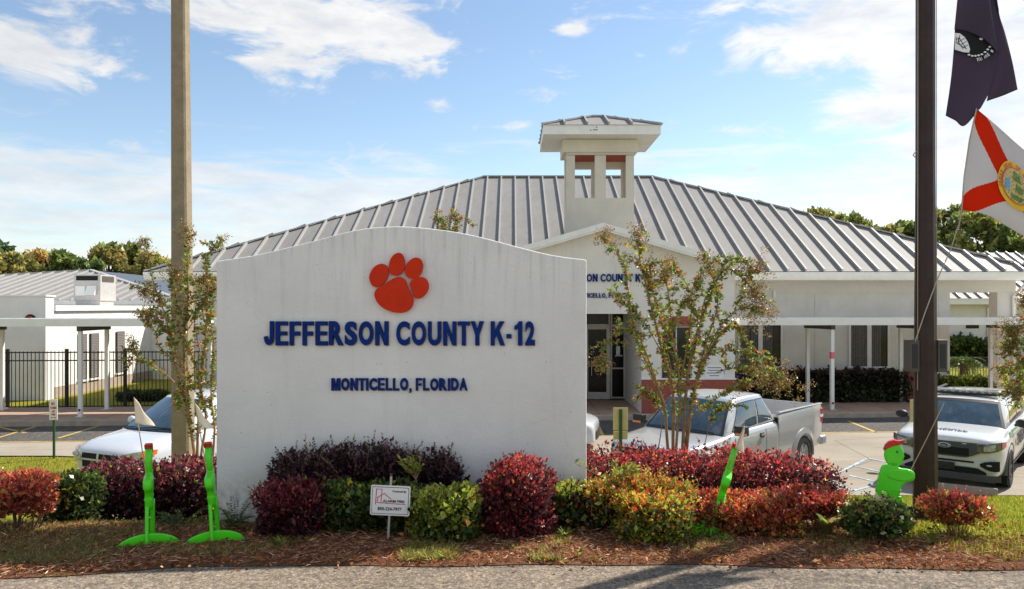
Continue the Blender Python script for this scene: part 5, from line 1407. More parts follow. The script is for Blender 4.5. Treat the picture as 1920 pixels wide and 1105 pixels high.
# ---------------- minivan
def minivan():
    a = 66; X, Y = -7.80, 14.1
    R_ = carroot('parked_minivan', 0, 0, a, 'white parked minivan with cross-shaped chrome grille behind the purple hedge, partly hidden by the sign', 'minivan', X, Y)
    tab = [(-.0, .50, .76, .30), (.04, .66, .84, .27), (.12, .80, .90, .24), (.30, .91, .97, .22), (.6, .955, 1.03, .22), (1.0, .975, 1.08, .22), (1.35, .98, 1.12, .22), (3.2, .99, 1.14, .22), (4.7, .97, 1.16, .22), (5.05, .92, 1.14, .3), (5.12, .82, 1.1, .35)]
    xs = [0, .04, .12, .3, .6, 1.0, 1.35, 2.0, 2.6, 3.2, 4.0, 4.7, 5.05, 5.12]
    m = MB(); body_loft(m, tab, xs, PROF)
    cab = Cabin(1.18, 5.02, .86, .90, 1.06, 1.12, 2.15, 4.85, .70, 1.66, 1.70, fb=.22, crown=.03)
    lpart(m, 'body', M['whitecar'], R_, smooth=True, subsurf=1, angle=60)
    m = MB(); cab.mesh(m); lpart(m, 'cabin', M['whitecar'], R_, smooth=True, angle=60)
    m = MB(); cab.pane(m, .05, .95, .04, .93); ws = lpart(m, 'windshield', M['carglass'], R_, smooth=True)
    m = MB(); cab.pane(m, .02, .98, .015, .06, .009); cab.pane(m, .015, .05, .04, .95, .009, 2); cab.pane(m, .95, .985, .04, .95, .009, 2); lpart(m, 'black_surround', M['blackplastic'], ws, smooth=True)
    m = MB(); b0 = cab.ring(.36, .06) + Vector((-.03, 0, .03)); m.tube([b0, cab.ring(.62, .13) + Vector((-.03, 0, .02)), cab.ring(.93, .10) + Vector((-.03, 0, .02))], .012, 5)
    b0 = cab.ring(.02, .05) + Vector((-.03, 0, .03)); m.tube([b0, cab.ring(.30, .10) + Vector((-.03, 0, .02)), cab.ring(.44, .05) + Vector((-.03, 0, .02))], .012, 5); lpart(m, 'wiper', M['blackplastic'], ws)
    for k, (u0, u1) in enumerate(((1.16, 1.40), (1.42, 1.68), (1.70, .95 + 1))):
        for sd in (0, 1):
            ua, ub = (u0, u1) if sd == 0 else (5 - u1, 5 - u0)
            m = MB(); cab.pane(m, ua, ub, .10, .88); lpart(m, 'side_window', M['carglass'], R_, smooth=True)
    for s_ in (-1, 1):
        m = MB(); m.ell((1.55, s_ * 1.03, 1.18), (.07, .11, .085), 12, 8); lpart(m, 'mirror', M['whitecar'], R_, smooth=True)
        m = MB(); seam(tab, PROF, 1.45, .35, 1.08, s_, m); seam(tab, PROF, 2.5, .35, 1.1, s_, m); seam(tab, PROF, 3.6, .35, 1.1, s_, m); lpart(m, 'door_gap', M['hole'], R_)
        for xh in (2.3, 2.62): m = MB(); y_ = side_y(tab, PROF, xh, .98); m.bar((xh - .09, s_ * (y_ + .02), .98), (xh + .09, s_ * (y_ + .02), .98), .03, .03); lpart(m, 'door_handle', M['blackplastic'], R_)
    # front: x surface function follows the plan outline
    def xat(y, z): 
        yy = abs(y) * 1.02; base = interp([(0, 0), (.40, .0), (.55, .012), (.70, .04), (.80, .095), (.88, .22), (.93, .36), (.96, .56)], yy)[0]
        rise = max(0, (z - .70)) * .16
        return base + rise - .012
    m = MB(); nose_patch(tab, PROF, [(y, .70, .815 - abs(y) * .02) for y in [-.46 + .092 * k for k in range(11)]], .015, m, xat); nose_patch(tab, PROF, [(y, .55, .685) for y in [-.44 + .088 * k for k in range(11)]], .015, m, xat); g_ = lpart(m, 'grille', M['hole'], R_, smooth=True)
    m = MB(); 
    nose_patch(tab, PROF, [(y, .675, .71) for y in [-.47 + .094 * k for k in range(11)]], .03, m, xat); nose_patch(tab, PROF, [(-.028, .55, .83), (.028, .55, .83)], .032, m, xat)
    nose_patch(tab, PROF, [(y, .812, .832) for y in [-.48 + .096 * k for k in range(11)]], .026, m, xat); nose_patch(tab, PROF, [(y, .535, .553) for y in [-.45 + .09 * k for k in range(11)]], .026, m, xat)
    lpart(m, 'chrome_cross', M['chrome'], g_, smooth=True)
    for s_ in (-1, 1):
        ys_ = [.50, .58, .66, .74, .81, .87, .915]; zl = [.64, .64, .65, .67, .70, .73, .77]; zh = [.80, .825, .845, .862, .875, .885, .885]
        m = MB(); nose_patch(tab, PROF, [(s_ * y, a_, b_) for y, a_, b_ in zip(ys_, zl, zh)], .02, m, xat); hl = lpart(m, 'headlight', M['lamp'], R_, smooth=True)
        m = MB(); nose_patch(tab, PROF, [(s_ * y, a_, b_) for y, a_, b_ in ((.865, .735, .865), (.90, .76, .878), (.935, .79, .88))], .028, m, xat); lpart(m, 'turn_signal', M['amber'], hl, smooth=True)
        m = MB()
        for y in (.60, .74): c = (xat(y, .75) - .03, s_ * y, .755); m.lathe([(.045, -.0), (.03, -.02), (.001, -.02)], 14, 'x', c)
        lpart(m, 'reflector_bowl', M['chrome'], hl)
    m = MB(); nose_patch(tab, PROF, [(y, .30, .42) for y in [-.5 + .1 * k for k in range(11)]], .012, m, xat); lpart(m, 'lower_intake', M['hole'], R_, smooth=True)
    for x in (.98, 4.06):
        arch(R_, tab, PROF, x, .33, .33, M['whitecar'], .02, fl=.05)
        for s_ in (-1, 1): wheel(R_, x, s_ * .84, .33, .22, .21, M['rim'])
    return R_
minivan()

# ---------------- pickup
def pickup():
    a = 45.2; r = Vector((math.cos(math.radians(a)), math.sin(math.radians(a)))); n = Vector((r.y, -r.x))
    rear = Vector((6.25, 16.3)); fr0 = rear - r * (3.68 + .93) - n * .86
    R_ = carroot('silver_pickup', 0, 0, a, 'silver extended-cab pickup truck parked angled behind the red hedge', 'pickup truck', fr0.x, fr0.y)
    tab = [(0, .60, 1.00, .42), (.05, .74, 1.04, .40), (.18, .88, 1.08, .38), (.55, .97, 1.12, .36), (1.2, .985, 1.16, .36), (1.5, .985, 1.20, .36), (2.0, .985, 1.24, .36), (3.40, .985, 1.27, .36)]
    PT = [(0, 0), (.90, 0), (.965, .08), (.985, .25), (1.0, .45), (1.0, .70), (.985, .86), (.95, .95), (.85, .985), (.45, 1.0), (0, 1.01)]
    m = MB(); body_loft(m, tab, [0, .05, .18, .5, .9, 1.2, 1.5, 2.0, 2.7, 3.36, 3.395, 3.40], PT); lpart(m, 'body', M['silver'], R_, smooth=True, subsurf=1, angle=50)
    cab = Cabin(1.34, 3.38, .90, .91, 1.15, 1.26, 2.02, 3.16, .74, 1.765, 1.785, fb=.14, rb=.02, crown=.035, sbul=.03)
    m = MB(); cab.mesh(m); lpart(m, 'cab', M['silver'], R_, smooth=True, angle=60)
    m = MB(); cab.pane(m, .045, .955, .04, .92); ws = lpart(m, 'windshield', M['carglass'], R_, smooth=True)
    m = MB(); cab.pane(m, .02, .98, .0, .05, .008); cab.pane(m, .015, .045, .0, .93, .008, 2); cab.pane(m, .955, .985, .0, .93, .008, 2); lpart(m, 'black_surround', M['blackplastic'], ws, smooth=True)
    m = MB()
    for u0, u1 in ((.05, .45), (.48, .9)): m.tube([cab.ring(u0, .04) + Vector((-.03, 0, .02)), cab.ring((u0 + u1) / 2, .09) + Vector((-.03, 0, .02)), cab.ring(u1, .05) + Vector((-.03, 0, .02))], .012, 5)
    lpart(m, 'wiper', M['blackplastic'], ws)
    for sd in (0, 1):
        for u0, u1, d in ((1.13, 1.60, (.0, .0)), (1.66, 1.93, (.0, -.02))):
            ua, ub = (u0, u1) if sd == 0 else (5 - u1, 5 - u0); dd = d if sd == 0 else (-d[1], -d[0])
            m = MB(); cab.pane(m, ua, ub, .10, .84, .006, 8, 4, (dd[0], dd[1])); lpart(m, 'side_window', M['carglass'], R_, smooth=True)
            m = MB(); cab.pane(m, ua - .012, ub + .012, .07, .10, .008); cab.pane(m, ua - .012, ub + .012, .84, .87, .008); cab.pane(m, ua - .012, ua, .07, .87, .008, 1); cab.pane(m, ub, ub + .012, .07, .87, .008, 1); lpart(m, 'window_seal', M['blackplastic'], R_, smooth=True)
    m = MB(); cab.pane(m, 2.1, 2.9, .25, .85); lpart(m, 'rear_window', M['carglass'], R_, smooth=True)
    # bed, open on top
    bt = [(3.42, .985, 1.36, .40), (3.6, .985, 1.37, .40), (5.0, .985, 1.39, .42), (5.55, .975, 1.40, .46), (5.62, .955, 1.40, .48)]
    PB = [(0, 0), (.93, 0), (.975, .06), (.985, .25), (1.0, .45), (1.0, .80), (.99, .93), (.975, .985), (.94, 1.0), (.885, .995), (.875, .95), (.875, .42), (0, .42)]
    m = MB(); body_loft(m, bt, [3.42, 3.6, 4.0, 4.6, 5.0, 5.55, 5.62], PB); lpart(m, 'bed', M['silver'], R_, smooth=True, angle=35)
    m = MB(); m.box(3.425, 3.50, -.86, .86, .85, 1.35); m.box(5.55, 5.625, -.84, .84, .62, 1.385); lpart(m, 'tailgate', M['silver'], R_, bevel=.02)
    for s_ in (-1, 1):
        m = MB(); m.box(3.45, 5.60, s_ * .93 - .045, s_ * .93 + .045, 1.388, 1.415); lpart(m, 'bed_rail_cap', M['silver'], R_, bevel=.012)
        m = MB(); m.box(5.50, 5.635, s_ * .945 - .035, s_ * .945 + .045, .98, 1.30); tl = lpart(m, 'tail_light', M['redlens'], R_, bevel=.015)
        m = MB(); m.box(5.49, 5.64, s_ * .945 - .037, s_ * .945 + .048, 1.10, 1.16); lpart(m, 'reverse_lens', M['signwhite'], tl)
        m = MB(); m.box(1.52, 1.60, s_ * 1.0 - .05, s_ * 1.0 + .05, 1.22, 1.25); ax0, ax1 = sorted((s_ * 1.03, s_ * 1.26)); m.box(1.44, 1.60, ax0, ax1, 1.18, 1.36); mr = lpart(m, 'mirror', M['blackplastic'], R_, bevel=.03)
        m = MB(); ax0, ax1 = sorted((s_ * 1.06, s_ * 1.262)); m.box(1.434, 1.5, ax0, ax1, 1.19, 1.235); lpart(m, 'mirror_signal', M['amber'], mr, bevel=.008)
        m = MB(); y_ = side_y(tab, PT, 2.72, 1.05); ya, yb = sorted((s_ * (y_ - .01), s_ * (y_ + .012))); m.box(2.60, 2.78, ya, yb, .99, 1.09); dh = lpart(m, 'handle_recess', M['blackplastic'], R_, bevel=.01)
        m = MB(); m.bar((2.61, s_ * (y_ + .03), 1.05), (2.77, s_ * (y_ + .03), 1.05), .025, .03); lpart(m, 'door_handle', M['silver'], dh)
        m = MB(); seam(tab, PT, 1.62, .42, 1.20, s_, m); seam(tab, PT, 2.86, .42, 1.24, s_, m); skin_patch(tab, PT, 1.5, 3.38, .60, .612, s_, .002, m, 10, 1); lpart(m, 'door_gap', M['greyplastic'], R_)
        m = MB(); m.box(3.402, 3.418, *sorted((s_ * .5, s_ * .955)), .42, 1.30); lpart(m, 'cab_gap', M['hole'], R_)
        m = MB(); y_ = side_y(tab, PT, 1.3, 1.0); m.bar((1.12, s_ * (y_ + .008), .97), (1.42, s_ * (y_ + .008), 1.00), .015, .05); lpart(m, 'fender_vent', M['chrome'], R_)
    m = MB(); m.box(5.60, 5.86, -.98, .98, .46, .66); lpart(m, 'rear_bumper', M['chrome'], R_, bevel=.04)
    m = MB(); m.prism([(.30, -.97), (.08, -.80), (-.05, -.55), (-.08, 0), (-.05, .55), (.08, .80), (.30, .97)], 'z', .42, .66); lpart(m, 'front_bumper', M['chrome'], R_, bevel=.04)
    m = MB(); m.box(-.03, .05, -.52, .52, .68, .98); gr = lpart(m, 'grille', M['hole'], R_, bevel=.02)
    m = MB()
    for z in (.76, .84, .92): m.box(-.046, -.032, -.50, .50, z, z + .03)
    m.box(-.05, -.0, -.54, .54, .985, 1.01); lpart(m, 'grille_bar', M['chrome'], gr)
    for s_ in (-1, 1): m = MB(); m.prism([(.0, s_ * .54), (.06, s_ * .72), (.22, s_ * .89), (.34, s_ * .90), (.2, s_ * .55)], 'z', .74, .99); lpart(m, 'headlight', M['lamp'], R_, bevel=.03)
    for x, tb, pf in ((.93, tab, PT), (4.61, bt, PB)):
        arch(R_, tb, pf, x, .40, .40, M['silver'], .055, fl=.11)
        for s_ in (-1, 1): wheel(R_, x, s_ * .87, .40, .26, .235, M['rim'], 0, 6)
pickup()

# ---------------- patrol car
def patrol():
    a = 50; X, Y = PX(1771, 14.75), 14.75
    R_ = carroot('patrol_car', 0, 0, a, 'white sheriff patrol utility car with roof light bar behind the wheel stop', 'police car', X, Y)
    tab = [(0, .70, .99, .26), (.04, .80, 1.03, .25), (.12, .90, 1.06, .25), (.30, .965, 1.10, .24), (.7, .99, 1.13, .24), (1.15, 1.0, 1.16, .24), (1.5, 1.0, 1.18, .24), (3.4, 1.0, 1.20, .24), (4.6, .98, 1.22, .26), (4.95, .92, 1.2, .3), (5.03, .82, 1.15, .35)]
    m = MB(); body_loft(m, tab, [0, .04, .12, .3, .7, 1.15, 1.5, 2.2, 2.8, 3.4, 4.0, 4.6, 4.95, 5.03], PROF); lpart(m, 'body', M['policewhite'], R_, smooth=True, subsurf=1, angle=60)
    cab = Cabin(1.22, 4.92, .885, .90, 1.12, 1.19, 1.86, 4.65, .765, 1.60, 1.58, fb=.16, rb=.05, crown=.03)
    m = MB(); cab.mesh(m); lpart(m, 'cabin', M['policewhite'], R_, smooth=True, angle=60)
    m = MB(); cab.pane(m, .04, .96, .03, .94); ws = lpart(m, 'windshield', M['carglass'], R_, smooth=True)
    m = MB(); cab.pane(m, .01, .99, .0, .045, .009); cab.pane(m, .008, .04, .0, .97, .009, 2); cab.pane(m, .96, .992, .0, .97, .009, 2); cab.pane(m, .03, .97, .86, .965, .0085); lpart(m, 'black_surround', M['blackplastic'], ws, smooth=True)
    for sd in (0, 1):
        for u0, u1 in ((1.14, 1.40), (1.43, 1.66), (1.70, 1.92)):
            ua, ub = (u0, u1) if sd == 0 else (5 - u1, 5 - u0)
            m = MB(); cab.pane(m, ua, ub, .09, .86); lpart(m, 'side_window', M['carglass'], R_, smooth=True)
    m = MB()
    for s_ in (-1, 1): m.bar((2.25, s_ * .72, 1.675), (4.4, s_ * .72, 1.665), .04, .035)
    lpart(m, 'roof_rail', M['blackplastic'], R_)
    m = MB(); m.box(2.12, 2.40, -.66, .66, 1.705, 1.775); lb = lpart(m, 'light_bar', M['lamp'], R_, bevel=.03)
    m = MB(); m.box(2.14, 2.38, -.60, .60, 1.66, 1.703)
    lpart(m, 'light_bar_base', M['blackplastic'], lb)
    for k in range(9): m = MB(); m.box(2.108, 2.118, -.60 + k * .14, -.52 + k * .14, 1.715, 1.74); lpart(m, 'light_module', M['darklamp'], lb)
    def xat(y, z):
        yy = abs(y); base = interp([(0, -.004), (.5, .0), (.65, .0), (.72, .008), (.80, .035), (.88, .09), (.93, .16), (.965, .28), (.985, .46)], yy)[0]
        return base + max(0, z - .88) * .16 - .012
    # upper grille: wide black trapezoid
    ks = [-.62 + .124 * k for k in range(11)]
    m = MB(); nose_patch(tab, PROF, [(y, .66 + max(0, abs(y) - .40) * .55, .955) for y in ks], .02, m, xat); g_ = lpart(m, 'grille', M['greyplastic'], R_, smooth=True)
    m = MB(); nose_patch(tab, PROF, [(y, .69, .84) for y in [-.42 + .084 * k for k in range(11)]], .026, m, xat); lpart(m, 'grille_mesh', M['hole'], g_, smooth=True)
    m = MB(); nose_patch(tab, PROF, [(y, .955, .985) for y in ks], .030, m, xat); lpart(m, 'hood_lip', M['policewhite'], g_, smooth=True)
    m = MB(); c = (xat(0, .86) - .03, 0, .865); m.ell(c, (.016, .12, .052), 24, 10); ov = lpart(m, 'oval_emblem', M['chrome'], g_, smooth=True)
    m = MB(); m.ell((c[0] - .006, 0, .865), (.014, .104, .040), 24, 10); lpart(m, 'oval_face', M['bluelet'], ov, smooth=True)
    m = MB(); V, Fc = ftext("Ford", .075, .002)
    for v in V: m.v.append((c[0] - .022 - v[2], -v[0] * 1.25, .865 + v[1]))
    for f in Fc: m.f.append(f); m.mi.append(0)
    lpart(m, 'oval_script', M['chrome'], ov)
    m = MB(); m.ell((xat(.3, .93) - .025, -.34, .925), (.01, .045, .012), 12, 6); lpart(m, 'small_light', M['lamp'], g_)
    m = MB(); nose_patch(tab, PROF, [(y, .565, .60) for y in [-.50 + .10 * k for k in range(11)]], .02, m, xat); lpart(m, 'bumper_slot', M['hole'], R_, smooth=True)
    m = MB(); nose_patch(tab, PROF, [(y, .36, .36 + (.12 if abs(y) < .55 else .12 - (abs(y) - .55) * .5)) for y in [-.70 + .14 * k for k in range(11)]], .022, m, xat); lpart(m, 'lower_intake', M['hole'], R_, smooth=True)
    m = MB(); nose_patch(tab, PROF, [(y, .23, .355 - .0 * abs(y)) for y in [-.92 + .184 * k for k in range(11)]], .045, m, xat); lpart(m, 'skid_plate', M['greyplastic'], R_, smooth=True)
    m = MB(); m.box(xat(0, .48) - .05, xat(0, .48) - .03, -.18, .20, .40, .545); pl = lpart(m, 'plate_bracket', M['blackplastic'], R_, bevel=.006)
    m = MB(); m.ell((xat(0, .48) - .052, 0, .46), (.006, .018, .018), 10, 6); lpart(m, 'bracket_bolt', M['hole'], pl)
    for s_ in (-1, 1):
        ys_ = [.55, .64, .73, .81, .87, .915, .95, .975]; zl = [.80, .775, .78, .80, .82, .84, .86, .89]; zh = [.945, .955, .965, .975, .985, .99, .99, .98]
        m = MB(); nose_patch(tab, PROF, [(s_ * y, a_, b_) for y, a_, b_ in zip(ys_, zl, zh)], .024, m, xat); hl = lpart(m, 'headlight', M['darklamp'], R_, smooth=True)
        m = MB(); nose_patch(tab, PROF, [(s_ * y, a_, b_) for y, a_, b_ in ((.66, .81, .90), (.76, .82, .93), (.84, .84, .95))], .030, m, xat); lpart(m, 'lamp_unit', M['lamp'], hl, smooth=True)
        m = MB(); nose_patch(tab, PROF, [(s_ * y, a_, b_) for y, a_, b_ in ((.93, .87, .98), (.955, .88, .98), (.972, .90, .975))], .031, m, xat); lpart(m, 'side_marker', M['pink'], hl, smooth=True)
        ys_ = [.60, .68, .76, .84, .90]; zl = [.52, .475, .44, .43, .44]; zh = [.57, .61, .625, .63, .63]
        m = MB(); nose_patch(tab, PROF, [(s_ * y, a_, b_) for y, a_, b_ in zip(ys_, zl, zh)], .022, m, xat); fl = lpart(m, 'fog_lamp_pocket', M['hole'], R_, smooth=True)
        m = MB(); c = (xat(.74, .55) - .03, s_ * .75, .545); m.ell(c, (.02, .05, .02), 12, 8); lpart(m, 'fog_lamp', M['lamp'], fl, smooth=True)
        m = MB(); m.ell((1.62, s_ * 1.12, 1.20), (.085, .13, .09), 14, 10); m.bar((1.62, s_ * .98, 1.15), (1.62, s_ * 1.08, 1.17), .05, .04); lpart(m, 'mirror', M['blackplastic'], R_, smooth=True)
        m = MB(); seam(tab, PROF, 1.50, .35, 1.12, s_, m); seam(tab, PROF, 2.62, .35, 1.14, s_, m); seam(tab, PROF, 3.65, .5, 1.14, s_, m); lpart(m, 'door_gap', M['hole'], R_)
        m = MB(); skin_patch(tab, PROF, .1 if 0 else 1.40, 3.62, .28, .40, s_, .008, m, 12, 2); lpart(m, 'sill_cladding', M['greyplastic'], R_)
        m = MB(); skin_patch(tab, PROF, 1.52, 4.7, .46, .475, s_, .004, m, 14, 1); lpart(m, 'gold_pinstripe', M['gold'], R_)
        m = MB(); skin_patch(tab, PROF, 1.02, 1.34, .98, 1.06, s_, .004, m, 4, 2, .10); skin_patch(tab, PROF, 1.48, 4.6, 1.03, 1.07, s_, .004, m, 14, 1); lpart(m, 'green_flash', M['policegreen'], R_)
        # star and lettering on the door
        m = MB(); cxs, czs = 1.72, .80; pts_ = []
        for k in range(10):
            rr = .12 if k % 2 == 0 else .055; an = math.pi / 2 + k * math.pi / 5; x_, z_ = cxs + rr * math.cos(an), czs + rr * 1.15 * math.sin(an); pts_.append((x_, s_ * (side_y(tab, PROF, x_, z_) + .006), z_))
        m.face(pts_); lpart(m, 'gold_star', M['gold'], R_)
        m = MB(); V, Fc = ftext("SHERIFF", .40, .001, .03); x0 = min(v[0] for v in V)
        for v in V:
            x_ = (v[0] - x0) * 1.0 + 1.93 if s_ < 0 else 3.7 - (v[0] - x0) * 1.0; z_ = .80 + v[1] * .9
            m.v.append((x_, s_ * (side_y(tab, PROF, x_, z_) + .008 + v[2]), z_))
        for f in Fc: m.f.append(f); m.mi.append(0)
        lpart(m, 'door_lettering', M['pin'], R_)
    m = MB(); V, Fc = ftext("SHERIFF", .155, .002, .015)
    for v in V:
        y_ = -v[0] * 1.25; x_ = .40 - v[1] * 1.25
        w_, zt_, zb_ = interp(tab, x_); m.v.append((x_, y_, zt_ + .004 + v[2] - .01 * 0 + (zt_ - zb_) * (.015 - .015 * abs(y_) / (.45 * w_) if abs(y_) < .45 * w_ else -.025 * (abs(y_) / w_ - .45) / .35)))
    for f in Fc: m.f.append(f); m.mi.append(0)
    lpart(m, 'hood_lettering', M['pin'], R_)
    for x in (.98, 4.0):
        arch(R_, tab, PROF, x, .385, .385, M['greyplastic'], .018, fl=.065)
        for s_ in (-1, 1): wheel(R_, x, s_ * .875, .385, .25, .235, M['darkrim'], math.radians(0), 5)
patrol()

# ---------------- white sedan nose visible right of the sign wall
def sedan():
    a = 180 - 12; X, Y = PX(1121, 19.0), 19.0
    R_ = carroot('white_sedan', 0, 0, a, 'white sedan almost wholly hidden behind the sign wall, only its nose showing', 'car', X, Y)
    tab = [(0, .62, .62, .22), (.05, .74, .70, .2), (.2, .86, .78, .2), (.6, .90, .86, .2), (1.2, .91, .95, .2), (3.6, .91, .98, .2), (4.5, .86, .98, .25), (4.6, .75, .9, .3)]
    m = MB(); body_loft(m, tab, [0, .05, .2, .6, 1.2, 2, 2.8, 3.6, 4.5, 4.6], PROF); lpart(m, 'body', M['whitecar'], R_, smooth=True, subsurf=1, angle=60)
    cab = Cabin(1.15, 4.0, .80, .80, .92, .96, 1.95, 3.3, .62, 1.38, 1.38)
    m = MB(); cab.mesh(m); lpart(m, 'cabin', M['whitecar'], R_, smooth=True, angle=60)
    m = MB(); cab.pane(m, .04, .96, .05, .93); lpart(m, 'windshield', M['carglass'], R_, smooth=True)
    for ua, ub in ((1.12, 1.5), (1.54, 1.9), (3.1, 3.46), (3.5, 3.88)): m = MB(); cab.pane(m, ua, ub, .1, .86); lpart(m, 'side_window', M['carglass'], R_, smooth=True)
    def xat(y, z): return interp([(0, 0), (.45, .01), (.62, .06), (.74, .16), (.82, .32), (.88, .5)], abs(y))[0] + max(0, z - .55) * .3 - .012
    m = MB(); nose_patch(tab, PROF, [(y, .28, .50) for y in [-.5 + .1 * k for k in range(11)]], .015, m, xat); lpart(m, 'grille', M['hole'], R_, smooth=True)
    for s_ in (-1, 1): m = MB(); nose_patch(tab, PROF, [(s_ * y, a_, b_) for y, a_, b_ in ((.52, .56, .66), (.66, .55, .70), (.78, .57, .74), (.85, .62, .76))], .02, m, xat); lpart(m, 'headlight', M['lamp'], R_, smooth=True)
    for x in (.9, 3.6):
        arch(R_, tab, PROF, x, .32, .32, M['whitecar'], .015, fl=.04)
        for s_ in (-1, 1): wheel(R_, x, s_ * .80, .32, .2, .2, M['rim'])
sedan()
# ------------------------------------------------------------------ vegetation
def leaves_from_blobs(blobs, n, L_, W, colf, seed=0, lump=.18, lsc=9.0, shell=.16, interior=.25, upb=.45, jag=.0, clipz=None, boxy=1.0, gaps=0):
    bl = np.array(blobs, dtype=float); rad = bl[:, 3:6]
    area = (rad[:, 0] * rad[:, 1] * rad[:, 2]) ** .667; p = area / area.sum()
    i = RNG.choice(len(bl), n, p=p); d = unit(RNG.normal(size=(n, 3)))
    if boxy != 1.0: d = np.sign(d) * np.abs(d) ** boxy; d = d / np.maximum(np.max(np.abs(d), axis=1, keepdims=True), unit(d).max(axis=1, keepdims=True)) * 1.0 if False else unit(d)
    rr = 1 - np.abs(RNG.normal(size=n)) * shell
    inner = RNG.random(n) < interior; rr[inner] = RNG.random(inner.sum()) ** .5 * .85
    c = bl[i, :3]; pos = c + d * rad[i] * rr[:, None]
    nz = snoise(pos, lsc, seed) + .6 * snoise(pos, lsc * 2.7, seed + 5)
    pos = c + (pos - c) * (1 + lump * nz)[:, None]
    outward = unit(d / rad[i])
    keep = np.ones(n, bool)
    if clipz is not None:
        g = np.array([clipz(a, b) for a, b in pos[:, :2]]) if callable(clipz) else clipz; keep &= pos[:, 2] > g + .03
    if gaps:
        gn = snoise(pos, 17, seed + 11) + .7 * snoise(pos, 38, seed + 17); keep &= (gn > -.42 * gaps) | (RNG.random(n) < .22)
    keep &= pos[:, 2] > -50
    pos, outward, inner = pos[keep], outward[keep], inner[keep]; m = len(pos)
    dr = unit(outward * .8 + RNG.normal(size=(m, 3)) * .75 + np.array([0, 0, upb]))
    zmin, zmax = pos[:, 2].min(), pos[:, 2].max(); h = (pos[:, 2] - zmin) / (zmax - zmin + 1e-6)
    col = colf(pos, h, outward, inner)
    s = np.clip(np.exp(RNG.normal(size=m) * .32), .45, 1.9)
    s = np.where(inner, s * 1.3, s)
    return leaf_arrays(pos - dr * (L_ * .3), dr, L_ * s, W * s, col), pos, outward
def join(parts):
    V = []; Fq = []; C = []; o = 0
    for v, f, c in parts: V.append(v); Fq.append(f + o); C.append(c); o += len(v)
    return np.concatenate(V), np.concatenate(Fq), np.concatenate(C)
def shoots(pos, out, n, length, L_, W, colf, up=.7, step=.014, cond=None):
    """twigs breaking the outline, with leaves along them"""
    idx = np.where(pos[:, 2] > np.quantile(pos[:, 2], .72))[0] if cond is None else np.where(cond(pos))[0]
    if len(idx) == 0: return None, []
    idx = RNG.choice(idx, n); C = []; D = []; T = []; lines = []
    for k in idx:
        d = Vector(out[k]) * .6 + Vector(RNG.normal(size=3)) * .35 + Vector((0, 0, up)); d.normalize(); l = length * RNG.uniform(.4, 1.2); p = Vector(pos[k]); q = int(l / step)
        lines.append((p - d * .03, p + d * l))
        for j in range(q + 1):
            t = p + d * (j * step); s = Vector(RNG.normal(size=3)); s -= d * s.dot(d); s.normalize()
            C.append(t); D.append((d * .6 + s * .8)); T.append(j / max(1, q))
    C = np.array([tuple(c) for c in C]); D = unit(np.array([tuple(c) for c in D])); m = len(C)
    sc = (1 - .35 * np.array(T)) * RNG.uniform(.8, 1.2, m)
    return leaf_arrays(C, D, L_ * sc, W * sc, colf(C, np.ones(m), D, np.zeros(m, bool))), lines
def mix_by(a, b, t): return a * (1 - t[:, None]) + b * t[:, None]
# palettes (base colours)
BURG = [(.075, .018, .024), (.055, .014, .020), (.10, .024, .028), (.04, .013, .017)]
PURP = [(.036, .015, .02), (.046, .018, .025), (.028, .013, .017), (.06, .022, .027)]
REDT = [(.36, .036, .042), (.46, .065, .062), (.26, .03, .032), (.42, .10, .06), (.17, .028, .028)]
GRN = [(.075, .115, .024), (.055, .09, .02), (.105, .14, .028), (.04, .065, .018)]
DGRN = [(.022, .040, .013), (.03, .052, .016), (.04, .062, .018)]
LIME = [(.32, .36, .05), (.24, .30, .04), (.40, .40, .08), (.19, .24, .035)]
YEL = [(.42, .32, .035), (.34, .24, .03), (.48, .22, .03)]
ORA = [(.52, .14, .03), (.46, .08, .025), (.55, .22, .04)]
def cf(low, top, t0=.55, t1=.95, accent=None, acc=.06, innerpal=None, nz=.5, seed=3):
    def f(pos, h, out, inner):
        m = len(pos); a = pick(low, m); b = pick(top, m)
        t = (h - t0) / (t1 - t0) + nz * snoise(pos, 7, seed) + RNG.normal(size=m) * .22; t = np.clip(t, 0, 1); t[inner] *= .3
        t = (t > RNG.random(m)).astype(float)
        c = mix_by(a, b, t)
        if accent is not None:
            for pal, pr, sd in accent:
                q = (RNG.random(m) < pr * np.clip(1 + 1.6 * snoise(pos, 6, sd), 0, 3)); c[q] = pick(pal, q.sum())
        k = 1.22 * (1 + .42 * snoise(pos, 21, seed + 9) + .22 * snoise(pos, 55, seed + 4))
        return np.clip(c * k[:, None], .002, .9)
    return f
def stems(m, base, top_pts, r0, r1, n=5, mid=.25):
    for t in top_pts:
        b = Vector(base) + Vector((random.uniform(-1, 1), random.uniform(-1, 1), 0)) * r0 * 2; t = Vector(t)
        md = b.lerp(t, .5) + Vector((random.uniform(-1, 1), random.uniform(-1, 1), random.uniform(0, 1))) * (t - b).length * .12
        m.tube([b, b.lerp(md, .6), md, t], [r0, r0 * .8, r0 * .6, r1], n, cap=False)
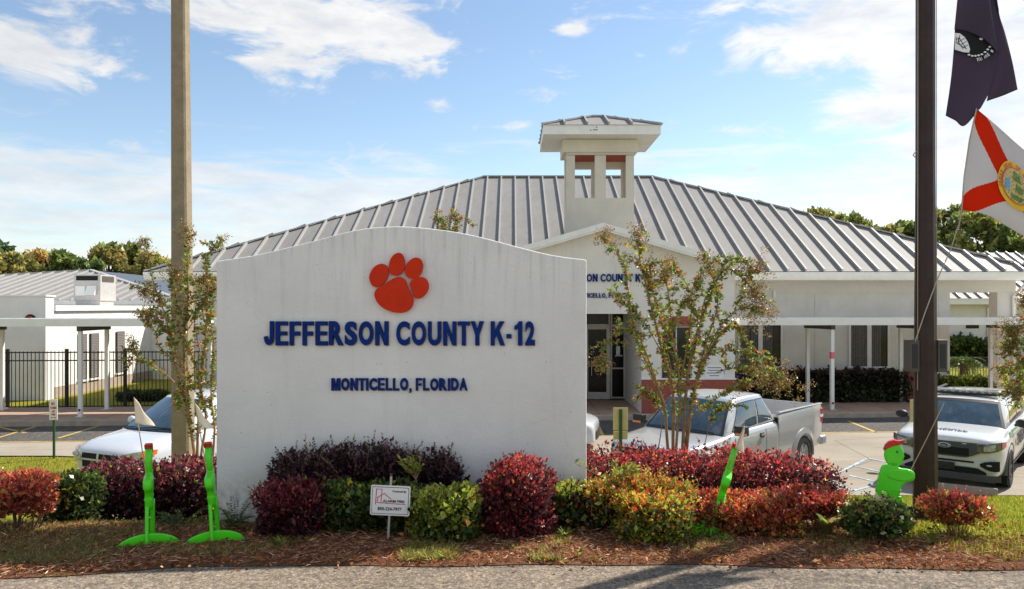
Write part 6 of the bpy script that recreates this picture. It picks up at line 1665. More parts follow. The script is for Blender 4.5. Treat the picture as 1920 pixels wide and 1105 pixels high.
def shrub(name, label, D, x0, x1, ytop, ybase, depth, n, lf, low_top, group=None, cat='shrub', nb=None, sh=(60, .10), lump=.30, boxy=None, shell=.22, topf=None, rag=.06, legs=0, cat_stem=True, lsc=9.0, yc=None, upb=.45, base_gap=0.0, interior=.25):
    """a shrub filling px x0..x1, ytop..ybase at depth D (front face)"""
    X0, X1 = PX(x0 - 7, D), PX(x1 + 7, D); ytop -= 9 if D < 8 else 1; W_ = X1 - X0; Dc = D + depth / 2
    zg = zt((X0 + X1) / 2, Dc); zt_ = ZZ(ytop, Dc); zb = zt((X0 + X1) / 2, D) + base_gap
    nb = nb or max(3, int(W_ / .16)); bl = []
    H_ = zt_ - zb
    for k in range(nb):
        for row in ((.30, .66) if depth > .35 or H_ > .5 else (.5,)):
            for dd in ((-.25, .25) if depth > .45 else (0,)):
                u = (k + .5) / nb; tf = topf(u) if topf else 1.0
                rx = W_ / nb * .78 + .04; rz = H_ * tf * (.36 if row != .5 else .5) * (random.uniform(.96, 1.05) if cat == 'hedge' else random.uniform(.80, 1.12)); ry = depth * (.33 if depth > .45 else .5)
                xc_ = min(max(X0 + W_ * u, X0 + rx * .82), X1 - rx * .82); bl.append((xc_ + random.uniform(-.015, .015), Dc + dd * depth + random.uniform(-.03, .03), zb + H_ * tf * row + random.uniform(-.02, .03), min(rx, W_ / 2), ry * random.uniform(.9, 1.1), rz * random.uniform(.95, 1.06)))
    cx, cy = (X0 + X1) / 2, Dc
    r = root(name, (cx, cy, zt(cx, cy)), label, cat, group)
    L_, Wl = lf
    (V, Fq, C), pos, out = leaves_from_blobs(bl, n, L_, Wl, low_top, seed=sum(map(ord, label)) % 97, lump=lump, clipz=lambda a, b: zt(a, b) + base_gap * .6, shell=shell, lsc=lsc, upb=upb, interior=interior, gaps=1 if D < 8 else 0)
    parts = [(V, Fq, C)]; m = MB()
    if sh:
        p2, lines = shoots(pos, out, int(sh[0] * (1.5 if D < 8 else 1)), sh[1] * (1.25 if D < 8 else 1), L_ * .95, Wl * .9, low_top)
        if p2: parts.append(p2)
        for a, b in lines: m.tube([a, b], [.0022, .0012], 3, cap=False)
    V, Fq, C = join(parts); npmesh('foliage', V, Fq, C, M['leaf'], r)
    q = pos[RNG.choice(len(pos), max(8, int(W_ * 26)))]
    m.tube([(X0 + W_ * .12, cy, zt(X0 + W_ * .12, cy) - .06), (cx, cy, zt(cx, cy) - .06), (X1 - W_ * .12, cy, zt(X1 - W_ * .12, cy) - .06)], .012, 4)
    for t in q:
        m.tube([(cx + (t[0] - cx) * .35, cy, zt(cx, cy) - .06), (cx + (t[0] - cx) * .35, cy + (t[1] - cy) * .4, zt(cx, cy) - .03)], .006, 3, cap=False)
        bx = cx + (t[0] - cx) * (.35 if W_ < .7 else 1) + random.uniform(-.03, .03); by = cy + (t[1] - cy) * .4
        stems(m, (bx, by, zt(bx, by) - .02), [t], .007 if W_ < .9 else .009, .003)
    m.build('stems', M['bark'] if legs == 0 else M['darkbark'], r)
    return r
AZ = 'clipped shrubs in the bed along the verge'
# -- back row
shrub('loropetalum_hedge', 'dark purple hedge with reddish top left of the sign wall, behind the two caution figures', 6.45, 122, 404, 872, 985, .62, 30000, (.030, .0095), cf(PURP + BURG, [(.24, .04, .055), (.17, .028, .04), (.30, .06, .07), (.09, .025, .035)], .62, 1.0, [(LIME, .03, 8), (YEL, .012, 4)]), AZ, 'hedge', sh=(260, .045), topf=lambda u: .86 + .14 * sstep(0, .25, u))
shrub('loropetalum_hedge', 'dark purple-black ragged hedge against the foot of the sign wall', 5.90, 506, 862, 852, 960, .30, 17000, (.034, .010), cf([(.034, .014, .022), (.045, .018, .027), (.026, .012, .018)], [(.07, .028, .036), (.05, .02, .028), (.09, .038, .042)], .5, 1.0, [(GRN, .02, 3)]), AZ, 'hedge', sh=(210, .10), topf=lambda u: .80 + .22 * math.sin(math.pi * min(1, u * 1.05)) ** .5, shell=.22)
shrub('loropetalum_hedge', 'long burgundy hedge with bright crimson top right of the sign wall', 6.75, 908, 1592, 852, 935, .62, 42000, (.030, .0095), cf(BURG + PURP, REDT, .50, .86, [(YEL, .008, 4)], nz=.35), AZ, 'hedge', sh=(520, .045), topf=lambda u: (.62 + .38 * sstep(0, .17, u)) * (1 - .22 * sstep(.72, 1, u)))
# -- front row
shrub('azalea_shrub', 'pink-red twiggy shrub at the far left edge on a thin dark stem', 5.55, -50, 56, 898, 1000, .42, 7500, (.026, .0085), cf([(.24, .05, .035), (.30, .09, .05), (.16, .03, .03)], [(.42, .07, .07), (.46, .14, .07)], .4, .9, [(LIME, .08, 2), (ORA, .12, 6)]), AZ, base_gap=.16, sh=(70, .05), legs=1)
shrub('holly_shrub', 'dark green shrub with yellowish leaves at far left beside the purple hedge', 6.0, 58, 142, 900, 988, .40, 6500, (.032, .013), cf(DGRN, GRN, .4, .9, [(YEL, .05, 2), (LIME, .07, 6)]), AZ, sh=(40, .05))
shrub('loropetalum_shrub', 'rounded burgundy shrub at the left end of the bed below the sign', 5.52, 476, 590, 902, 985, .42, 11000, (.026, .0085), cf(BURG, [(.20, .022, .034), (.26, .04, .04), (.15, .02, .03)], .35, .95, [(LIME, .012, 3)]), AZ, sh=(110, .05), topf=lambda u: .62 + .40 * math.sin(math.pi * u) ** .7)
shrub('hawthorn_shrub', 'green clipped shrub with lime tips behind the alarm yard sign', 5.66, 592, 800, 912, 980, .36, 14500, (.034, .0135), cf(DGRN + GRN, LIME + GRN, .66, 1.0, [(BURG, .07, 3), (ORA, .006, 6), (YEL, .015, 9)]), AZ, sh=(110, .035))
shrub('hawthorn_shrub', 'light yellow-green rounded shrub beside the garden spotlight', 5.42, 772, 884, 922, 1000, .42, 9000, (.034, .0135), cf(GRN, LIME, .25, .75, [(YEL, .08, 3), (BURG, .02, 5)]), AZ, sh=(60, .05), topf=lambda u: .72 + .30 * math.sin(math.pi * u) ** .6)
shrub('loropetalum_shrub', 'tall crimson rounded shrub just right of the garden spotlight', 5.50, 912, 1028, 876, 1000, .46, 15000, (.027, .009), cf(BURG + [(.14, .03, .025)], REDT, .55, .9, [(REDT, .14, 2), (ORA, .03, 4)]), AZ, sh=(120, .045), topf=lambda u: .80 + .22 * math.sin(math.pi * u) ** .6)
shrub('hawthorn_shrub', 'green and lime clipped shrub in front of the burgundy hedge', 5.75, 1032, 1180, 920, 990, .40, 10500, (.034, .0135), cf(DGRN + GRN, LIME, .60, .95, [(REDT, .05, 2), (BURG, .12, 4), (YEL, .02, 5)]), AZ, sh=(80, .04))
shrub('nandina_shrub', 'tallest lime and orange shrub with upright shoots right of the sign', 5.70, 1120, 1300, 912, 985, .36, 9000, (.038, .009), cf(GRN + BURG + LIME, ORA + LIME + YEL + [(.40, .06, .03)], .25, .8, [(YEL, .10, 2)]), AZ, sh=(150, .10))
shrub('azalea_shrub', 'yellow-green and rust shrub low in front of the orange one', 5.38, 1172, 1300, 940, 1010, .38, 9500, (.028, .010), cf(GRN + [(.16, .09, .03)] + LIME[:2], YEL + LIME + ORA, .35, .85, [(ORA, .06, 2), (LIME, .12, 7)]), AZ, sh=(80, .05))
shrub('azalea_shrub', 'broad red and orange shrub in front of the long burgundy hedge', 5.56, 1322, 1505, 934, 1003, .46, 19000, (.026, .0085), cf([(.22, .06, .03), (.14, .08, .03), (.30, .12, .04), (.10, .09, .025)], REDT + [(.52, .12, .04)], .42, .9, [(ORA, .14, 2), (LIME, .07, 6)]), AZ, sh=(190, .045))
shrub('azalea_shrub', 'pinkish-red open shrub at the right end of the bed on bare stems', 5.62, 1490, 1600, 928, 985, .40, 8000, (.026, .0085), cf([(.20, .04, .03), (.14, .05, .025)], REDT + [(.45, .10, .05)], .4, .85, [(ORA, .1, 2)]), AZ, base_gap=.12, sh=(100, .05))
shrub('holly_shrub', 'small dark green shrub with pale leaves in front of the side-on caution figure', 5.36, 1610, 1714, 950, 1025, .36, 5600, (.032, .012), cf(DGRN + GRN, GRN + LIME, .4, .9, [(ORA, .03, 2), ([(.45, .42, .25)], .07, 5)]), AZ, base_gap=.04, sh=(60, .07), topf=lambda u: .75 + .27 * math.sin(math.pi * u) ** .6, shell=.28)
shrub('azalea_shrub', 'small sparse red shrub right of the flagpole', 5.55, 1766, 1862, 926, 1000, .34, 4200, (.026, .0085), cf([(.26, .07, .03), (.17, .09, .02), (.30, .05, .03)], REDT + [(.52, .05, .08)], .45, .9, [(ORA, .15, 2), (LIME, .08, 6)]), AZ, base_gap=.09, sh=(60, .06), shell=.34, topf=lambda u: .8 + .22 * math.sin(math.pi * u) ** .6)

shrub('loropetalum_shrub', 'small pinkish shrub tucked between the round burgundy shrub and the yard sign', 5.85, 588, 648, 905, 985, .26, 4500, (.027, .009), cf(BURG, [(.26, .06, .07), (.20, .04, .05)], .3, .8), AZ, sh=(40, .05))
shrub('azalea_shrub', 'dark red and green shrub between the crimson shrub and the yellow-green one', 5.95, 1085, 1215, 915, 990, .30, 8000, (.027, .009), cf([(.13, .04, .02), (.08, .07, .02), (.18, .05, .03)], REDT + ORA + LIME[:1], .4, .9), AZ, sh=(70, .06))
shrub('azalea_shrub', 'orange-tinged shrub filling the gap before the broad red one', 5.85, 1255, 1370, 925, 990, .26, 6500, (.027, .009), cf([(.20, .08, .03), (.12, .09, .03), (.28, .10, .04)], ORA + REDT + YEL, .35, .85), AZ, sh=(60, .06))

# -- hedges along the school wall and below the portico (seen 27 m away)
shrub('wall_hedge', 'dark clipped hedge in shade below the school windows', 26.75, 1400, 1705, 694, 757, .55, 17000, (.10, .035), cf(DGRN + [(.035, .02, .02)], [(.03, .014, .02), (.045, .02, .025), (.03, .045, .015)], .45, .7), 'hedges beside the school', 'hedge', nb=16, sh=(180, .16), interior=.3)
shrub('wall_hedge', 'sunlit green hedge at the foot of the portico columns', 27.4, 1772, 1862, 708, 742, .6, 5000, (.10, .035), cf(GRN, LIME + GRN, .4, .8), 'hedges beside the school', 'hedge', nb=6, sh=(50, .12))
shrub('round_bush', 'big rounded green bush against the far building beyond the portico', 44.5, 1778, 1868, 632, 680, 1.6, 6500, (.16, .06), cf(DGRN + GRN, GRN, .4, .8), 'hedges beside the school', 'bush', nb=3, sh=(60, .25), topf=lambda u: .8 + .22 * math.sin(math.pi * u))
shrub('low_bush', 'low dark bush behind the fence near the outbuilding', 27.6, 222, 290, 737, 757, .8, 2500, (.11, .04), cf(DGRN, GRN, .5, .9), 'hedges beside the school', 'bush', nb=4, sh=(20, .15))
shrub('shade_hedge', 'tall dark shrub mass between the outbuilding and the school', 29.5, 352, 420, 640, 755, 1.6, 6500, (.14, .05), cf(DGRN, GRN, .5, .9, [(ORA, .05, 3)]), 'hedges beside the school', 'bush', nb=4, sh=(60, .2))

# -- cycad beyond the portico
CYb = Vector((PX(1806, 31), 31, -1.7))
CY = root('cycad', tuple(CYb), 'green cycad with arching fronds on a short trunk beyond the portico', 'cycad')
m = MB(); m.tube([CYb - Vector((0, 0, .2)), CYb + Vector((0, 0, .65)), CYb + Vector((.02, 0, 1.2))], [.17, .15, .13], 9); m.build('trunk', M['darkbark'], CY)
C = []; Dd = []
for k in range(44):
    a = 2 * math.pi * k / 44 + random.uniform(-.1, .1); l = random.uniform(.6, .85); e = random.uniform(.1, 1.1)
    for j in range(26):
        t = j / 25; p = CYb + Vector((math.cos(a) * l * t, math.sin(a) * l * t, 1.2 + e * .62 * t - .62 * t * t))
        for s_ in (-1, 1):
            C.append(tuple(p)); Dd.append((math.cos(a) * .5 - math.sin(a) * s_, math.sin(a) * .5 + math.cos(a) * s_, .15))
C = np.array(C); Dd = np.array(Dd); V, Fq, CC = leaf_arrays(C, Dd, .17, .014, pick(GRN + [(.09, .14, .03)], len(C))); npmesh('fronds', V, Fq, CC, M['leaf'], CY)

# ------------------------------------------------------------------ crape myrtles
def crape(label, D, zroot_px, stem_list, seedn, leafden=.80, name='crape_myrtle'):
    """stem_list: (list of photo points, depth spread at the tip, base radius, cluster size, leaf start)"""
    random.seed(seedn); pts0 = stem_list[0][0][0]; bx = PX(zroot_px, D); zb = zt(bx, D)
    r = root(name, (bx, D, zb), label, 'tree', 'crape myrtles around the sign')
    wood = MB(); LC = []; LD = []; LL = []; LCOL = []; SC_ = []
    allgreen = [(.17, .25, .04), (.12, .19, .03), (.22, .30, .05), (.30, .34, .06), (.08, .13, .03)]
    for pl, dsp, rad, clus, ls in stem_list:
        n = len(pl); dz = random.uniform(-1, 1) * dsp; P3 = []
        for i, (x, y) in enumerate(pl):
            t = i / (n - 1); d = D + dz * t ** 1.3 + .05 * random.uniform(-1, 1); P3.append(P(x, y, d))
        if rad > .012: P3.insert(0, Vector((P3[0].x * .25 + bx * .75, D, zb - .05)))
        # refine
        Q_ = []
        for i in range(len(P3) - 1):
            p0, p1, p2, p3 = P3[max(0, i - 1)], P3[i], P3[i + 1], P3[min(len(P3) - 1, i + 2)]
            for s in range(6):
                t = s / 6; Q_.append(.5 * ((2 * p1) + (p2 - p0) * t + (2 * p0 - 5 * p1 + 4 * p2 - p3) * t * t + (-p0 + 3 * p1 - 3 * p2 + p3) * t ** 3))
        Q_.append(P3[-1]); m_ = len(Q_)
        wood.tube(Q_, [rad * (1 - .82 * i / (m_ - 1)) for i in range(m_)], 7 if rad > .012 else 5, cap=False)
        # leaves on the outer part, opposite pairs; short side twigs
        def leafy(path, dens, size, start):
            tot = sum((b - a).length for a, b in zip(path[:-1], path[1:])); acc = 0
            for a, b in zip(path[:-1], path[1:]):
                L = (b - a).length; k = 0
                if L < 1e-5: continue
                dr = (b - a) / L; ns = max(1, int(L / (.018 / dens)))
                for q in range(ns):
                    s = (acc + L * q / ns) / tot
                    if s < start or random.random() > .55 + .4 * s: continue
                    p = a.lerp(b, q / ns)
                    for _ in (0, 1):
                        sd = Vector((random.gauss(0, 1), random.gauss(0, 1), random.gauss(0, .6))); sd -= dr * sd.dot(dr)
                        if sd.length < .01: continue
                        sd.normalize(); LC.append(tuple(p)); LD.append(tuple(dr * .45 + sd + Vector((0, 0, -.15)))); LL.append(size * random.uniform(.6, 1.25))
                        u = random.random(); c = random.choice(allgreen if u < .82 else ([(.42, .14, .03), (.5, .22, .03)] if u < .96 else [(.30, .06, .03)]))
                        k_ = random.uniform(.7, 1.25); LCOL.append(tuple(x * k_ for x in c))
                acc += L
        leafy(Q_, 1.7 * leafden, .054, ls)
        for i in range(int(m_ * max(ls, .2)), m_ - 1, 1):
            if random.random() < .85 * leafden:
                a = Q_[i]; dr = (Q_[i + 1] - a).normalized(); sd = Vector((random.gauss(0, 1), random.gauss(0, 1), random.gauss(.2, .5))).normalized()
                l = random.uniform(.06, .24); b = a + (dr * .5 + sd * .8).normalized() * l + Vector((0, 0, -.02)); md = a.lerp(b, .5) + Vector((0, 0, .02))
                wood.tube([a, md, b], [.0035, .0028, .002], 3, cap=False); leafy([a, md, b], 1.9 * leafden, .048, .1)
                if random.random() < .30: SC_.append((b, .035))
        if clus: 
            for _ in range(int(clus * 16)):
                k = random.uniform(.0, 1.0); e = Q_[-1]; q = Q_[-1 - int(k * min(4, m_ - 2))]
                SC_.append((q + Vector((random.gauss(0, 1), random.gauss(0, 1), random.gauss(0, 1))) * .040 * clus, .035))
    # seed heads
    cc = []; cd = []; ccol = []
    for c, s in SC_:
        for _ in range(26):
            v = Vector((random.gauss(0, 1), random.gauss(0, 1), random.gauss(0, 1))); cc.append(tuple(c + v * s * .55)); cd.append(tuple(v.normalized())); k_ = random.uniform(.6, 1.3)
            b_ = random.choice([(.30, .195, .075), (.22, .14, .055), (.36, .26, .10), (.13, .075, .035)]); ccol.append(tuple(x * k_ for x in b_))
    wood.build('trunk', M['bark'], r, smooth=True, angle=80)
    V, Fq, CC = leaf_arrays(np.array(LC), np.array(LD), np.array(LL), np.array(LL) * .29, np.array(LCOL)); npmesh('crown', V, Fq, CC, M['leaf'], r)
    V, Fq, CC = leaf_arrays(np.array(cc), np.array(cd), .019, .0075, np.array(ccol)); npmesh('seed_heads', V, Fq, CC, M['leaf'], r)
    return r
crape('multi-stemmed crape myrtle with golden seed heads in front of the school entrance', 8.2, 1268, [
    ([(1252, 838), (1245, 765), (1222, 700), (1195, 640), (1180, 560), (1168, 490), (1128, 442)], .5, .020, 1.5, .35),
    ([(1262, 838), (1262, 740), (1240, 650), (1215, 550), (1200, 490), (1197, 436)], .4, .022, 1.3, .38),
    ([(1268, 838), (1276, 735), (1262, 640), (1254, 560), (1246, 505)], .6, .018, 1.4, .38),
    ([(1280, 838), (1286, 740), (1300, 650), (1330, 560), (1350, 515), (1368, 505), (1400, 530), (1418, 560)], .6, .022, 1.8, .38),
    ([(1285, 838), (1300, 740), (1322, 650), (1345, 575), (1338, 520), (1322, 478)], .5, .018, 1.1, .4),
    ([(1288, 838), (1302, 735), (1335, 650), (1372, 612), (1410, 650), (1452, 690), (1470, 725)], .5, .019, 2.6, .42),
    ([(1248, 765), (1215, 672), (1192, 625), (1162, 618), (1132, 650), (1126, 688)], .3, .011, 1.6, .3),
    ([(1300, 735), (1335, 640), (1370, 590), (1405, 575), (1425, 590)], .5, .012, 2.4, .35),
    ([(1310, 640), (1322, 560), (1360, 495), (1392, 485), (1420, 515)], .4, .009, 1.8, .3),
    ([(1282, 800), (1320, 765), (1362, 735), (1402, 715)], .3, .009, .5, .3),
    ([(1272, 735), (1290, 640), (1296, 560), (1275, 515), (1250, 500)], .5, .011, 1.0, .3),
    ([(1262, 650), (1240, 600), (1230, 560), (1215, 530)], .4, .009, .8, .2),
    ([(1300, 680), (1350, 660), (1400, 665), (1440, 720)], .4, .009, 1.8, .2),
    ([(1260, 700), (1250, 640), (1270, 590), (1290, 560)], .5, .009, .6, .2),
    ([(1290, 700), (1310, 620), (1300, 570), (1310, 520)], .5, .009, .7, .2),
    ([(1245, 765), (1228, 742), (1205, 738)], .2, .006, .6, .3),
    ([(1240, 660), (1205, 600), (1180, 575), (1160, 560)], .3, .007, .6, .2),
    ([(1230, 560), (1212, 520), (1222, 490)], .3, .006, .9, .2),
    ([(1340, 700), (1380, 690), (1420, 700)], .3, .006, .6, .1),
    ([(1235, 838), (1240, 790), (1225, 740)], .2, .007, .0, .7),
    ([(1320, 840), (1330, 800), (1345, 770), (1370, 760)], .2, .006, .3, .4),
], 5)
crape('crape myrtle with brown seed heads growing against the concrete light pole', 8.8, 378, [
    ([(366, 862), (352, 765), (345, 655), (352, 560), (352, 500), (350, 430)], .4, .022, 1.0, .32),
    ([(370, 862), (375, 745), (385, 640), (390, 545), (390, 480), (416, 452)], .4, .020, .9, .32),
    ([(358, 800), (330, 690), (312, 600), (285, 520), (270, 446)], .4, .014, .9, .3),
    ([(350, 740), (308, 700), (262, 668), (246, 642)], .3, .010, .7, .35),
    ([(376, 870), (386, 790), (378, 735), (365, 680), (330, 600), (300, 560), (270, 545)], .4, .018, 1.3, .4),
    ([(398, 865), (402, 800), (396, 735), (402, 660), (395, 600), (400, 540)], .3, .016, .9, .38),
    ([(345, 700), (322, 640), (300, 600), (278, 585)], .4, .010, 1.0, .2),
    ([(380, 680), (365, 600), (372, 540), (345, 520)], .4, .010, 1.0, .2),
    ([(350, 620), (330, 560), (320, 530), (330, 510)], .4, .009, 1.1, .2),
    ([(340, 690), (300, 650), (290, 620), (265, 590)], .4, .008, .8, .2),
    ([(395, 640), (380, 580), (395, 540), (380, 520)], .3, .008, 1.2, .2),
    ([(375, 745), (350, 720), (330, 735), (340, 765)], .3, .006, .0, .2),
    ([(350, 620), (372, 590), (385, 560), (402, 520)], .3, .007, .6, .2),
], 9)
crape('crape myrtle reaching in at the right edge above the patrol car', 8.6, 1985, [
    ([(1985, 860), (1970, 760), (1945, 690), (1915, 640), (1888, 620)], .3, .018, 1.2, .3),
    ([(1990, 860), (1985, 740), (1965, 640), (1940, 590), (1918, 560)], .3, .018, 1.0, .3),
    ([(1970, 760), (1930, 720), (1900, 700), (1880, 690)], .3, .012, .8, .2),
    ([(1960, 720), (1920, 680), (1905, 650), (1900, 610)], .3, .010, 1.0, .2),
    ([(1965, 760), (1940, 740), (1915, 735), (1895, 725)], .3, .010, .6, .2),
    ([(1945, 690), (1925, 660), (1925, 620), (1930, 590)], .3, .010, 1.0, .2),
    ([(1950, 720), (1925, 700), (1910, 720), (1905, 750)], .2, .010, .8, .1),
    ([(1940, 700), (1915, 680), (1898, 660), (1886, 650)], .3, .010, .8, .1),
], 13)
crape('crape myrtle behind the sign wall with only its top twigs showing', 8.4, 838, [
    ([(838, 850), (838, 700), (835, 560), (830, 470), (818, 402)], .2, .018, .4, .5),
    ([(838, 850), (842, 700), (842, 560), (848, 460), (856, 398)], .2, .016, .8, .5),
    ([(840, 520), (836, 450), (832, 415)], .1, .006, .5, .3),
], 17)

# sapling with bare stems and ferny weeds
def fern(label, px, py, D, R, n, pal, name='fern', h=.25, cat='plant', grp='weeds sprouting in the mulch'):
    b = P(px, py, D); b.z = zt(b.x, D); r = root(name, tuple(b), label, cat, grp); C = []; Dd = []; L_ = []
    for k in range(n):
        a = random.uniform(0, 6.28); l = R * random.uniform(.6, 1.1); e = random.uniform(.4, 1.4)
        for j in range(16):
            t = j / 15; p = b + Vector((math.cos(a) * l * t, math.sin(a) * l * t, h * (e * t * 1.2 - .7 * t * t)))
            for s_ in (-1, 1): C.append(tuple(p)); Dd.append((math.cos(a) * .7 - math.sin(a) * s_, math.sin(a) * .7 + math.cos(a) * s_, .3)); L_.append(.045 * (1 - .6 * t))
    L_ = np.array(L_); V, Fq, CC = leaf_arrays(np.array(C), np.array(Dd), L_, L_ * .16, pick(pal, len(C))); npmesh('fronds', V, Fq, CC, M['leaf'], r); return r
fern('feathery green weed at the foot of the sign wall, left corner', 440, 985, 5.9, .16, 34, GRN + [(.10, .15, .03)], h=.24)
fern('ferny light green plant between the two edge-on caution figures', 345, 985, 6.1, .22, 30, GRN + LIME, h=.22)
fern('low green fern growing right of the two caution figures', 320, 1000, 5.9, .14, 20, GRN, h=.14)
def strap(label, px, py, D, n, l, w, pal, name='weed', grp='weeds sprouting in the mulch', spread=.5):
    b = P(px, py, D); b.z = zt(b.x, D); r = root(name, tuple(b), label, 'plant', grp); V = []; C = []; Fq = []; o = 0
    for k in range(n):
        a = random.uniform(0, 6.28); ll = l * random.uniform(.6, 1.1); c = np.array(random.choice(pal)) * random.uniform(.8, 1.2); dx, dy = math.cos(a), math.sin(a); sw = Vector((-dy, dx, 0)) * w
        pv = None
        for j in range(6):
            t = j / 5; p = b + Vector((dx * ll * spread * t ** 1.4, dy * ll * spread * t ** 1.4, ll * (t - .35 * t * t))); q = sw * (math.sin(math.pi * (.12 + .88 * t)) + .05)
            V += [tuple(p - q), tuple(p + q)]; C += [tuple(c)] * 2
            if j: Fq.append((o - 2, o - 1, o + 1, o))
            o += 2
    npmesh('blades', np.array(V), np.array(Fq), np.array(C), M['grassblade'], r); return r
LB = [(.22, .27, .04), (.30, .33, .06), (.12, .18, .03)]
for lb, x, y, n, l, w in (('small upright green weed on the mulch below the round burgundy shrub', 592, 1000, 14, .15, .012), ('pale yellow-green sprout on the mulch near the verge edge left of the yard sign', 548, 1012, 9, .12, .010),
                       ('lime weed tuft at the verge edge below the burgundy shrub', 527, 1030, 10, .11, .008), ('broad-leaved lime weed at the foot of the yard sign stake', 710, 1008, 9, .07, .017), ('light weed in the mulch left of the yard sign', 620, 1005, 8, .13, .007),
                       ('thin yellow weed between burgundy shrub and yard sign', 655, 1005, 8, .14, .006), ('leafy green weed below the green and lime shrub', 1160, 1000, 26, .14, .015), ('leafy weed at the foot of the yellow-green shrub', 1190, 992, 22, .16, .014),
                       ('short green weed patch below the yard sign', 745, 1035, 24, .05, .008), ('spiky green weed growing on the road edge', 1085, 1050, 10, .09, .006), ('yellow-green weed on the verge right of the crimson shrub', 1060, 1015, 26, .10, .008)):
    strap(lb, x, y, (CZ) * F / (y - HY), int(n * 1.3), l * 1.35, w * 1.15, LB)
YC = strap('young yucca-like plant with bent strap leaves under the pinkish-red shrub', 1552, 1003, 5.68, 13, .40, .020, [(.20, .20, .05), (.24, .18, .06), (.12, .16, .04)], 'strap_leaf_plant', None, .85)

# bright shoots over the shrubs
def nand(label, px, py, D, hgt, n=7):
    b = P(px, py, D); r = root('tall_shoots', tuple(b), label, 'plant', 'upright shoots above the shrubs'); m = MB(); C = []; Dd = []
    for k in range(n):
        t = b + Vector((random.gauss(0, .09), random.gauss(0, .04), hgt * random.uniform(.55, 1.05))); m.tube([b - Vector((0, 0, .4)), b, t], .003, 4, cap=False)
        for j in range(9):
            p = b.lerp(t, .3 + .7 * j / 8); C.append(tuple(p)); Dd.append((random.gauss(0, 1), random.gauss(0, .6), random.uniform(.1, .9)))
    V, Fq, CC = leaf_arrays(np.array(C), np.array(Dd), .06, .012, pick(LIME, len(C))); npmesh('shoot_leaves', V, Fq, CC, M['leaf'], r); m.build('shoot_stems', M['bark'], r)
nand('lime green bamboo-like shoots above the orange shrub right of the sign', 1160, 912, 5.85, .20, 12)
nand('bright green sprig standing out of the dark hedge against the sign wall', 780, 900, 5.85, .17, 9)

# ------------------------------------------------------------------ background trees
def tree(label, px, ytop, D, w_px, pal, n=7000, seedn=1, sparse=.0, ls=.30):
    random.seed(seedn); x = PX(px, D); zb = -1.9; ztp = ZZ(ytop, D); R = w_px / 2 * D / F; Hh = ztp - zb
    r = root('broadleaf_tree', (x, D, zb), label, 'tree', 'trees beyond the school')
    m = MB(); m.tube([(x, D, zb - .3), (x + random.uniform(-.2, .2), D, zb + Hh * .35), (x + random.uniform(-.4, .4), D, zb + Hh * .8)], [.28, .2, .07], 7)
    bl = []
    nb = 72
    for k in range(nb):
        t = random.uniform(.22, .97); rad = R * math.sin(math.pi * min(.93, .22 + t * .70)) ** .6; a = random.uniform(0, 6.28); q = rad * random.uniform(.25, 1.0)
        s = R * random.uniform(.13, .34); bl.append((x + math.cos(a) * q, D + math.sin(a) * q, zb + Hh * t, s, s, s * .75))
        if k % 3 == 0: m.tube([(x, D, zb + Hh * t * .6), (x + math.cos(a) * q, D + math.sin(a) * q, zb + Hh * t)], [.08, .02], 4)
    m.build('trunk', M['darkbark'], r)
    def colf(pos, h, out, inner):
        c = pick(pal, len(pos)) * 1.6; k = 1 + .35 * snoise(pos, .9, seedn); return np.clip(c * k[:, None], .002, .9)
    (V, Fq, C), pos, out = leaves_from_blobs(bl, n, ls, ls * .33, colf, seed=seedn, lump=.32, lsc=1.4, shell=.42, interior=.3)
    npmesh('crown', V, Fq, C, M['leaf'], r)
TG = [(.12, .155, .035), (.10, .13, .035), (.16, .18, .04), (.06, .09, .03)]
TY_ = [(.24, .21, .06), (.19, .185, .055), (.29, .23, .065), (.13, .14, .035), (.09, .11, .03)]
TO = [(.30, .18, .06), (.22, .15, .05), (.34, .22, .07), (.15, .13, .05)]
TD = [(.035, .065, .025), (.05, .08, .03), (.03, .055, .02)]
for i, (px, yt, D, w, pal, lb) in enumerate([
    (-8, 462, 62, 90, TD, 'very dark green tree at the far left edge of the skyline'),
    (30, 478, 58, 95, TY_, 'yellow-green autumn tree second from the left on the skyline'),
    (78, 476, 62, 80, TO, 'brownish-yellow tree left of the rooftop unit'),
    (128, 470, 60, 70, TG, 'small green round tree directly above the rooftop unit'),
    (165, 486, 56, 60, TD + TG, 'low dark green tree between two taller ones over the pale hip roof'),
    (204, 455, 60, 80, TO + TG, 'tall brown-green tree right of the rooftop unit'),
    (246, 458, 64, 70, TY_ + TG, 'tall yellow-tinged tree left of the light pole'),
    (292, 478, 60, 80, TY_, 'bright yellow-green tree just left of the light pole'),
    (350, 500, 62, 90, TG, 'green tree behind the left crape myrtle'),
    (1530, 392, 66, 90, TY_, 'yellow-green treetop above the right slope of the school roof'),
    (1590, 388, 62, 100, TY_ + TG, 'tall yellowing tree over the roof left of the flagpole'),
    (1650, 430, 58, 90, TY_, 'lower yellow-green tree left of the flagpole'),
    (1700, 412, 60, 90, TG, 'green tree directly behind the flagpole'),
    (1775, 384, 60, 110, TY_ + TG, 'tall yellow-leaved tree just right of the flagpole'),
    (1840, 398, 56, 110, TG + TY_, 'mixed green tree below the state flag'),
    (1905, 420, 54, 120, TG, 'broad green tree at the right edge beyond the roof'),
    (1960, 440, 52, 120, TO + TG, 'olive tree partly outside the right edge')]):
    tree(lb, px, yt, D, w * 1.3, pal, 10500, 40 + i)
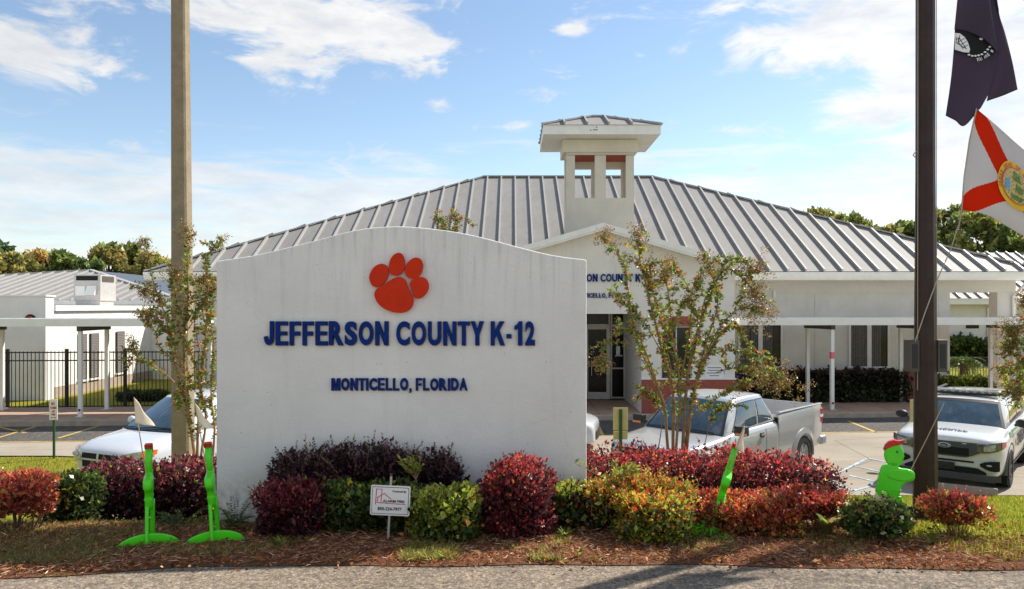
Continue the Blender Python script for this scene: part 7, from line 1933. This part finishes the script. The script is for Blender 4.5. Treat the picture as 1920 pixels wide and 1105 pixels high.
# wood beyond, one mass
bl = []
random.seed(3)
for k in range(150):
    x = -60 + 40 * k / 75 if k < 75 else 24 + 50 * (k - 75) / 75
    x += random.uniform(-1, 1); y = random.uniform(74, 84); h = random.uniform(3.4, 5.2) if k < 75 else random.uniform(5, 8.5)
    for q in range(2): bl.append((x, y, -2 + h * (.3 + .4 * q), 2.0, 2.0, h * .42))
def wc(pos, h, out, inner): c = pick(TG + TO + TY_[:1], len(pos)); return c
(V, Fq, C), _, _ = leaves_from_blobs(bl, 60000, .5, .17, wc, seed=2, lump=.2, lsc=.8, shell=.2)
tag(npmesh('distant_wood', V, Fq, C, M['leaf']), 'continuous distant wood beyond the trees', 'wood', kind='stuff')

# ------------------------------------------------------------------ grass and straw (uncountable)
def blades(name, n, fn, l, w, pal, mat, lean=.35, flatten=1.0, label=None, cat=None):
    xy = fn(n); m = len(xy); z = np.array([zt(a, b) for a, b in xy]) + .004
    base = np.column_stack([xy, z]); a = RNG.uniform(0, 6.28, m); ll = l * RNG.uniform(.5, 1.3, m); ww = w * RNG.uniform(.6, 1.3, m)
    d = np.column_stack([np.cos(a), np.sin(a), np.zeros(m)]); le = np.abs(RNG.normal(size=m)) * lean
    tip = base + d * (ll * le)[:, None] + np.array([0, 0, 1.0]) * (ll * flatten)[:, None]
    s = np.column_stack([-np.sin(a), np.cos(a), np.zeros(m)]) * ww[:, None]
    mid = base * .45 + tip * .55 - d * (ll * le * .18)[:, None]
    V = np.stack([base - s, base + s, mid + s * .7, tip], axis=1).reshape(-1, 3); Fq = np.arange(m * 4).reshape(m, 4)
    return tag(npmesh(name, V, Fq, np.repeat(pick(pal, m), 4, axis=0), mat), label, cat, kind='stuff')
def reg(x0, x1, y0, y1, cond=None):
    def f(n):
        y = y0 + (y1 - y0) * RNG.random(n) ** 1.5; x = RNG.uniform(x0, x1, n); q = np.column_stack([x, y])
        return q if cond is None else q[cond(q)]
    return f
LG = [(.21, .24, .022), (.27, .27, .03), (.16, .20, .02), (.32, .29, .05), (.12, .16, .02)]
def bedc(q): return np.array([bed_far(a) for a in q[:, 0]])
blades('lawn_grass', 105000, reg(2.3, 11, 5.05, 14.1, lambda q: q[:, 1] > bedc(q) - .25 * RNG.random(len(q))), .055, .0045, LG, M['grassblade'], label='yellow-green mown lawn sloping down to the lot', cat='grass')
blades('lawn_grass', 42000, reg(-13, -4.5, 8.5, 17.9, lambda q: (q[:, 0] < -8.6) | (q[:, 1] < 12.4)), .06, .006, LG, M['grassblade'], label='yellow-green lawn at left beside the drive', cat='grass')
pat = lambda q, sd, th: snoise(np.column_stack([q, q[:, 0] * 0]), 2.3, sd) + .5 * snoise(np.column_stack([q, q[:, 0] * 0]), 6.0, sd + 2) > th
blades('verge_grass', 80000, reg(-4.8, 3.2, 4.95, 7.0, lambda q: (q[:, 1] > np.array([road_edge(a) for a in q[:, 0]]) + .08 + .12 * RNG.random(len(q))) & pat(q, 4, .12 )), .055, .0030, [(.20, .20, .05), (.28, .25, .07), (.15, .16, .04), (.36, .29, .12), (.24, .15, .07)], M['grassblade'], .6, label='thin patchy green grass growing through the mulch', cat='grass')
blades('verge_grass', 30000, reg(-4.2, -2.0, 5.0, 6.2, lambda q: (q[:, 1] > np.array([road_edge(a) for a in q[:, 0]]) + .1) & pat(q, 9, .0)), .06, .0032, [(.20, .19, .05), (.28, .23, .08), (.14, .15, .04), (.34, .24, .11), (.22, .13, .06)], M['grassblade'], .6, label='green-brown grass around the feet of the left caution figures', cat='grass')
blades('verge_grass', 12000, reg(-.75, 1.0, 5.10, 5.75, lambda q: pat(q, 21, .22)), .06, .0035, [(.22, .25, .05), (.30, .29, .07), (.16, .20, .04), (.34, .28, .10)], M['grassblade'], .6, label='bright yellow-green grass patch before the crimson shrub', cat='grass')
blades('verge_grass', 9000, reg(-2.0, -.7, 5.15, 5.7, lambda q: pat(q, 33, .25)), .06, .0035, [(.28, .28, .06), (.36, .32, .10), (.20, .22, .05), (.42, .32, .14)], M['grassblade'], .6, label='thin straw-coloured grass below the yard sign', cat='grass')
# pine straw and dead leaves
n = 110000
q = reg(-5, 5.2, 4.80, 6.9, lambda q: q[:, 1] > np.array([road_edge(a) for a in q[:, 0]]) - .07 * RNG.random(len(q)) ** 3)(n); m_ = len(q)
q = q[(q[:, 0] < 3.0) | (q[:, 1] < 5.75 - .25 * RNG.random(m_))]; m_ = len(q)
z = np.array([zt(a, b) for a, b in q]) + RNG.uniform(.012, .05, m_)
a = RNG.uniform(0, 6.28, m_); d = np.column_stack([np.cos(a), np.sin(a), RNG.normal(size=m_) * .18])
V, Fq, C = leaf_arrays(np.column_stack([q, z]), d, RNG.uniform(.03, .085, m_), RNG.uniform(.0012, .0035, m_), pick([(.38, .17, .085), (.29, .115, .058), (.50, .28, .16), (.18, .075, .042), (.60, .41, .27), (.42, .16, .065)], m_, jit=.3))
tag(npmesh('pine_straw', V, Fq, C, M['straw']), 'reddish-brown pine straw covering the planting bed', 'mulch', kind='stuff')
n = 5600
q = reg(-5, 5.2, 4.92, 6.4, lambda q: (q[:, 1] > np.array([road_edge(a) for a in q[:, 0]]) - .05) | (RNG.random(len(q)) < .12))(n); n = len(q); z = np.array([zt(a, b) for a, b in q]) + RNG.uniform(.02, .05, n); a = RNG.uniform(0, 6.28, n); d = np.column_stack([np.cos(a), np.sin(a), RNG.normal(size=n) * .35])
V, Fq, C = leaf_arrays(np.column_stack([q, z]), d, RNG.uniform(.02, .05, n), RNG.uniform(.006, .016, n), pick([(.30, .10, .035), (.38, .16, .06), (.14, .05, .02), (.45, .24, .10), (.50, .16, .03)], n, jit=.3))
tag(npmesh('dead_leaves', V, Fq, C, M['straw']), 'scattered curled dead leaves over the mulch', 'leaf litter', kind='stuff')
